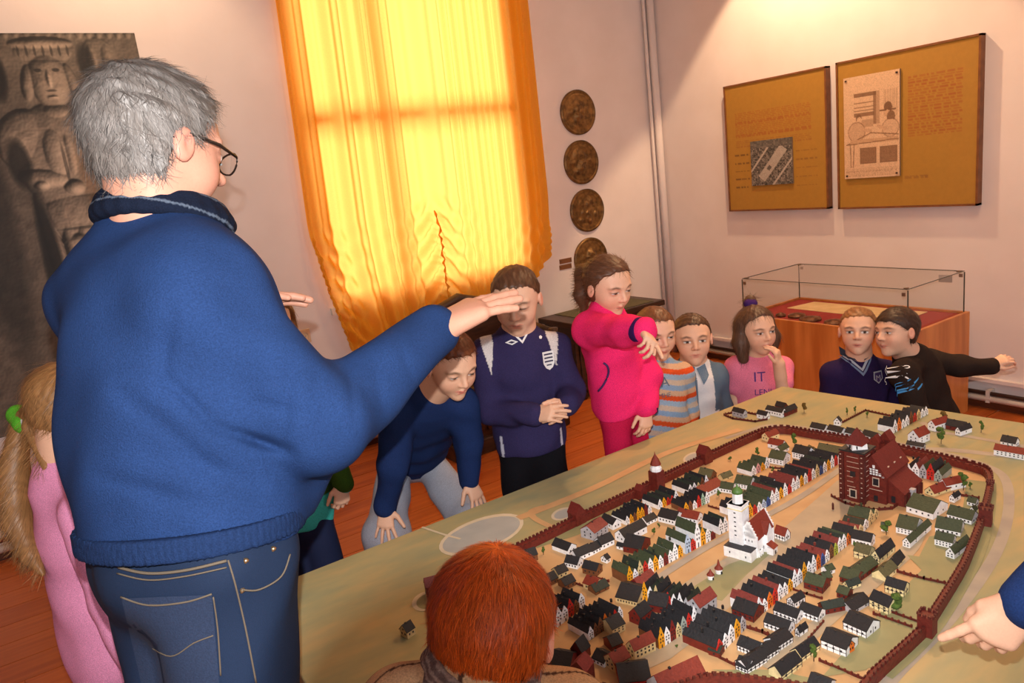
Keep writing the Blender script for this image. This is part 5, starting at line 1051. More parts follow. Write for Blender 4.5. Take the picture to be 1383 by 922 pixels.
def creases(segs, far):                               # cloth folds: grooves along lines as they fall on the garment
    def f(P):
        q = P-CC; z = q@CF; x = CX+FPX*(q@CR)/z; y = CY-FPX*(q@CU)/z; o = np.zeros(len(P), np.float32)
        for (x0, y0, x1, y1, w, a) in segs:
            d = np.array([x1-x0, y1-y0]); L2 = d@d; t = ((x-x0)*d[0]+(y-y0)*d[1])/L2; dist = np.abs((x-x0)*d[1]-(y-y0)*d[0])/math.sqrt(L2)
            o = o+a*np.exp(-(dist/w)**2)*np.clip(1-np.abs(t-0.5)*1.9, 0, 1)**0.7*(z < far)
        return o.astype(np.float32)
    return f
def camv(r, u, t): return nrm(CR*r+CU*u-CF*t)         # direction seen from the camera: right, up, towards the viewer
def frame(fwd, up):                                   # columns: right-hand side x, forward y, up z
    f = nrm(fwd); u = np.asarray(up, float); u = nrm(u-f*(u@f)); return np.stack([np.cross(f, u), f, u], 1)
# ---- head in its own frame, unit = head height, z from chin -0.5 to crown 0.5, face towards +y
def head_shape(child=True, beard=False):
    s = Sh(); cw = 0.355 if child else 0.335
    s.ell((0, -0.06, 0.13), (cw, 0.425, 0.365), k=0.02)
    s.ell((0, 0.08, -0.14), (0.27 if child else 0.275, 0.27, 0.33), k=0.16)
    s.ell((0, 0.235, -0.40), (0.085, 0.085, 0.08), k=0.12)
    for x in (-1, 1):
        s.ell((x*0.150, 0.19, -0.15), (0.11, 0.12, 0.12), k=0.10)
        s.cone((x*0.05, 0.335, 0.085), (x*0.20, 0.285, 0.085), 0.035, 0.03, k=0.06)
        s.ell((x*0.145, 0.385, 0.0), (0.085, 0.075, 0.055), k=0.05, sub=True)
        s.ell((x*0.142, 0.270, -0.002), (0.082, 0.082, 0.062), k=0.012)
        s.ell((x*0.365, -0.03, -0.03), (0.035, 0.075, 0.115), k=0.02); s.ell((x*0.40, 0.0, -0.02), (0.02, 0.04, 0.07), k=0.015, sub=True)
        s.ell((x*0.045, 0.375, -0.135), (0.035, 0.035, 0.028), k=0.03)
    s.cone((0, 0.345, 0.03), (0, 0.415 if child else 0.435, -0.115), 0.030, 0.043, k=0.04)
    s.cone((-0.105, 0.285, -0.268), (0, 0.345, -0.252), 0.012, 0.022, k=0.03); s.cone((0.105, 0.285, -0.268), (0, 0.345, -0.252), 0.012, 0.022, k=0.03)
    s.cone((-0.065, 0.308, -0.300), (0.065, 0.308, -0.300), 0.020, 0.020, k=0.035)
    s.cone((-0.08, 0.345, -0.277), (0.08, 0.345, -0.277), 0.007, 0.007, k=0.012, sub=True)
    if beard: s.ell((0, 0.27, -0.40), (0.12, 0.10, 0.11), k=0.05)
    return s
def g2(x, y, cx, cy, rx, ry, p=2.0): return np.exp(-(np.abs((x-cx)/rx)**p+np.abs((y-cy)/ry)**p))
def face_cols(q, skin, brow, eye, openness, lip, beard=None):
    x, y, z = q[:, 0], q[:, 1], q[:, 2]; c = np.tile(s2l(skin), (len(q), 1)); front = np.clip((y-0.10)/0.12, 0, 1)
    def mix(w, col): nonlocal c; w = np.clip(w, 0, 1)[:, None]; c = c*(1-w)+s2l(col)*w
    mix(0.22*front*(g2(np.abs(x), z, 0.19, -0.16, 0.10, 0.10)), (222, 120, 100)); mix(0.15*front*g2(x, z, 0, -0.13, 0.06, 0.05), (216, 120, 100))
    mix(0.35*np.clip((np.abs(x)-0.33)/0.05, 0, 1)*(z < 0.12), (224, 120, 104))
    w = g2(x, z, 0, -0.257, 0.105, 0.016, 4)+g2(x, z, 0, -0.300, 0.07, 0.017, 4); mix(0.75*front*w, lip); mix(0.8*front*g2(x, z, 0, -0.278, 0.105, 0.006, 4), (110, 52, 46))
    ax = np.abs(x); op = openness
    mix(front*0.25*g2(ax, z, 0.142, -0.005, 0.10, 0.06, 4), (150, 84, 66))
    if op > 0.15:
        mix(front*(g2(ax, z, 0.142, -0.006, 0.066, 0.034*op, 4) > 0.4), (226, 222, 216)); mix(front*((ax-0.142)**2+(z+0.004)**2 < 0.028**2)*(np.abs(z+0.006) < 0.036*op), eye); mix(front*((ax-0.142)**2+(z+0.004)**2 < 0.013**2)*(np.abs(z+0.006) < 0.036*op), (14, 12, 12))
    mix(front*0.85*g2(ax, z, 0.145, -0.006+0.036*op, 0.075, 0.012, 4), (48, 30, 24))
    mix(front*0.8*g2(ax, z+0.25*np.abs(ax-0.15), 0.155, 0.098, 0.085, 0.020, 4), brow)
    mix(front*0.7*g2(ax, z, 0.03, -0.158, 0.016, 0.012), (110, 50, 44))
    if beard is not None: mix(g2(x, z, 0, -0.42, 0.15, 0.13, 4)*np.clip((y-0.05)/0.1, 0, 1), beard); mix(front*g2(x, z, 0, -0.215, 0.11, 0.022, 4), beard)
    return c
HL = dict(short=[(-0.6, -0.26), (-0.30, -0.26), (-0.14, -0.18), (-0.08, 0.0), (0.02, 0.06), (0.10, 0.16), (0.20, 0.26), (0.30, 0.30), (0.5, 0.33)],
          long=[(-0.6, -0.45), (-0.10, -0.45), (0.0, -0.30), (0.06, 0.05), (0.16, 0.22), (0.28, 0.33), (0.5, 0.36)],
          man=[(-0.6, -0.34), (-0.30, -0.33), (-0.12, -0.26), (-0.06, 0.0), (0.06, 0.03), (0.12, 0.06), (0.18, 0.25), (0.30, 0.36), (0.5, 0.42)],
          low=[(-0.6, -0.30), (-0.30, -0.30), (-0.10, -0.24), (-0.02, 0.0), (0.08, 0.04), (0.16, 0.10), (0.28, 0.20), (0.5, 0.24)])
def hair_shape(style, thick=0.035, child=True, seed=0, amp=0.012):
    s = Sh(); cw = 0.355 if child else 0.335; t = thick
    s.ell((0, -0.06, 0.13), (cw+t, 0.425+t, 0.365+t*1.15), k=0.02); s.ell((0, -0.10, -0.10), (0.29+t, 0.26+t, 0.28), k=0.10)
    ys, zs = zip(*HL[style]); s.fn(lambda P: ((np.interp(P[:, 1], ys, zs)+0.006*np.sin(P[:, 0]*47+9*P[:, 1])+0.006*np.sin(P[:, 0]*23)-P[:, 2])*0.75).astype(np.float32), 0.055)
    w = wrinkle(amp, 38.0, seed, 4); s.disp = w; return s
def strands(V, F_, n, flow, length, width, base, var, rs, lift=0.15, segs=3, curl=0.0):
    tri = F_[rs.integers(0, len(F_), n)]; w = rs.dirichlet((1, 1, 1, 1), n).astype(np.float32); P = (V[tri]*w[:, :, None]).sum(1)
    nn = np.cross(V[tri[:, 1]]-V[tri[:, 0]], V[tri[:, 3]]-V[tri[:, 0]]); nn /= np.linalg.norm(nn, axis=1)[:, None]+1e-9
    d = flow(P)+rs.normal(0, 0.18, P.shape); d -= nn*(d*nn).sum(1)[:, None]; d /= np.linalg.norm(d, axis=1)[:, None]+1e-9
    L_ = (length*rs.uniform(0.5, 1.2, n))[:, None]; side = np.cross(nn, d); cb = rs.normal(0, curl, n)[:, None]; vs_ = []; col = np.clip(np.asarray(base)[None]*(1+rs.normal(0, var, n))[:, None], 0.002, 1)
    for k in range(segs+1):
        t = k/segs; c = P+nn*(0.0006+lift*L_*np.sin(t*2.6)*0.35)+d*L_*t+side*cb*L_*t*t; hw = width*(1-0.75*t)/2; vs_ += [c-side*hw, c+side*hw]
    Vv = np.stack(vs_, 1).reshape(-1, 3); m = 2*(segs+1); b = (np.arange(n)*m)[:, None]
    Fv = np.concatenate([b+np.array([2*k, 2*k+1, 2*k+3, 2*k+2]) for k in range(segs)]); Cv = np.repeat(col, m, 0); return Vv.astype(np.float32), Fv, Cv
# ---- hand: palm, four fingers of unequal length and a thumb from the side of the palm
def hand(s, wrist, d, n, thumb, L, curl=(0.35, 0.4, 0.45, 0.5), spread=0.06, tcurl=0.3, tout=0.75, fat=1.0):
    d = nrm(d); n = nrm(np.asarray(n)-d*(np.asarray(n)@d)); e = np.cross(n, d)*thumb; wr = np.asarray(wrist, float); k = 0.05*L
    offs = (0.165, 0.055, -0.055, -0.155); reach = (0.50, 0.52, 0.49, 0.44); flen = (0.42, 0.47, 0.43, 0.34); rad = (0.052, 0.054, 0.050, 0.044)
    for i in range(4):
        kn = wr+d*L*reach[i]+e*L*offs[i]; s.cone(wr+d*L*0.06+e*L*offs[i]*0.55, kn, 0.085*L*fat, 0.072*L*fat, k*1.6)
    s.ell(wr+d*L*0.28, (0.15*L, 0.24*L, 0.075*L), np.stack([e, d, n], 1), k*1.4)
    for i in range(4):
        p = wr+d*L*reach[i]+e*L*offs[i]; a = 0.10; dd = nrm(d+e*spread*(1.5-i)*1.2); c = curl[i] if not isinstance(curl, (int, float)) else curl
        for j, fr in enumerate((0.46, 0.30, 0.24)):
            a += c*(0.9, 1.0, 0.7)[j]; v = dd*math.cos(a)-n*math.sin(a); q = p+v*L*flen[i]*fr; s.cone(p, q, rad[i]*L*fat*(1-0.07*j), rad[i]*L*fat*(0.93-0.09*j), k*0.25 if j else k*0.35); p = q
    p = wr+d*L*0.14+e*L*0.13; v = nrm(d*0.75+e*tout-n*0.30); q = p+v*L*0.22; s.cone(p, q, 0.095*L*fat, 0.066*L*fat, k*1.2)
    v = nrm(d*(0.9+0.2*tcurl)+e*tout*(0.6-tcurl*0.8)-n*(0.25+0.5*tcurl)); q2 = q+v*L*0.17; s.cone(q, q2, 0.062*L*fat, 0.055*L*fat, k*0.4); q3 = q2+nrm(v-e*0.3*tcurl)*L*0.14; s.cone(q2, q3, 0.054*L*fat, 0.044*L*fat, k*0.3)
    return s
SKINM = mat('skin', (230, 180, 150), 0.48, attr=True, scale=260.0, bump=0.05, tint=0.03, spec=0.35)
HAIRM = mat('hair_strands', (80, 50, 30), 0.45, attr=True, scale=200.0, tint=0.05, spec=0.4)
CLOTHM = mat('knit_cloth', (80, 80, 80), 0.9, attr=True, scale=420.0, bump=0.4, tint=0.22, spec=0.1)
DENIMM = mat('denim_cloth', (60, 80, 110), 0.8, attr=True, scale=900.0, bump=0.2, tint=0.16, spec=0.2, detail=2.0)
def finish(name, shape, h, colf, m, parent=None, extra=None):
    V, F_ = shape.net(h); c = colf(V) if callable(colf) else np.tile(s2l(colf), (len(V), 1)); parts = [(V, F_, c)]+(extra or [])
    V, F_, c = join(parts)
    if parent is not None: V = V-np.array(parent.location)
    return obj(name, np_mesh(name, V, F_, c), m, parent)
def hit(shape, px, py, t0=0.3, t1=4.5):                  # first point of a shape along a sight line
    d = nrm(ray(px, py)); t = t0; P = CC+d*t0
    for _ in range(400):
        e = float(shape(P[None].astype(np.float32))[0])
        if e < 0.0004: return P
        t += max(e*0.7, 0.0008); P = CC+d*t
        if t > t1: return None
    return P
def hits(shape, px, back=0.0, near=0.75):                # many sight lines at once
    px = np.asarray(px, float); d = np.array([nrm(ray(x, y)) for x, y in px]); return project(shape, CC+d*near, d, 3.0, back)
def project(shape, P, d, maxd=0.4, back=0.0015):        # slide points along d until they meet the surface
    P = np.asarray(P, np.float32).copy(); d = np.asarray(d, np.float32); d = d if d.ndim == 2 else np.tile(d, (len(P), 1)); t = np.zeros(len(P), np.float32)
    for _ in range(60): t += np.clip(shape((P+t[:, None]*d).astype(np.float32)), -0.01, 0.05)*0.8
    t = np.minimum(t, maxd); return P+(t-back)[:, None]*d
def decal(name, shape, polys, o, ux, uy, m, parent, back=0.0015):   # flat cut-out shapes laid on a curved garment
    o = hit(shape, *o[:2]) if len(o) == 2 else o
    if o is None: return None
    nz = nrm(np.cross(ux, uy)); bm = bmesh.new()
    for pl in polys:
        vs_ = [bm.verts.new((x, y, 0)) for x, y in pl]; bm.faces.new(vs_)
    bmesh.ops.triangulate(bm, faces=bm.faces[:]); 
    for _ in range(2): bmesh.ops.subdivide_edges(bm, edges=[e for e in bm.edges if e.calc_length() > 0.012], cuts=1, use_grid_fill=False); bmesh.ops.triangulate(bm, faces=bm.faces[:])
    bm.verts.index_update(); co = np.array([v.co[:] for v in bm.verts]); fs = [tuple(v.index for v in f.verts) for f in bm.faces]; bm.free()
    P = np.asarray(o)+co[:, :1]*np.asarray(ux)+co[:, 1:2]*np.asarray(uy)+nz*0.04; Q = project(shape, P, -nz, 0.10, back)-np.array(parent.location)
    me = pmesh(name, Q, fs); return obj(name, me, m, parent)
def text_polys(txt, size):
    cu = bpy.data.curves.new('t', 'FONT'); cu.body = txt; cu.size = size; cu.align_x = 'CENTER'; o = bpy.data.objects.new('t', cu); COL.objects.link(o)
    me = bpy.data.meshes.new_from_object(o.evaluated_get(bpy.context.evaluated_depsgraph_get())); P = [[(me.vertices[i].co.x, me.vertices[i].co.y) for i in p.vertices] for p in me.polygons]
    bpy.data.objects.remove(o); bpy.data.curves.remove(cu); bpy.data.meshes.remove(me); return P
# ================================================================ the people
RS = np.random.default_rng(21)
def PT(t): return pd(*t)
def figure(label, J, H, fwd, up, front, tw, td, h, skin=(232, 184, 154), hair=None, brow=(80, 52, 34), eye=(70, 50, 36), opened=0.6, lip=(206, 110, 100), beard=None, child=True,
           shirt=None, trousers=None, hands=None, rel=True, shoes=(40, 36, 36), neck_r=None, shirt_name='sweater', trouser_name='trousers', group='visitors round the model table', torso_add=None, name='person'):
    J = {k: (PT(v) if len(v) == 3 and not isinstance(v, np.ndarray) else np.asarray(v)) for k, v in J.items()}
    pel, nk, hd = J['pel'], J['neck'], J['head']; base = np.array([pel[0], pel[1], 0.0]); U_ = nrm(nk-pel); S_ = J['shr']-J['shl']; S_ = nrm(S_-U_*(S_@U_)); Fr = np.cross(S_, U_) 
    if rel:                                           # directions are given as seen from the camera at the person's place
        vw = hd-CC; ox, oy = (vw@CR)/(vw@CF), (vw@CU)/(vw@CF); turn = lambda v: (v[0]-v[2]*ox, v[1]-v[2]*oy, v[2]); fwd, front = turn(fwd), turn(front)
    fr = camv(*front)
    if Fr@fr < 0: Fr = -Fr
    TM = np.stack([S_, Fr, U_], 1); TL = np.linalg.norm(nk-pel)
    sl = shirt; ra, rb, rc = sl.get('arm', (0.055, 0.045, 0.035)); lr = list(trousers.get('leg', (0.075, 0.058, 0.045))); lr[0] = min(lr[0], tw*trousers.get('lt', 0.47))
    if 'kl' not in J:
        hipd = S_*tw*0.45; leg = pel[2]
        for s_, k in ((-1, 'l'), (1, 'r')):
            hp = pel+s_*hipd; J['k'+k] = np.array([hp[0], hp[1], leg*0.52])+fr*np.array([1, 1, 0])*0.03; J['a'+k] = np.array([hp[0], hp[1], 0.06])
    parts = []
    # skin: inner body, head with neck, hands
    core = Sh(); core.cone(pel, lerp(pel, nk, 0.8), td*0.72, td*0.72, 0.03)
    for k, s_ in (('l', -1), ('r', 1)):
        hp = pel+S_*s_*tw*0.45; core.cone(lerp(pel, nk, 0.85), J['sh'+k], ra*0.6, ra*0.6, 0.03); core.chain([J['sh'+k], J['el'+k], J['wr'+k]], [ra*0.7, rb*0.7, rc*0.72], 0.01)
        core.chain([hp, J['k'+k], J['a'+k]], [lr[0]*0.75, lr[1]*0.72, lr[2]*0.7], 0.02)
    V, F_ = core.net(max(0.012, h*3)); parts.append((V, F_, np.tile(s2l(skin), (len(V), 1))))
    HM = frame(camv(*fwd), CU*0+(camv(*up) if up is not None else np.array([0, 0, 1.0]))); HSh = head_shape(child, beard is not None)
    hs = Sh(); hs.grp(HSh, HM, hd, H, 0.02); nr = neck_r or 0.26*H
    hs.cone(nk-U_*0.02, hd-HM[:, 2]*0.22*H-HM[:, 1]*0.06*H, nr*1.1, nr*0.95, 0.05*H)
    V, F_ = hs.net(h); q = (V-hd)@HM/H; parts.append((V, F_, face_cols(q, skin, brow, eye, opened, lip, beard)))
    for k, hv in (hands or {}).items():
        wr = J['wr'+k]; s = Sh(); dv = nrm(hv['d'] if isinstance(hv['d'], np.ndarray) else PT(hv['d'])-wr); hand(s, wr+dv*hv.get('off', 0.0), dv, camv(*hv['n']), hv['thumb'], hv['L'], hv.get('curl', 0.4), hv.get('spread', 0.08), hv.get('tcurl', 0.3), hv.get('tout', 0.75), hv.get('fat', 1.0))
        s.cone(wr, lerp(wr, J['el'+k], 0.35), hv['L']*0.155, hv['L']*0.165, 0.02)
        if sl.get('sleeve') == 'short': s.chain([wr, J['el'+k], lerp(J['el'+k], J['sh'+k], 0.7)], [hv['L']*0.16, rb*0.8, ra*0.8], 0.02)
        V, F_ = s.net(hv.get('h', h)); parts.append((V, F_, np.tile(s2l(hv.get('skin', skin)), (len(V), 1))))
    V, F_, c = join(parts); root = obj(name, np_mesh(name, V-base, F_, c), SKINM); root.location = base; tag(root, label, 'person', group)
    # shirt
    s = Sh(); C_ = lambda t, dx=0, dy=0: pel+U_*TL*t+S_*dx+Fr*dy
    s.ell(C_(0.74), (tw, td, TL*0.30), TM, 0.03); s.ell(C_(0.45), (tw*sl.get('waist', 0.94), td*sl.get('wd', 1.0), TL*0.36), TM, 0.06); s.ell(C_(0.08), (tw*sl.get('hip', 1.03), td*sl.get('hd', 1.06), TL*0.42), TM, 0.06)
    for k in 'lr':
        s.cone(C_(0.93), J['sh'+k], ra*0.8, ra*1.02, 0.05)
        if sl.get('sleeve', 'long') == 'long': s.chain([J['sh'+k], J['el'+k], J['wr'+k]], [ra, rb, rc], sl.get('k', 0.02)); s.cut(J['wr'+k], J['wr'+k]-J['el'+k], 0.003) if False else None
        else: s.cone(J['sh'+k], lerp(J['sh'+k], J['el'+k], sl.get('slen', 0.5)), ra*1.05, ra*1.0, 0.02)
    s.cone(C_(0.90), nk+U_*sl.get('collar', 0.0), nr*1.5, nr*1.12, 0.03)
    if torso_add: torso_add(s, J, C_)
    s.cut(C_(sl.get('hem', -0.12)), -U_, 0.004); w0 = wrinkle(sl.get('wr', 0.004), sl.get('wf', 38.0), sl.get('seed', 3), 3); cr = creases(sl['creases'], sl.get('far', 9)) if 'creases' in sl else None; s.disp = (lambda P: w0(P)+cr(P)) if cr else w0
    colf = sl['col']
    if callable(colf): cf = lambda V: colf(V, (V-pel)@TM)
    else: cf = colf
    so = finish(shirt_name, s, sl.get('h', max(h*1.5, 0.0045)), cf, sl.get('m', CLOTHM), root)
    # trousers
    t = Sh(); t.ell(C_(-0.04), (tw*trousers.get('w', 0.86), td*trousers.get('d', 0.86), TL*0.26), TM, 0.03)
    for k, s_ in (('l', -1), ('r', 1)): t.chain([pel+S_*s_*tw*0.45-U_*TL*0.06, J['k'+k], J['a'+k]], lr, 0.03)
    t.disp = wrinkle(trousers.get('wr', 0.004), 30.0, 9, 3)
    tc = trousers['col']; tcf = (lambda V: tc(V, (V-pel)@TM)) if callable(tc) else tc
    to = finish(trouser_name, t, trousers.get('h', max(h*2.2, 0.007)), tcf, trousers.get('m', CLOTHM), root)
    for k in 'lr':
        a = J['a'+k]; fd = nrm(fr*np.array([1, 1, 0])); z = Sh(); z.ell(np.array([a[0], a[1], 0.045])+fd*0.045*H/0.2, np.array([0.042, 0.11, 0.045])*H/0.2, frame(fd, (0, 0, 1)), 0.01); z.cut((0, 0, 0.002), (0, 0, -1), 0.004); finish('shoe', z, 0.009, shoes, CLOTHM, root)
    # hair
    ho = None
    if hair:
        hsh = hair_shape(hair.get('style', 'short'), hair.get('thick', 0.03), child, hair.get('seed', 0), hair.get('amp', 0.010)); g = Sh(); g.grp(hsh, HM, hd, H, 0.01)
        if 'extra' in hair: hair['extra'](g, lambda x, y, z_: hd+HM@(np.array([x, y, z_])*H))
        hh = hair.get('h', h*1.1); V, F_ = g.net(hh); base_c = s2l(hair['col']); q = (V-hd)@HM/H
        cc = np.tile(base_c, (len(V), 1))*(1+0.14*np.sin(q[:, :1]*70+6*np.sin(q[:, 2:3]*9))*np.ones((1, 3)))
        if 'colf' in hair: cc = hair['colf'](q, cc)
        wh = HM@np.array(hair.get('whorl', (0.05, -0.22, 0.50)))*H+hd; bias = HM@np.array(hair.get('bias', (0, 0, 0)))
        fl = lambda P: nrm_rows(P-wh)+bias
        ex = []
        if hair.get('n', 0): sv, sf, sc = strands(V, F_, hair['n'], fl, hair.get('len', 0.022)*1.0, hair.get('wid', 0.0009), base_c, hair.get('var', 0.28), RS, hair.get('lift', 0.15), 3, hair.get('curl', 0.1)); 
        if hair.get('n', 0):
            if 'colf' in hair: sc = hair['colf']((sv-hd)@HM/H, sc)
            ex = [(sv, sf, sc)]
        Vj, Fj, Cj = join([(V, F_, cc)]+ex); ho = obj('hair', np_mesh('hair', Vj-base, Fj, np.clip(Cj, 0, 1)), HAIRM, root)
    return dict(root=root, shirt=s, so=so, to=to, tro=t, head=hs, HM=HM, hd=hd, H=H, J=J, TM=TM, pel=pel, TL=TL, hair=ho, C=C_, U=U_, S=S_, F=Fr)
def nrm_rows(v): return v/(np.linalg.norm(v, axis=1)[:, None]+1e-9)
whitem = mat('white_print', (232, 230, 230), 0.6); greym2 = mat('pale_grey_print', (170, 176, 186), 0.6)

# ---------------------------------------------------------------- the guide in the blue sweater
BLUE = (32, 54, 96)
def man_sweater(V, T):
    c = np.tile(s2l(BLUE), (len(V), 1)); n_ = 0.5+0.5*np.sin(V@np.array([60, 20, 35.]))*np.sin(V@np.array([-18, 55, 23.])); return c*(0.94+0.12*n_[:, None])
def man_jeans(V, T): return np.tile(s2l((24, 38, 62)), (len(V), 1))*(1+0.35*g2(T[:, 0], T[:, 2], 0.02, -0.22, 0.16, 0.10))[:, None]
def man_add(s, J, C_):
    s.ell(C_(0.30, 0.0, 0.05), (0.20, 0.17, 0.20), None, 0.08)
def grey(q, c):
    f = np.clip((q[:, 1]+0.05)/0.35+0.35*np.sin(q[:, 0]*9+q[:, 2]*7), 0, 1)*0.55+0.25*(np.sin(q[:, 2]*23+q[:, 1]*17) > 0.3); f = np.clip(f, 0, 0.85)[:, None]*0.8
    return c*(1-f)+c*np.array([[0.62, 0.50, 0.40]])*f
man = figure('tall grey-haired man in blue sweater and jeans reaching out one open hand', dict(pel=(262, 728, 1.20), neck=(220, 312, 1.20), head=(217, 201, 1.17), shl=(140, 412, 1.28), shr=(264, 406, 1.10), elr=(438, 570, 1.17), wrr=(588, 447, 1.34), ell=(180, 560, 1.55), wrl=(300, 436, 1.48), kl=(300, 1150, 1.32), kr=(330, 1150, 1.20), al=(345, 1520, 1.42), ar=(370, 1560, 1.30)),
    0.236, (0.62, -0.06, -0.78), (-0.02, 1, 0.05), (0.80, 0, -0.6), 0.195, 0.150, 0.0034, skin=(206, 150, 126), child=False, opened=0.5, lip=(190, 110, 100), beard=(196, 190, 186), brow=(130, 120, 112),
    hair=dict(style='man', col=(122, 116, 112), thick=0.042, seed=4, amp=0.020, n=9000, len=0.030, wid=0.0013, var=0.30, lift=0.28, curl=0.35, colf=grey, whorl=(0.0, -0.25, 0.50), bias=(0, 0.2, -0.5)),
    shirt=dict(col=man_sweater, arm=(0.081, 0.073, 0.043), hem=0.02, collar=0.012, waist=0.98, wd=1.05, hip=0.96, hd=1.0, wr=0.010, wf=24.0, seed=12, h=0.0052, k=0.03, far=1.30, creases=[(215, 500, 300, 585, 9, 0.012), (285, 575, 400, 612, 8, 0.016), (150, 520, 300, 640, 14, 0.010), (190, 600, 360, 660, 16, 0.009), (235, 400, 215, 540, 10, 0.006), (395, 470, 380, 600, 10, 0.006), (430, 500, 420, 610, 9, 0.006), (120, 640, 300, 690, 12, 0.008), (330, 540, 420, 560, 9, 0.006), (500, 470, 520, 560, 7, 0.004), (470, 480, 480, 580, 7, 0.004), (535, 450, 560, 520, 6, 0.004)]), trousers=dict(lt=0.56, col=man_jeans, m=DENIMM, w=0.93, d=0.97, leg=(0.108, 0.085, 0.07), wr=0.006, h=0.006), trouser_name='jeans', torso_add=man_add,
    hands=dict(r=dict(d=(708, 382, 1.44), n=(-0.35, 0.80, 0.45), thumb=1, L=0.205, curl=(0.10, 0.05, 0.06, 0.10), spread=0.11, tcurl=0.05, tout=0.45, h=0.0026, off=-0.005), l=dict(d=(352, 408, 1.50), n=(0.1, 0.9, -0.2), thumb=1, L=0.185, curl=0.25, tout=0.7, h=0.003)), neck_r=0.070, rel=False, shoes=(50, 34, 26))
# ---------------------------------------------------------------- girl with the long ponytail, pink top (left edge)
def pony2(g, L_):
    tie = pd(30, 566, 1.86); g.cone(pd(58, 552, 1.84), tie, 0.035, 0.020, 0.02); g.chain([tie, pd(17, 640, 1.86), pd(22, 700, 1.84), pd(42, 750, 1.82), pd(58, 775, 1.81)], [0.020, 0.036, 0.033, 0.022, 0.006], 0.015)
    g.cone(pd(40, 575, 1.83), pd(62, 630, 1.80), 0.018, 0.010, 0.01)
f = figure('girl in pale pink long-sleeved top with long light brown ponytail', dict(pel=(142, 880, 1.95), neck=(88, 626, 1.86), head=(92, 548, 1.84), shl=(66, 668, 1.95), shr=(112, 690, 1.76), elr=(146, 808, 1.72), wrr=(193, 915, 1.72), ell=(110, 790, 2.05), wrl=(170, 880, 2.0)),
    0.205, (0.80, -0.12, -0.55), None, (0.85, 0, -0.4), 0.112, 0.088, 0.0032, hair=dict(style='long', col=(150, 108, 66), thick=0.035, n=3000, len=0.05, wid=0.0011, var=0.3, extra=pony2, bias=(0, -0.9, -0.4), seed=5, colf=None) if False else dict(style='long', col=(150, 108, 66), thick=0.035, n=3500, len=0.05, wid=0.0011, var=0.35, extra=pony2, bias=(0, -0.6, -0.9), seed=5),
    shirt=dict(col=(226, 148, 186), arm=(0.050, 0.042, 0.032), hem=-0.10, wr=0.006, wf=34.0, seed=5), shirt_name='top', trousers=dict(col=(24, 22, 26), leg=(0.075, 0.055, 0.045)), hands=dict(r=dict(d=(212, 950, 1.70), n=(-0.8, 0.2, 0.6), thumb=-1, L=0.125)))
b = f['root'].location; t = Sh(); t.cone(pd(24, 560, 1.87), pd(33, 572, 1.85), 0.026, 0.026, 0.01); finish('hair_tie', t, 0.004, (92, 178, 50), CLOTHM, f['root']); t = Sh(); t.cone(pd(37, 570, 1.845), pd(40, 573, 1.84), 0.020, 0.018, 0.01); finish('hair_tie', t, 0.004, (222, 222, 232), CLOTHM, f['root'])
# ---------------------------------------------------------------- girl behind the guide, green cardigan
def long3(g, L_): g.chain([L_(-0.30, -0.05, 0.1), L_(-0.36, -0.02, -0.5), L_(-0.33, 0.05, -0.95)], [0.035, 0.035, 0.02], 0.02); g.chain([L_(0.30, -0.05, 0.1), L_(0.36, -0.02, -0.5), L_(0.33, 0.05, -0.95)], [0.035, 0.035, 0.02], 0.02)
f = figure('girl mostly hidden behind the guide, in turquoise top and green cardigan', dict(pel=(402, 680, 2.48), neck=(366, 492, 2.42), head=(362, 438, 2.38), shl=(322, 525, 2.44), shr=(412, 520, 2.44), elr=(450, 600, 2.48), wrr=(462, 652, 2.44), ell=(330, 610, 2.5), wrl=(355, 670, 2.45)),
    0.205, (0.55, -0.3, 0.75), None, (0.5, 0, 0.8), 0.115, 0.09, 0.0034, hair=dict(style='long', col=(112, 70, 40), thick=0.035, n=1500, len=0.05, wid=0.0013, extra=long3, bias=(0, 0, -1), seed=8), opened=0.25,
    shirt=dict(col=lambda V, T: np.where(((np.abs(T[:, 0]) < 0.085) & (T[:, 1] > 0) | (T[:, 2] < 0.03))[:, None], s2l((70, 200, 190)), s2l((58, 88, 30))), arm=(0.050, 0.042, 0.034), hem=-0.16, wr=0.006, hip=1.1), shirt_name='cardigan', trousers=dict(col=(30, 40, 72), m=DENIMM, leg=(0.078, 0.056, 0.046)), trouser_name='jeans',
    hands=dict(r=dict(d=(462, 690, 2.42), n=(0.5, 0.2, 0.8), thumb=-1, L=0.12, curl=0.8)))
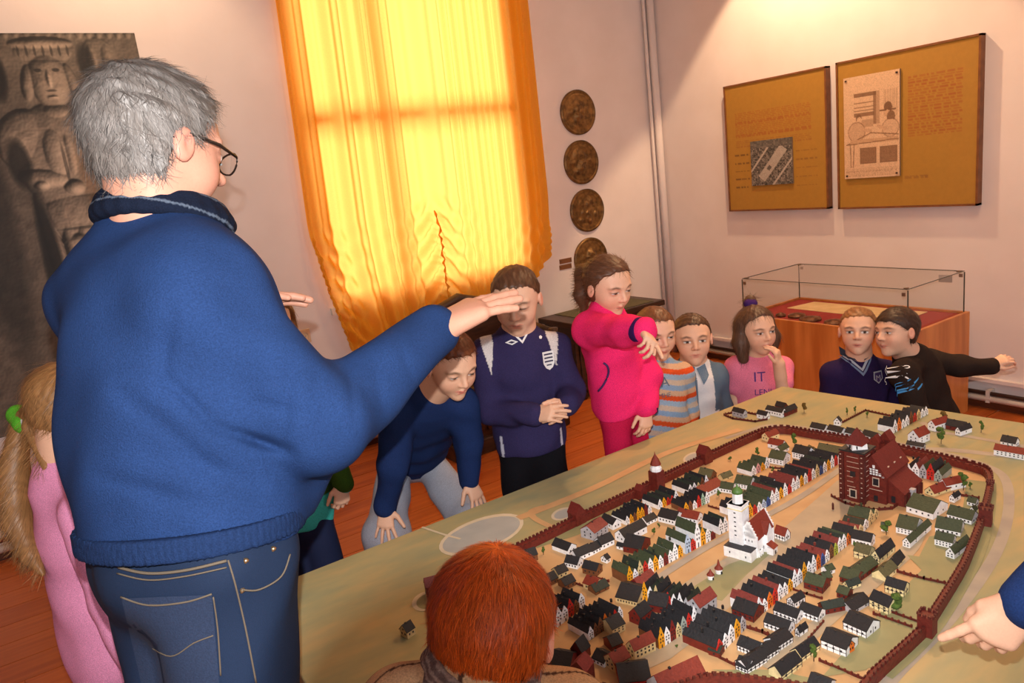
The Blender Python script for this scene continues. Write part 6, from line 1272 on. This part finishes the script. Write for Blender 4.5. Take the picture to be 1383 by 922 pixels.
# ---------------------------------------------------------------- boy bending with hands on his knees
f = figure('boy in navy sweater and grey sweatpants bending with hands on knees', dict(pel=(556, 618, 2.82), neck=(578, 528, 2.42), head=(610, 492, 2.30), shl=(538, 556, 2.42), shr=(622, 545, 2.50), ell=(531, 630, 2.42), wrl=(521, 684, 2.46), elr=(633, 600, 2.56), wrr=(634, 648, 2.58), kl=(522, 722, 2.56), kr=(636, 702, 2.66), al=(512, 842, 2.80), ar=(636, 820, 2.86)),
    0.212, (0.50, -0.50, 0.70), (0.10, 0.85, 0.5), (0.2, -0.6, 0.8), 0.130, 0.088, 0.0030, hair=dict(style='short', col=(112, 62, 34), thick=0.022, n=2500, len=0.020, wid=0.0012, seed=2, bias=(0, 0.5, 0)), opened=0.28, lip=(208, 84, 84),
    shirt=dict(col=(30, 48, 92), arm=(0.060, 0.050, 0.036), hem=-0.02, wr=0.006, seed=7, waist=1.0, hip=1.0), trousers=dict(col=(168, 172, 186), leg=(0.098, 0.076, 0.062), wr=0.007, h=0.006), trouser_name='sweatpants',
    hands=dict(l=dict(d=(520, 722, 2.42), n=(-0.1, 0.55, 0.8), thumb=1, L=0.128, curl=(0.10, 0.12, 0.12, 0.15), spread=0.22, tcurl=0.0, tout=1.0, h=0.003), r=dict(d=(652, 688, 2.55), n=(0.5, 0.4, 0.7), thumb=-1, L=0.128, curl=(0.15, 0.15, 0.2, 0.2), spread=0.2, tcurl=0.0, tout=0.9, h=0.003)))
# ---------------------------------------------------------------- boy in the dark football shirt
def eng(V, T):
    c = np.tile(s2l((52, 46, 84)), (len(V), 1)); x, z = T[:, 0], T[:, 2]
    m = (z > TLE*0.66) & (np.abs(np.abs(x)-0.112) < 0.002+0.20*np.clip(z-TLE*0.68, 0, 0.09)); c[m] = s2l((214, 208, 206))
    m = (np.abs(np.abs(x)-0.105) < 0.004) & (z < TLE*0.10) & (T[:, 1] > -0.02); c[m] = s2l((200, 200, 215)); return c
TLE = 0.40
f = figure('boy in dark football shirt with white crest standing with folded hands', dict(pel=(716, 592, 2.62), neck=(700, 455, 2.56), head=(697, 405, 2.50), shl=(657, 480, 2.56), shr=(746, 472, 2.58), ell=(664, 552, 2.56), wrl=(722, 561, 2.44), elr=(771, 528, 2.56), wrr=(767, 547, 2.46)),
    0.225, (-0.12, -0.42, 0.88), None, (0.05, 0, 1), 0.128, 0.092, 0.0030, hair=dict(style='short', col=(92, 60, 40), thick=0.014, n=2500, len=0.012, wid=0.0011, seed=3, bias=(0, 0.4, 0)), opened=0.15,
    shirt=dict(col=eng, arm=(0.060, 0.050, 0.038), hem=-0.10, wr=0.007, seed=9, hip=1.02, waist=1.0), shirt_name='football_shirt', trousers=dict(col=(22, 21, 26), leg=(0.088, 0.065, 0.05)),
    hands=dict(l=dict(d=(757, 556, 2.38), n=(0.05, 0.35, 0.9), thumb=1, L=0.13, curl=(0.3, 0.3, 0.35, 0.4)), r=dict(d=(744, 562, 2.40), n=(0.6, 0.3, 0.7), thumb=-1, L=0.13, curl=(0.5, 0.5, 0.5, 0.5))))
sh_, rt = f['shirt'], f['root']; o_ = (741, 486); ux, uy = f['S'], f['U']; crest = [(-0.020, 0.030), (-0.020, -0.010), (-0.012, -0.026), (0, -0.034), (0.012, -0.026), (0.020, -0.010), (0.020, 0.030)]
decal('crest', sh_, [crest[::-1]], o_, ux, uy, whitem, f['so'] if False else rt, 0.001)
navym = mat('navy_print', (40, 36, 70), 0.6)
decal('crest_bars', sh_, [[(-0.015, z), (0.015, z), (0.015, z+0.005), (-0.015, z+0.005)] for z in (0.018, 0.006, -0.006)]+[[(-0.009, -0.018), (0.009, -0.018), (0.009, -0.014), (-0.009, -0.014)]], o_, ux, uy, navym, rt, 0.002)
o_ = (691, 462); decal('shirt_emblem', sh_, [[(-0.022, 0), (0, -0.009), (0.022, 0), (0, 0.009)]], o_, ux, uy, whitem, rt, 0.001); decal('emblem_core', sh_, [[(-0.012, 0), (0, -0.004), (0.012, 0), (0, 0.004)]], o_, ux, uy, navym, rt, 0.002)
decal('crest_star', sh_, [[(0.006*math.cos(a), 0.006*math.sin(a)) for a in np.linspace(0, 2*math.pi, 6)[:-1]]], (730, 455), ux, uy, whitem, rt)
decal('collar_trim', sh_, [[(-0.040, 0.020), (-0.033, 0.022), (0.0, -0.018), (0.0, -0.028)][::-1], [(0.040, 0.020), (0.033, 0.022), (0.0, -0.018), (0.0, -0.028)]], (704, 452), ux, uy, whitem, rt)
# ---------------------------------------------------------------- pointing girl in the pink fleece
def pony6(g, L_): g.chain([L_(0, -0.42, 0.18), L_(0.02, -0.62, 0.02), L_(0.05, -0.60, -0.35), L_(0.08, -0.50, -0.60)], [0.030, 0.034, 0.030, 0.012], 0.015)
PK = (242, 46, 112)
def fleece(V, T):
    c = np.tile(s2l(PK), (len(V), 1)); return c
f = figure('girl in bright pink fleece and magenta trousers pointing at the model', dict(pel=(838, 548, 2.70), neck=(818, 428, 2.60), head=(822, 386, 2.56), shl=(797, 446, 2.54), shr=(852, 450, 2.72), ell=(845, 446, 2.34), wrl=(868, 446, 2.26), elr=(874, 508, 2.68), wrr=(873, 552, 2.62)),
    0.205, (0.62, -0.28, 0.70), None, (0.75, 0, 0.65), 0.106, 0.088, 0.0030, hair=dict(style='long', col=(96, 60, 40), thick=0.022, n=3000, len=0.035, wid=0.0011, seed=6, extra=pony6, bias=(0, -1.2, -0.2), whorl=(0, 0.2, 0.5)), opened=0.3,
    shirt=dict(col=fleece, arm=(0.058, 0.050, 0.042), hem=-0.04, wr=0.006, seed=14, hip=1.08, hd=1.05, collar=0.025), shirt_name='fleece_jacket', trousers=dict(col=(200, 30, 76), leg=(0.084, 0.062, 0.05), wr=0.006),
    hands=dict(l=dict(d=(886, 470, 2.18), n=(0.65, 0.55, 0.5), thumb=1, L=0.128, curl=(0.06, 0.75, 0.85, 0.9), tcurl=0.6), r=dict(d=(872, 590, 2.60), n=(0.4, 0.1, 0.9), thumb=-1, L=0.12, curl=0.5)))
sh_, rt = f['shirt'], f['root']; purp = mat('purple_trim', (62, 30, 92), 0.7)
def tubeon(name, shape, pts, r, m, parent, view=None):
    P = hits(shape, smooth_pts([p[:2] for p in pts], 4), r*0.4, 1.6); MB().tube([tuple(p) for p in P-np.array(parent.location)], r, 6).obj(name, m, parent, smooth=True)
tubeon('pocket_zip', sh_, [(815, 490, 2.2), (820, 494, 2.2), (822, 502, 2.2), (819, 512, 2.2), (814, 521, 2.2), (808, 528, 2.2)], 0.004, purp, rt)
J = f['J']
def cuff(parent, J, k, r, col, m=CLOTHM, name='cuff', ln=0.012):
    d = nrm(J['wr'+k]-J['el'+k]); t = Sh(); t.cone(J['wr'+k]-d*ln, J['wr'+k]+d*0.004, r, r, 0.005); t.cut(J['wr'+k]+d*0.010, d, 0.003); finish(name, t, 0.004, col, m, parent)
for k in 'lr': cuff(rt, J, k, 0.041, (58, 28, 86))
# ---------------------------------------------------------------- boy in striped T-shirt
def stripes(V, T):
    z = T[:, 2]+0.02*np.sin(T[:, 0]*14); pal = [s2l(c) for c in ((214, 84, 40), (206, 170, 140), (132, 160, 190), (196, 178, 160), (150, 174, 196))]; i = np.floor((z+1.0)/0.021).astype(int) % 5; return np.array(pal)[i]
f = figure('small boy in orange and blue striped shirt behind the pointing hand', dict(pel=(896, 588, 2.95), neck=(886, 490, 2.92), head=(886, 450, 2.88), shl=(866, 506, 2.92), shr=(922, 504, 2.96), ell=(868, 556, 2.98), wrl=(872, 600, 2.9), elr=(930, 556, 3.0), wrr=(928, 600, 2.95)),
    0.205, (0.40, -0.25, 0.85), None, (0.4, 0, 0.9), 0.105, 0.082, 0.0034, hair=dict(style='short', col=(116, 74, 46), thick=0.014, n=1800, len=0.015, wid=0.0013, seed=11, bias=(0.2, 0.6, 0)), opened=0.35,
    shirt=dict(col=stripes, arm=(0.045, 0.038, 0.030), hem=-0.20, wr=0.004, seed=4, h=0.0042), shirt_name='striped_shirt', trousers=dict(col=(50, 60, 90), leg=(0.07, 0.05, 0.042)), hands=dict())
decal('shirt_lettering', f['shirt'], text_polys('KA', 0.055), (893, 523), f['S'], f['U'], mat('slate_print', (84, 100, 122), 0.7), f['root'])
decal('shirt_lettering', f['shirt'], text_polys('AMHE', 0.026), (895, 537), f['S'], f['U'], mat('slate_print', (84, 100, 122), 0.7), f['root'])
# ---------------------------------------------------------------- boy in denim jacket
f = figure('small dark-haired boy in open denim jacket over white shirt', dict(pel=(944, 582, 3.18), neck=(938, 498, 3.14), head=(935, 458, 3.10), shl=(911, 512, 3.16), shr=(965, 508, 3.16), ell=(908, 556, 3.22), wrl=(914, 600, 3.12), elr=(974, 550, 3.2), wrr=(972, 590, 3.15)),
    0.216, (0.14, -0.12, 0.95), None, (0.2, 0, 0.95), 0.108, 0.084, 0.0034, hair=dict(style='short', col=(84, 56, 38), thick=0.014, n=1800, len=0.013, wid=0.0013, seed=12, bias=(0, 0.7, 0)), opened=0.62,
    shirt=dict(col=lambda V, T: np.where(((np.abs(T[:, 0]-0.022) < 0.036+0.02*(T[:, 2] < 0.1)) & (T[:, 1] > 0.02))[:, None], s2l((224, 222, 224)), s2l((92, 112, 132))), arm=(0.052, 0.044, 0.036), hem=-0.2, wr=0.007, seed=6, h=0.0042, collar=0.01, m=DENIMM), shirt_name='denim_jacket', trousers=dict(col=(50, 60, 80), leg=(0.07, 0.05, 0.042)), hands=dict())
for sx in (-1, 1): decal('jacket_lapel', f['shirt'], [[(sx*0.012, 0.03), (sx*0.052, 0.045), (sx*0.060, 0.0), (sx*0.030, -0.035)][::sx]], (938, 508), f['S'], f['U'], mat('denim_lapel', (112, 134, 154), 0.85, c2=(92, 112, 134), scale=300.0), f['root'], 0.006)
tubeon('zip_edge', f['shirt'], [(942-10, 512, 2.8), (938, 530, 2.8), (944, 560, 2.8), (946, 585, 2.8)], 0.003, navym, f['root'])
decal('jacket_patch', f['shirt'], [[(-0.014, 0), (0.014, 0.004), (0.012, 0.014), (0, 0.010), (-0.012, 0.012)]], (922, 536), f['S'], f['U'], navym, f['root'])
# ---------------------------------------------------------------- girl in pink printed T-shirt
def bob(g, L_):
    for sx in (-1, 1): g.chain([L_(sx*0.30, -0.10, 0.20), L_(sx*0.36, -0.04, -0.20), L_(sx*0.34, -0.02, -0.55)], [0.028, 0.034, 0.022], 0.02)
    g.chain([L_(0, -0.40, 0.0), L_(0, -0.42, -0.5)], [0.05, 0.045], 0.03); g.chain([L_(0.0, -0.16, 0.50), L_(-0.05, -0.24, 0.60), L_(-0.10, -0.42, 0.46)], [0.018, 0.022, 0.016], 0.01)
f = figure('small girl in pink printed T-shirt with hand to her mouth', dict(pel=(1026, 572, 3.24), neck=(1023, 482, 3.20), head=(1022, 446, 3.14), shl=(995, 496, 3.20), shr=(1054, 496, 3.22), ell=(993, 540, 3.24), wrl=(1002, 580, 3.16), elr=(1058, 536, 3.12), wrr=(1052, 492, 3.06)),
    0.205, (0.52, -0.12, 0.85), None, (0.3, 0, 0.95), 0.102, 0.08, 0.0034, hair=dict(style='long', col=(92, 64, 48), thick=0.026, n=3500, len=0.045, wid=0.0012, seed=15, extra=bob, bias=(0, -0.1, -1.0), whorl=(0, -0.1, 0.62)), opened=0.55,
    shirt=dict(col=(238, 130, 158), arm=(0.048, 0.036, 0.028), sleeve='short', slen=0.55, hem=-0.2, wr=0.004, seed=2, h=0.0045), shirt_name='t_shirt', trousers=dict(col=(60, 70, 110), leg=(0.07, 0.05, 0.042)),
    hands=dict(l=dict(d=(1004, 600, 3.14), n=(-0.4, 0, 0.9), thumb=1, L=0.115), r=dict(d=(1047, 462, 3.02), n=(0.7, 0.2, 0.6), thumb=1, L=0.12, curl=(0.5, 0.6, 0.7, 0.7))))
vio = mat('violet_print', (84, 44, 120), 0.7)
decal('print_lettering', f['shirt'], text_polys('IT', 0.06), (1026, 497+18), f['S'], f['U'], vio, f['root']); decal('print_lettering', f['shirt'], text_polys('LENI', 0.036), (1031, 533), f['S'], f['U'], vio, f['root'])
t = Sh(); L_ = lambda x, y, z_: f['hd']+f['HM']@(np.array([x, y, z_])*f['H']); t.cone(L_(-0.05, -0.16, 0.54), L_(0.04, -0.18, 0.55), 0.020, 0.020, 0.01); finish('hair_tie', t, 0.004, (70, 40, 100), CLOTHM, f['root'])
# ---------------------------------------------------------------- boy in navy sweater, facing the camera
f = figure('small fair boy in navy V-neck sweater with crest facing the camera', dict(pel=(1163, 590, 3.30), neck=(1160, 486, 3.24), head=(1159, 447, 3.18), shl=(1127, 506, 3.24), shr=(1196, 504, 3.26), ell=(1118, 560, 3.28), wrl=(1126, 610, 3.2), elr=(1208, 560, 3.3), wrr=(1204, 610, 3.2)),
    0.205, (-0.06, -0.06, 1.0), None, (0, 0, 1), 0.122, 0.088, 0.0034, hair=dict(style='short', col=(142, 98, 60), thick=0.012, n=1800, len=0.012, wid=0.0013, seed=16, bias=(0, 0.5, 0)), opened=0.7,
    shirt=dict(col=(42, 30, 70), arm=(0.056, 0.048, 0.036), hem=-0.2, wr=0.005, seed=5, h=0.0045), trousers=dict(col=(40, 44, 60), leg=(0.07, 0.05, 0.042)), hands=dict())
sh_, rt = f['shirt'], f['root']
for q, (a, b2) in enumerate(((0.036, 0.052), (0.056, 0.064))): decal('v_neck_trim', sh_, [[(-a, 0.03), (-b2, 0.032), (0, -0.030-q*0.02), (0, -0.018-q*0.018)], [(a, 0.03), (0, -0.018-q*0.018), (0, -0.030-q*0.02), (b2, 0.032)]], (1162, 491), f['S'], f['U'], greym2 if q == 0 else mat('slate_trim', (110, 130, 160), 0.7), rt)
decal('collar', sh_, [[(-0.034, 0.03), (-0.06, 0.05), (-0.055, 0.012), (-0.012, -0.012)], [(0.034, 0.03), (0.012, -0.012), (0.055, 0.012), (0.06, 0.05)]], (1160, 483), f['S'], f['U'], mat('dark_collar', (44, 52, 66), 0.8), rt, 0.008)
cr_ = [(-0.022, 0.026), (-0.022, -0.008), (0, -0.028), (0.022, -0.008), (0.022, 0.026)]
decal('crest', sh_, [cr_], (1186, 509), f['S'], f['U'], greym2, rt); decal('crest_field', sh_, [[(x*0.8, y*0.8) for x, y in cr_]], (1186, 509), f['S'], f['U'], mat('violet_field', (58, 44, 96), 0.7), rt, 0.0025); decal('crest_letters', sh_, text_polys('M', 0.032), (1186, 513), f['S'], f['U'], greym2, rt, 0.0035)
# ---------------------------------------------------------------- boy in dark shirt whispering, arm stretched out
f = figure('small boy in dark printed shirt whispering, one arm stretched out', dict(pel=(1272, 590, 3.24), neck=(1229, 478, 3.14), head=(1210, 448, 3.08), shl=(1222, 506, 2.98), shr=(1252, 488, 3.24), ell=(1240, 560, 2.95), wrl=(1238, 600, 2.95), elr=(1298, 494, 3.18), wrr=(1338, 494, 3.12)),
    0.205, (-0.93, -0.05, 0.34), (0.08, 1, 0), (-0.6, 0, 0.75), 0.110, 0.088, 0.0034, hair=dict(style='low', col=(64, 46, 36), thick=0.020, n=2200, len=0.018, wid=0.0013, seed=19, bias=(0, 0.6, -0.3)), opened=0.5,
    shirt=dict(col=(44, 34, 30), arm=(0.056, 0.044, 0.034), hem=-0.2, wr=0.007, seed=8, h=0.0045), shirt_name='long_sleeved_shirt', trousers=dict(col=(40, 44, 60), leg=(0.07, 0.05, 0.042)),
    hands=dict(r=dict(d=(1362, 482, 3.08), n=(0.1, 0.6, 0.7), thumb=-1, L=0.118, curl=(0.7, 0.8, 0.8, 0.8), tcurl=0.5)))
decal('shirt_lettering', f['shirt'], text_polys("ITS", 0.034), (1220, 500), f['S'], f['U'], whitem, f['root']); decal('shirt_lettering', f['shirt'], text_polys('ST', 0.032), (1219, 514), f['S'], f['U'], whitem, f['root'])
blum = mat('blue_print', (60, 140, 200), 0.6); rr2 = random.Random(3)
decal('shirt_graphic', f['shirt'], [[(x, y), (x+0.022+rr2.random()*0.02, y+0.008), (x+0.03, y+0.012), (x+0.004, y+0.007)] for x, y in ((-0.02, 0.0), (-0.03, 0.012), (-0.015, 0.024), (0.0, -0.012), (-0.035, -0.01), (0.01, 0.012))], (1234, 524), f['S'], f['U'], blum, f['root'])
# ---------------------------------------------------------------- ginger-haired boy in the foreground, seen from behind
def ging(V, T):
    c = np.tile(s2l((198, 158, 118)), (len(V), 1)); z = T[:, 2]*0.6-T[:, 1]+0.15*T[:, 0]; m = (np.abs((z*30) % 1-0.5) < 0.08); c[m] = s2l((84, 58, 46)); return c
f = figure('ginger-haired boy in beige striped shirt in the foreground, seen from behind', dict(pel=(560, 1300, 1.14), neck=(648, 920, 0.985), head=(664, 852, 1.02), shl=(545, 965, 0.97), shr=(768, 972, 1.0), ell=(480, 1160, 1.1), wrl=(560, 1250, 1.2), elr=(830, 1160, 1.1), wrr=(760, 1250, 1.2)),
    0.222, (0.16, -0.22, -0.96), (0, 1, 0.2), (0.1, 0, -1), 0.128, 0.09, 0.0024, skin=(232, 170, 136), hair=dict(style='short', col=(204, 88, 20), thick=0.030, n=15000, len=0.022, wid=0.0008, var=0.35, seed=31, amp=0.006, lift=0.22, whorl=(0.03, -0.18, 0.52), bias=(0, 0, -0.2), h=0.0028),
    shirt=dict(col=ging, arm=(0.058, 0.048, 0.036), hem=-0.08, wr=0.004, seed=5, h=0.003, collar=0.015), shirt_name='striped_shirt', trousers=dict(col=(50, 56, 80), leg=(0.085, 0.06, 0.048)), hands=dict(l=dict(d=(600, 1240, 1.26), n=(0, 0.9, 0.2), thumb=1, L=0.12), r=dict(d=(720, 1240, 1.26), n=(0, 0.9, 0.2), thumb=-1, L=0.12)), neck_r=0.052, rel=False)
nk, U_, S_, Fr = f['J']['neck'], f['U'], f['S'], f['F']; t = Sh()
pts = [nk+U_*0.006+S_*0.070*math.cos(a)+Fr*0.064*math.sin(a) for a in np.linspace(0, 2*math.pi, 17)]; t.chain(pts, [0.016]*17, 0.004)
pts = [nk+U_*0.024+S_*0.064*math.cos(a)+Fr*0.058*math.sin(a) for a in np.linspace(0, 2*math.pi, 17)]; t.chain(pts, [0.011]*17, 0.012)
finish('knit_collar', t, 0.003, lambda V: np.where((np.abs(((V-nk)@U_*130) % 1-0.5) < 0.28)[:, None], s2l((104, 84, 78)), s2l((150, 128, 116))), CLOTHM, f['root'])
# ---------------------------------------------------------------- person outside the frame whose hand points at the model
f = figure('person at the right edge, hand in blue sleeve pointing at the model', dict(pel=(1700, 1250, 1.05), neck=(1640, 760, 0.98), head=(1650, 640, 0.98), shl=(1545, 830, 0.99), shr=(1760, 830, 1.0), ell=(1475, 735, 1.06), wrl=(1388, 815, 1.06), elr=(1800, 1050, 1.1), wrr=(1760, 1200, 1.1)),
    0.215, (-0.6, -0.3, -0.6), None, (-0.6, 0, -0.7), 0.125, 0.09, 0.004, hair=dict(style='short', col=(90, 60, 36), thick=0.03, n=300, len=0.02, wid=0.0012, seed=41),
    shirt=dict(col=lambda V, T: np.where((V@CR > np.dot(pd(1440, 780, 1.06), CR))[:, None], s2l((104, 136, 40)), s2l((34, 56, 106))), arm=(0.058, 0.046, 0.037), hem=-0.08, wr=0.004, seed=5), trousers=dict(col=(50, 56, 80), leg=(0.085, 0.06, 0.048)),
    hands=dict(l=dict(d=(1306, 886, 1.10), n=(0.15, 0.60, 0.78), thumb=-1, L=0.140, curl=(0.08, 0.50, 0.55, 0.55), spread=0.12, tcurl=0.8, tout=0.35, h=0.0026, fat=1.15)), rel=False)
# ---------------------------------------------------------------- the guide's details
m = man; rt = m['root']; HM, hd, H = m['HM'], m['hd'], m['H']; L_ = lambda x, y, z_: hd+HM@(np.array([x, y, z_])*H); base = np.array(rt.location)
gl = empty('glasses'); gl.location = (0, 0, 0); gl.parent = rt
gfm = mat('glasses_frame', (34, 24, 20), 0.35)
for sx in (-1, 1):
    c = L_(sx*0.145, 0.425, -0.02); ring = [c+HM@(np.array([0.115*math.cos(a), -0.02*abs(math.cos(a)), 0.075*math.sin(a)])*H)-base for a in np.linspace(0, 2*math.pi, 21)]
    MB().tube([tuple(p) for p in ring], 0.0016, 6).obj('rim', gfm, gl, smooth=True)
    MB().tube([tuple(L_(*p)-base) for p in ((sx*0.26, 0.40, 0.01), (sx*0.355, 0.22, 0.03), (sx*0.375, 0.0, 0.045), (sx*0.37, -0.10, -0.01))], [0.0022, 0.0030, 0.0028, 0.0022], 6).obj('temple', gfm, gl, smooth=True)
    MB().add([tuple(c-base)]+[tuple(p) for p in ring[:-1]], [(0, 1+i, 1+(i+1) % 20) for i in range(20)]).obj('lens', glass_mat(), gl)
MB().tube([tuple(L_(*p)-base) for p in ((-0.03, 0.42, -0.005), (0, 0.435, 0.005), (0.03, 0.42, -0.005))], 0.002, 6).obj('bridge', gfm, gl)
nk = m['J']['neck']; U_, S_, Fr = m['U'], m['S'], m['F']; t = Sh()
pts = [nk+U_*(0.004+0.026*(0.5-0.5*math.sin(a)))+S_*0.090*math.cos(a)+Fr*(0.094*math.sin(a)+0.006) for a in np.linspace(0, 2*math.pi, 25)]; t.chain(pts, [0.015]*25, 0.004)
pts2 = [p+U_*0.020-((p-nk)-U_*((p-nk)@U_))*0.10 for p in pts]; t.chain(pts2, [0.009]*25, 0.018)
finish('shirt_collar', t, 0.003, lambda V: np.where((np.abs((((V-nk)-0.022*0)@U_+0.25*((V-nk)@Fr))*30 % 1-0.5) < 0.055)[:, None], s2l((86, 96, 112)), s2l((20, 27, 44))), CLOTHM, rt)
# ribbed sweater hem, belt line, pocket, seams
pel, TL, C_ = m['pel'], m['TL'], m['C']; t = Sh(); t.ell(C_(0.06), (0.201, 0.164, TL*0.36), m['TM'], 0.03); t.cut(C_(0.085), U_, 0.004); t.cut(C_(0.015), -U_, 0.004)
an = lambda V: np.arctan2((V-pel)@Fr, (V-pel)@S_)
t.disp = lambda P: (0.0012*np.sin(an(P)*120)).astype(np.float32); finish('ribbed_hem', t, 0.0042, lambda V: np.tile(s2l((27, 45, 80)), (len(V), 1))*(1+0.10*np.sin(an(V)*120))[:, None], CLOTHM, rt)
stm = mat('pocket_stitch', (96, 84, 70), 0.8); dk = mat('denim_pocket', (22, 36, 62), 0.85, c2=(30, 46, 74), scale=400.0, bump=0.2)
tr = m['tro']
def on_jeans(pts, r, name, mm):
    q = smooth_pts(pts, 6); P = hits(tr, q, 0.004)-base; MB().tube([tuple(p) for p in P], r, 6).obj(name, mm, rt, smooth=True)
ux, uy = nrm(CR+0.10*CU), nrm(CU-0.10*CR)
def quad(c, n=14, k=14):                                # grid between four picture corners: tl, tr, br, bl
    c = np.array(c, float); return np.array([lerp(lerp(c[0], c[1], i/(n-1)), lerp(c[3], c[2], i/(n-1)), j/(k-1)) for j in range(k) for i in range(n)])
Q = hits(tr, quad([(164, 808), (286, 803), (298, 945), (196, 945)]), 0.0035)-base; gi = np.arange(196).reshape(14, 14)
obj('back_pocket', pmesh('back_pocket', Q, np.stack([gi[:-1, :-1], gi[1:, :-1], gi[1:, 1:], gi[:-1, 1:]], -1).reshape(-1, 4), True), dk, rt)
on_jeans([(160, 766), (200, 774), (250, 770), (306, 757)], 0.0022, 'belt_seam', stm); on_jeans([(158, 774), (200, 783), (250, 778), (306, 766)], 0.0012, 'belt_seam', stm)
on_jeans([(163, 806), (200, 817), (250, 813), (286, 802)], 0.0014, 'pocket_seam', stm); on_jeans([(288, 806), (294, 850), (298, 912)], 0.0012, 'pocket_seam', stm); on_jeans([(195, 868), (230, 886), (262, 868), (288, 858)], 0.0010, 'pocket_seam', stm)
on_jeans([(308, 756), (318, 790), (332, 850), (346, 922)], 0.0014, 'side_seam', stm); on_jeans([(326, 796), (350, 796), (380, 778), (392, 748)], 0.0014, 'front_pocket_seam', stm)
cop = mat('copper_rivet', (200, 170, 130), 0.3, metallic=0.9)
for px, py in ((332, 757), (327, 797), (369, 741)):
    q = hit(tr, px, py)
    if q is None: continue
    bm_ = ico((0.004, 0.004, 0.004), tuple(q-base), 1); bm_.obj('rivet', cop, rt, smooth=True)
print('built in %.1f s' % (time.time()-T0))
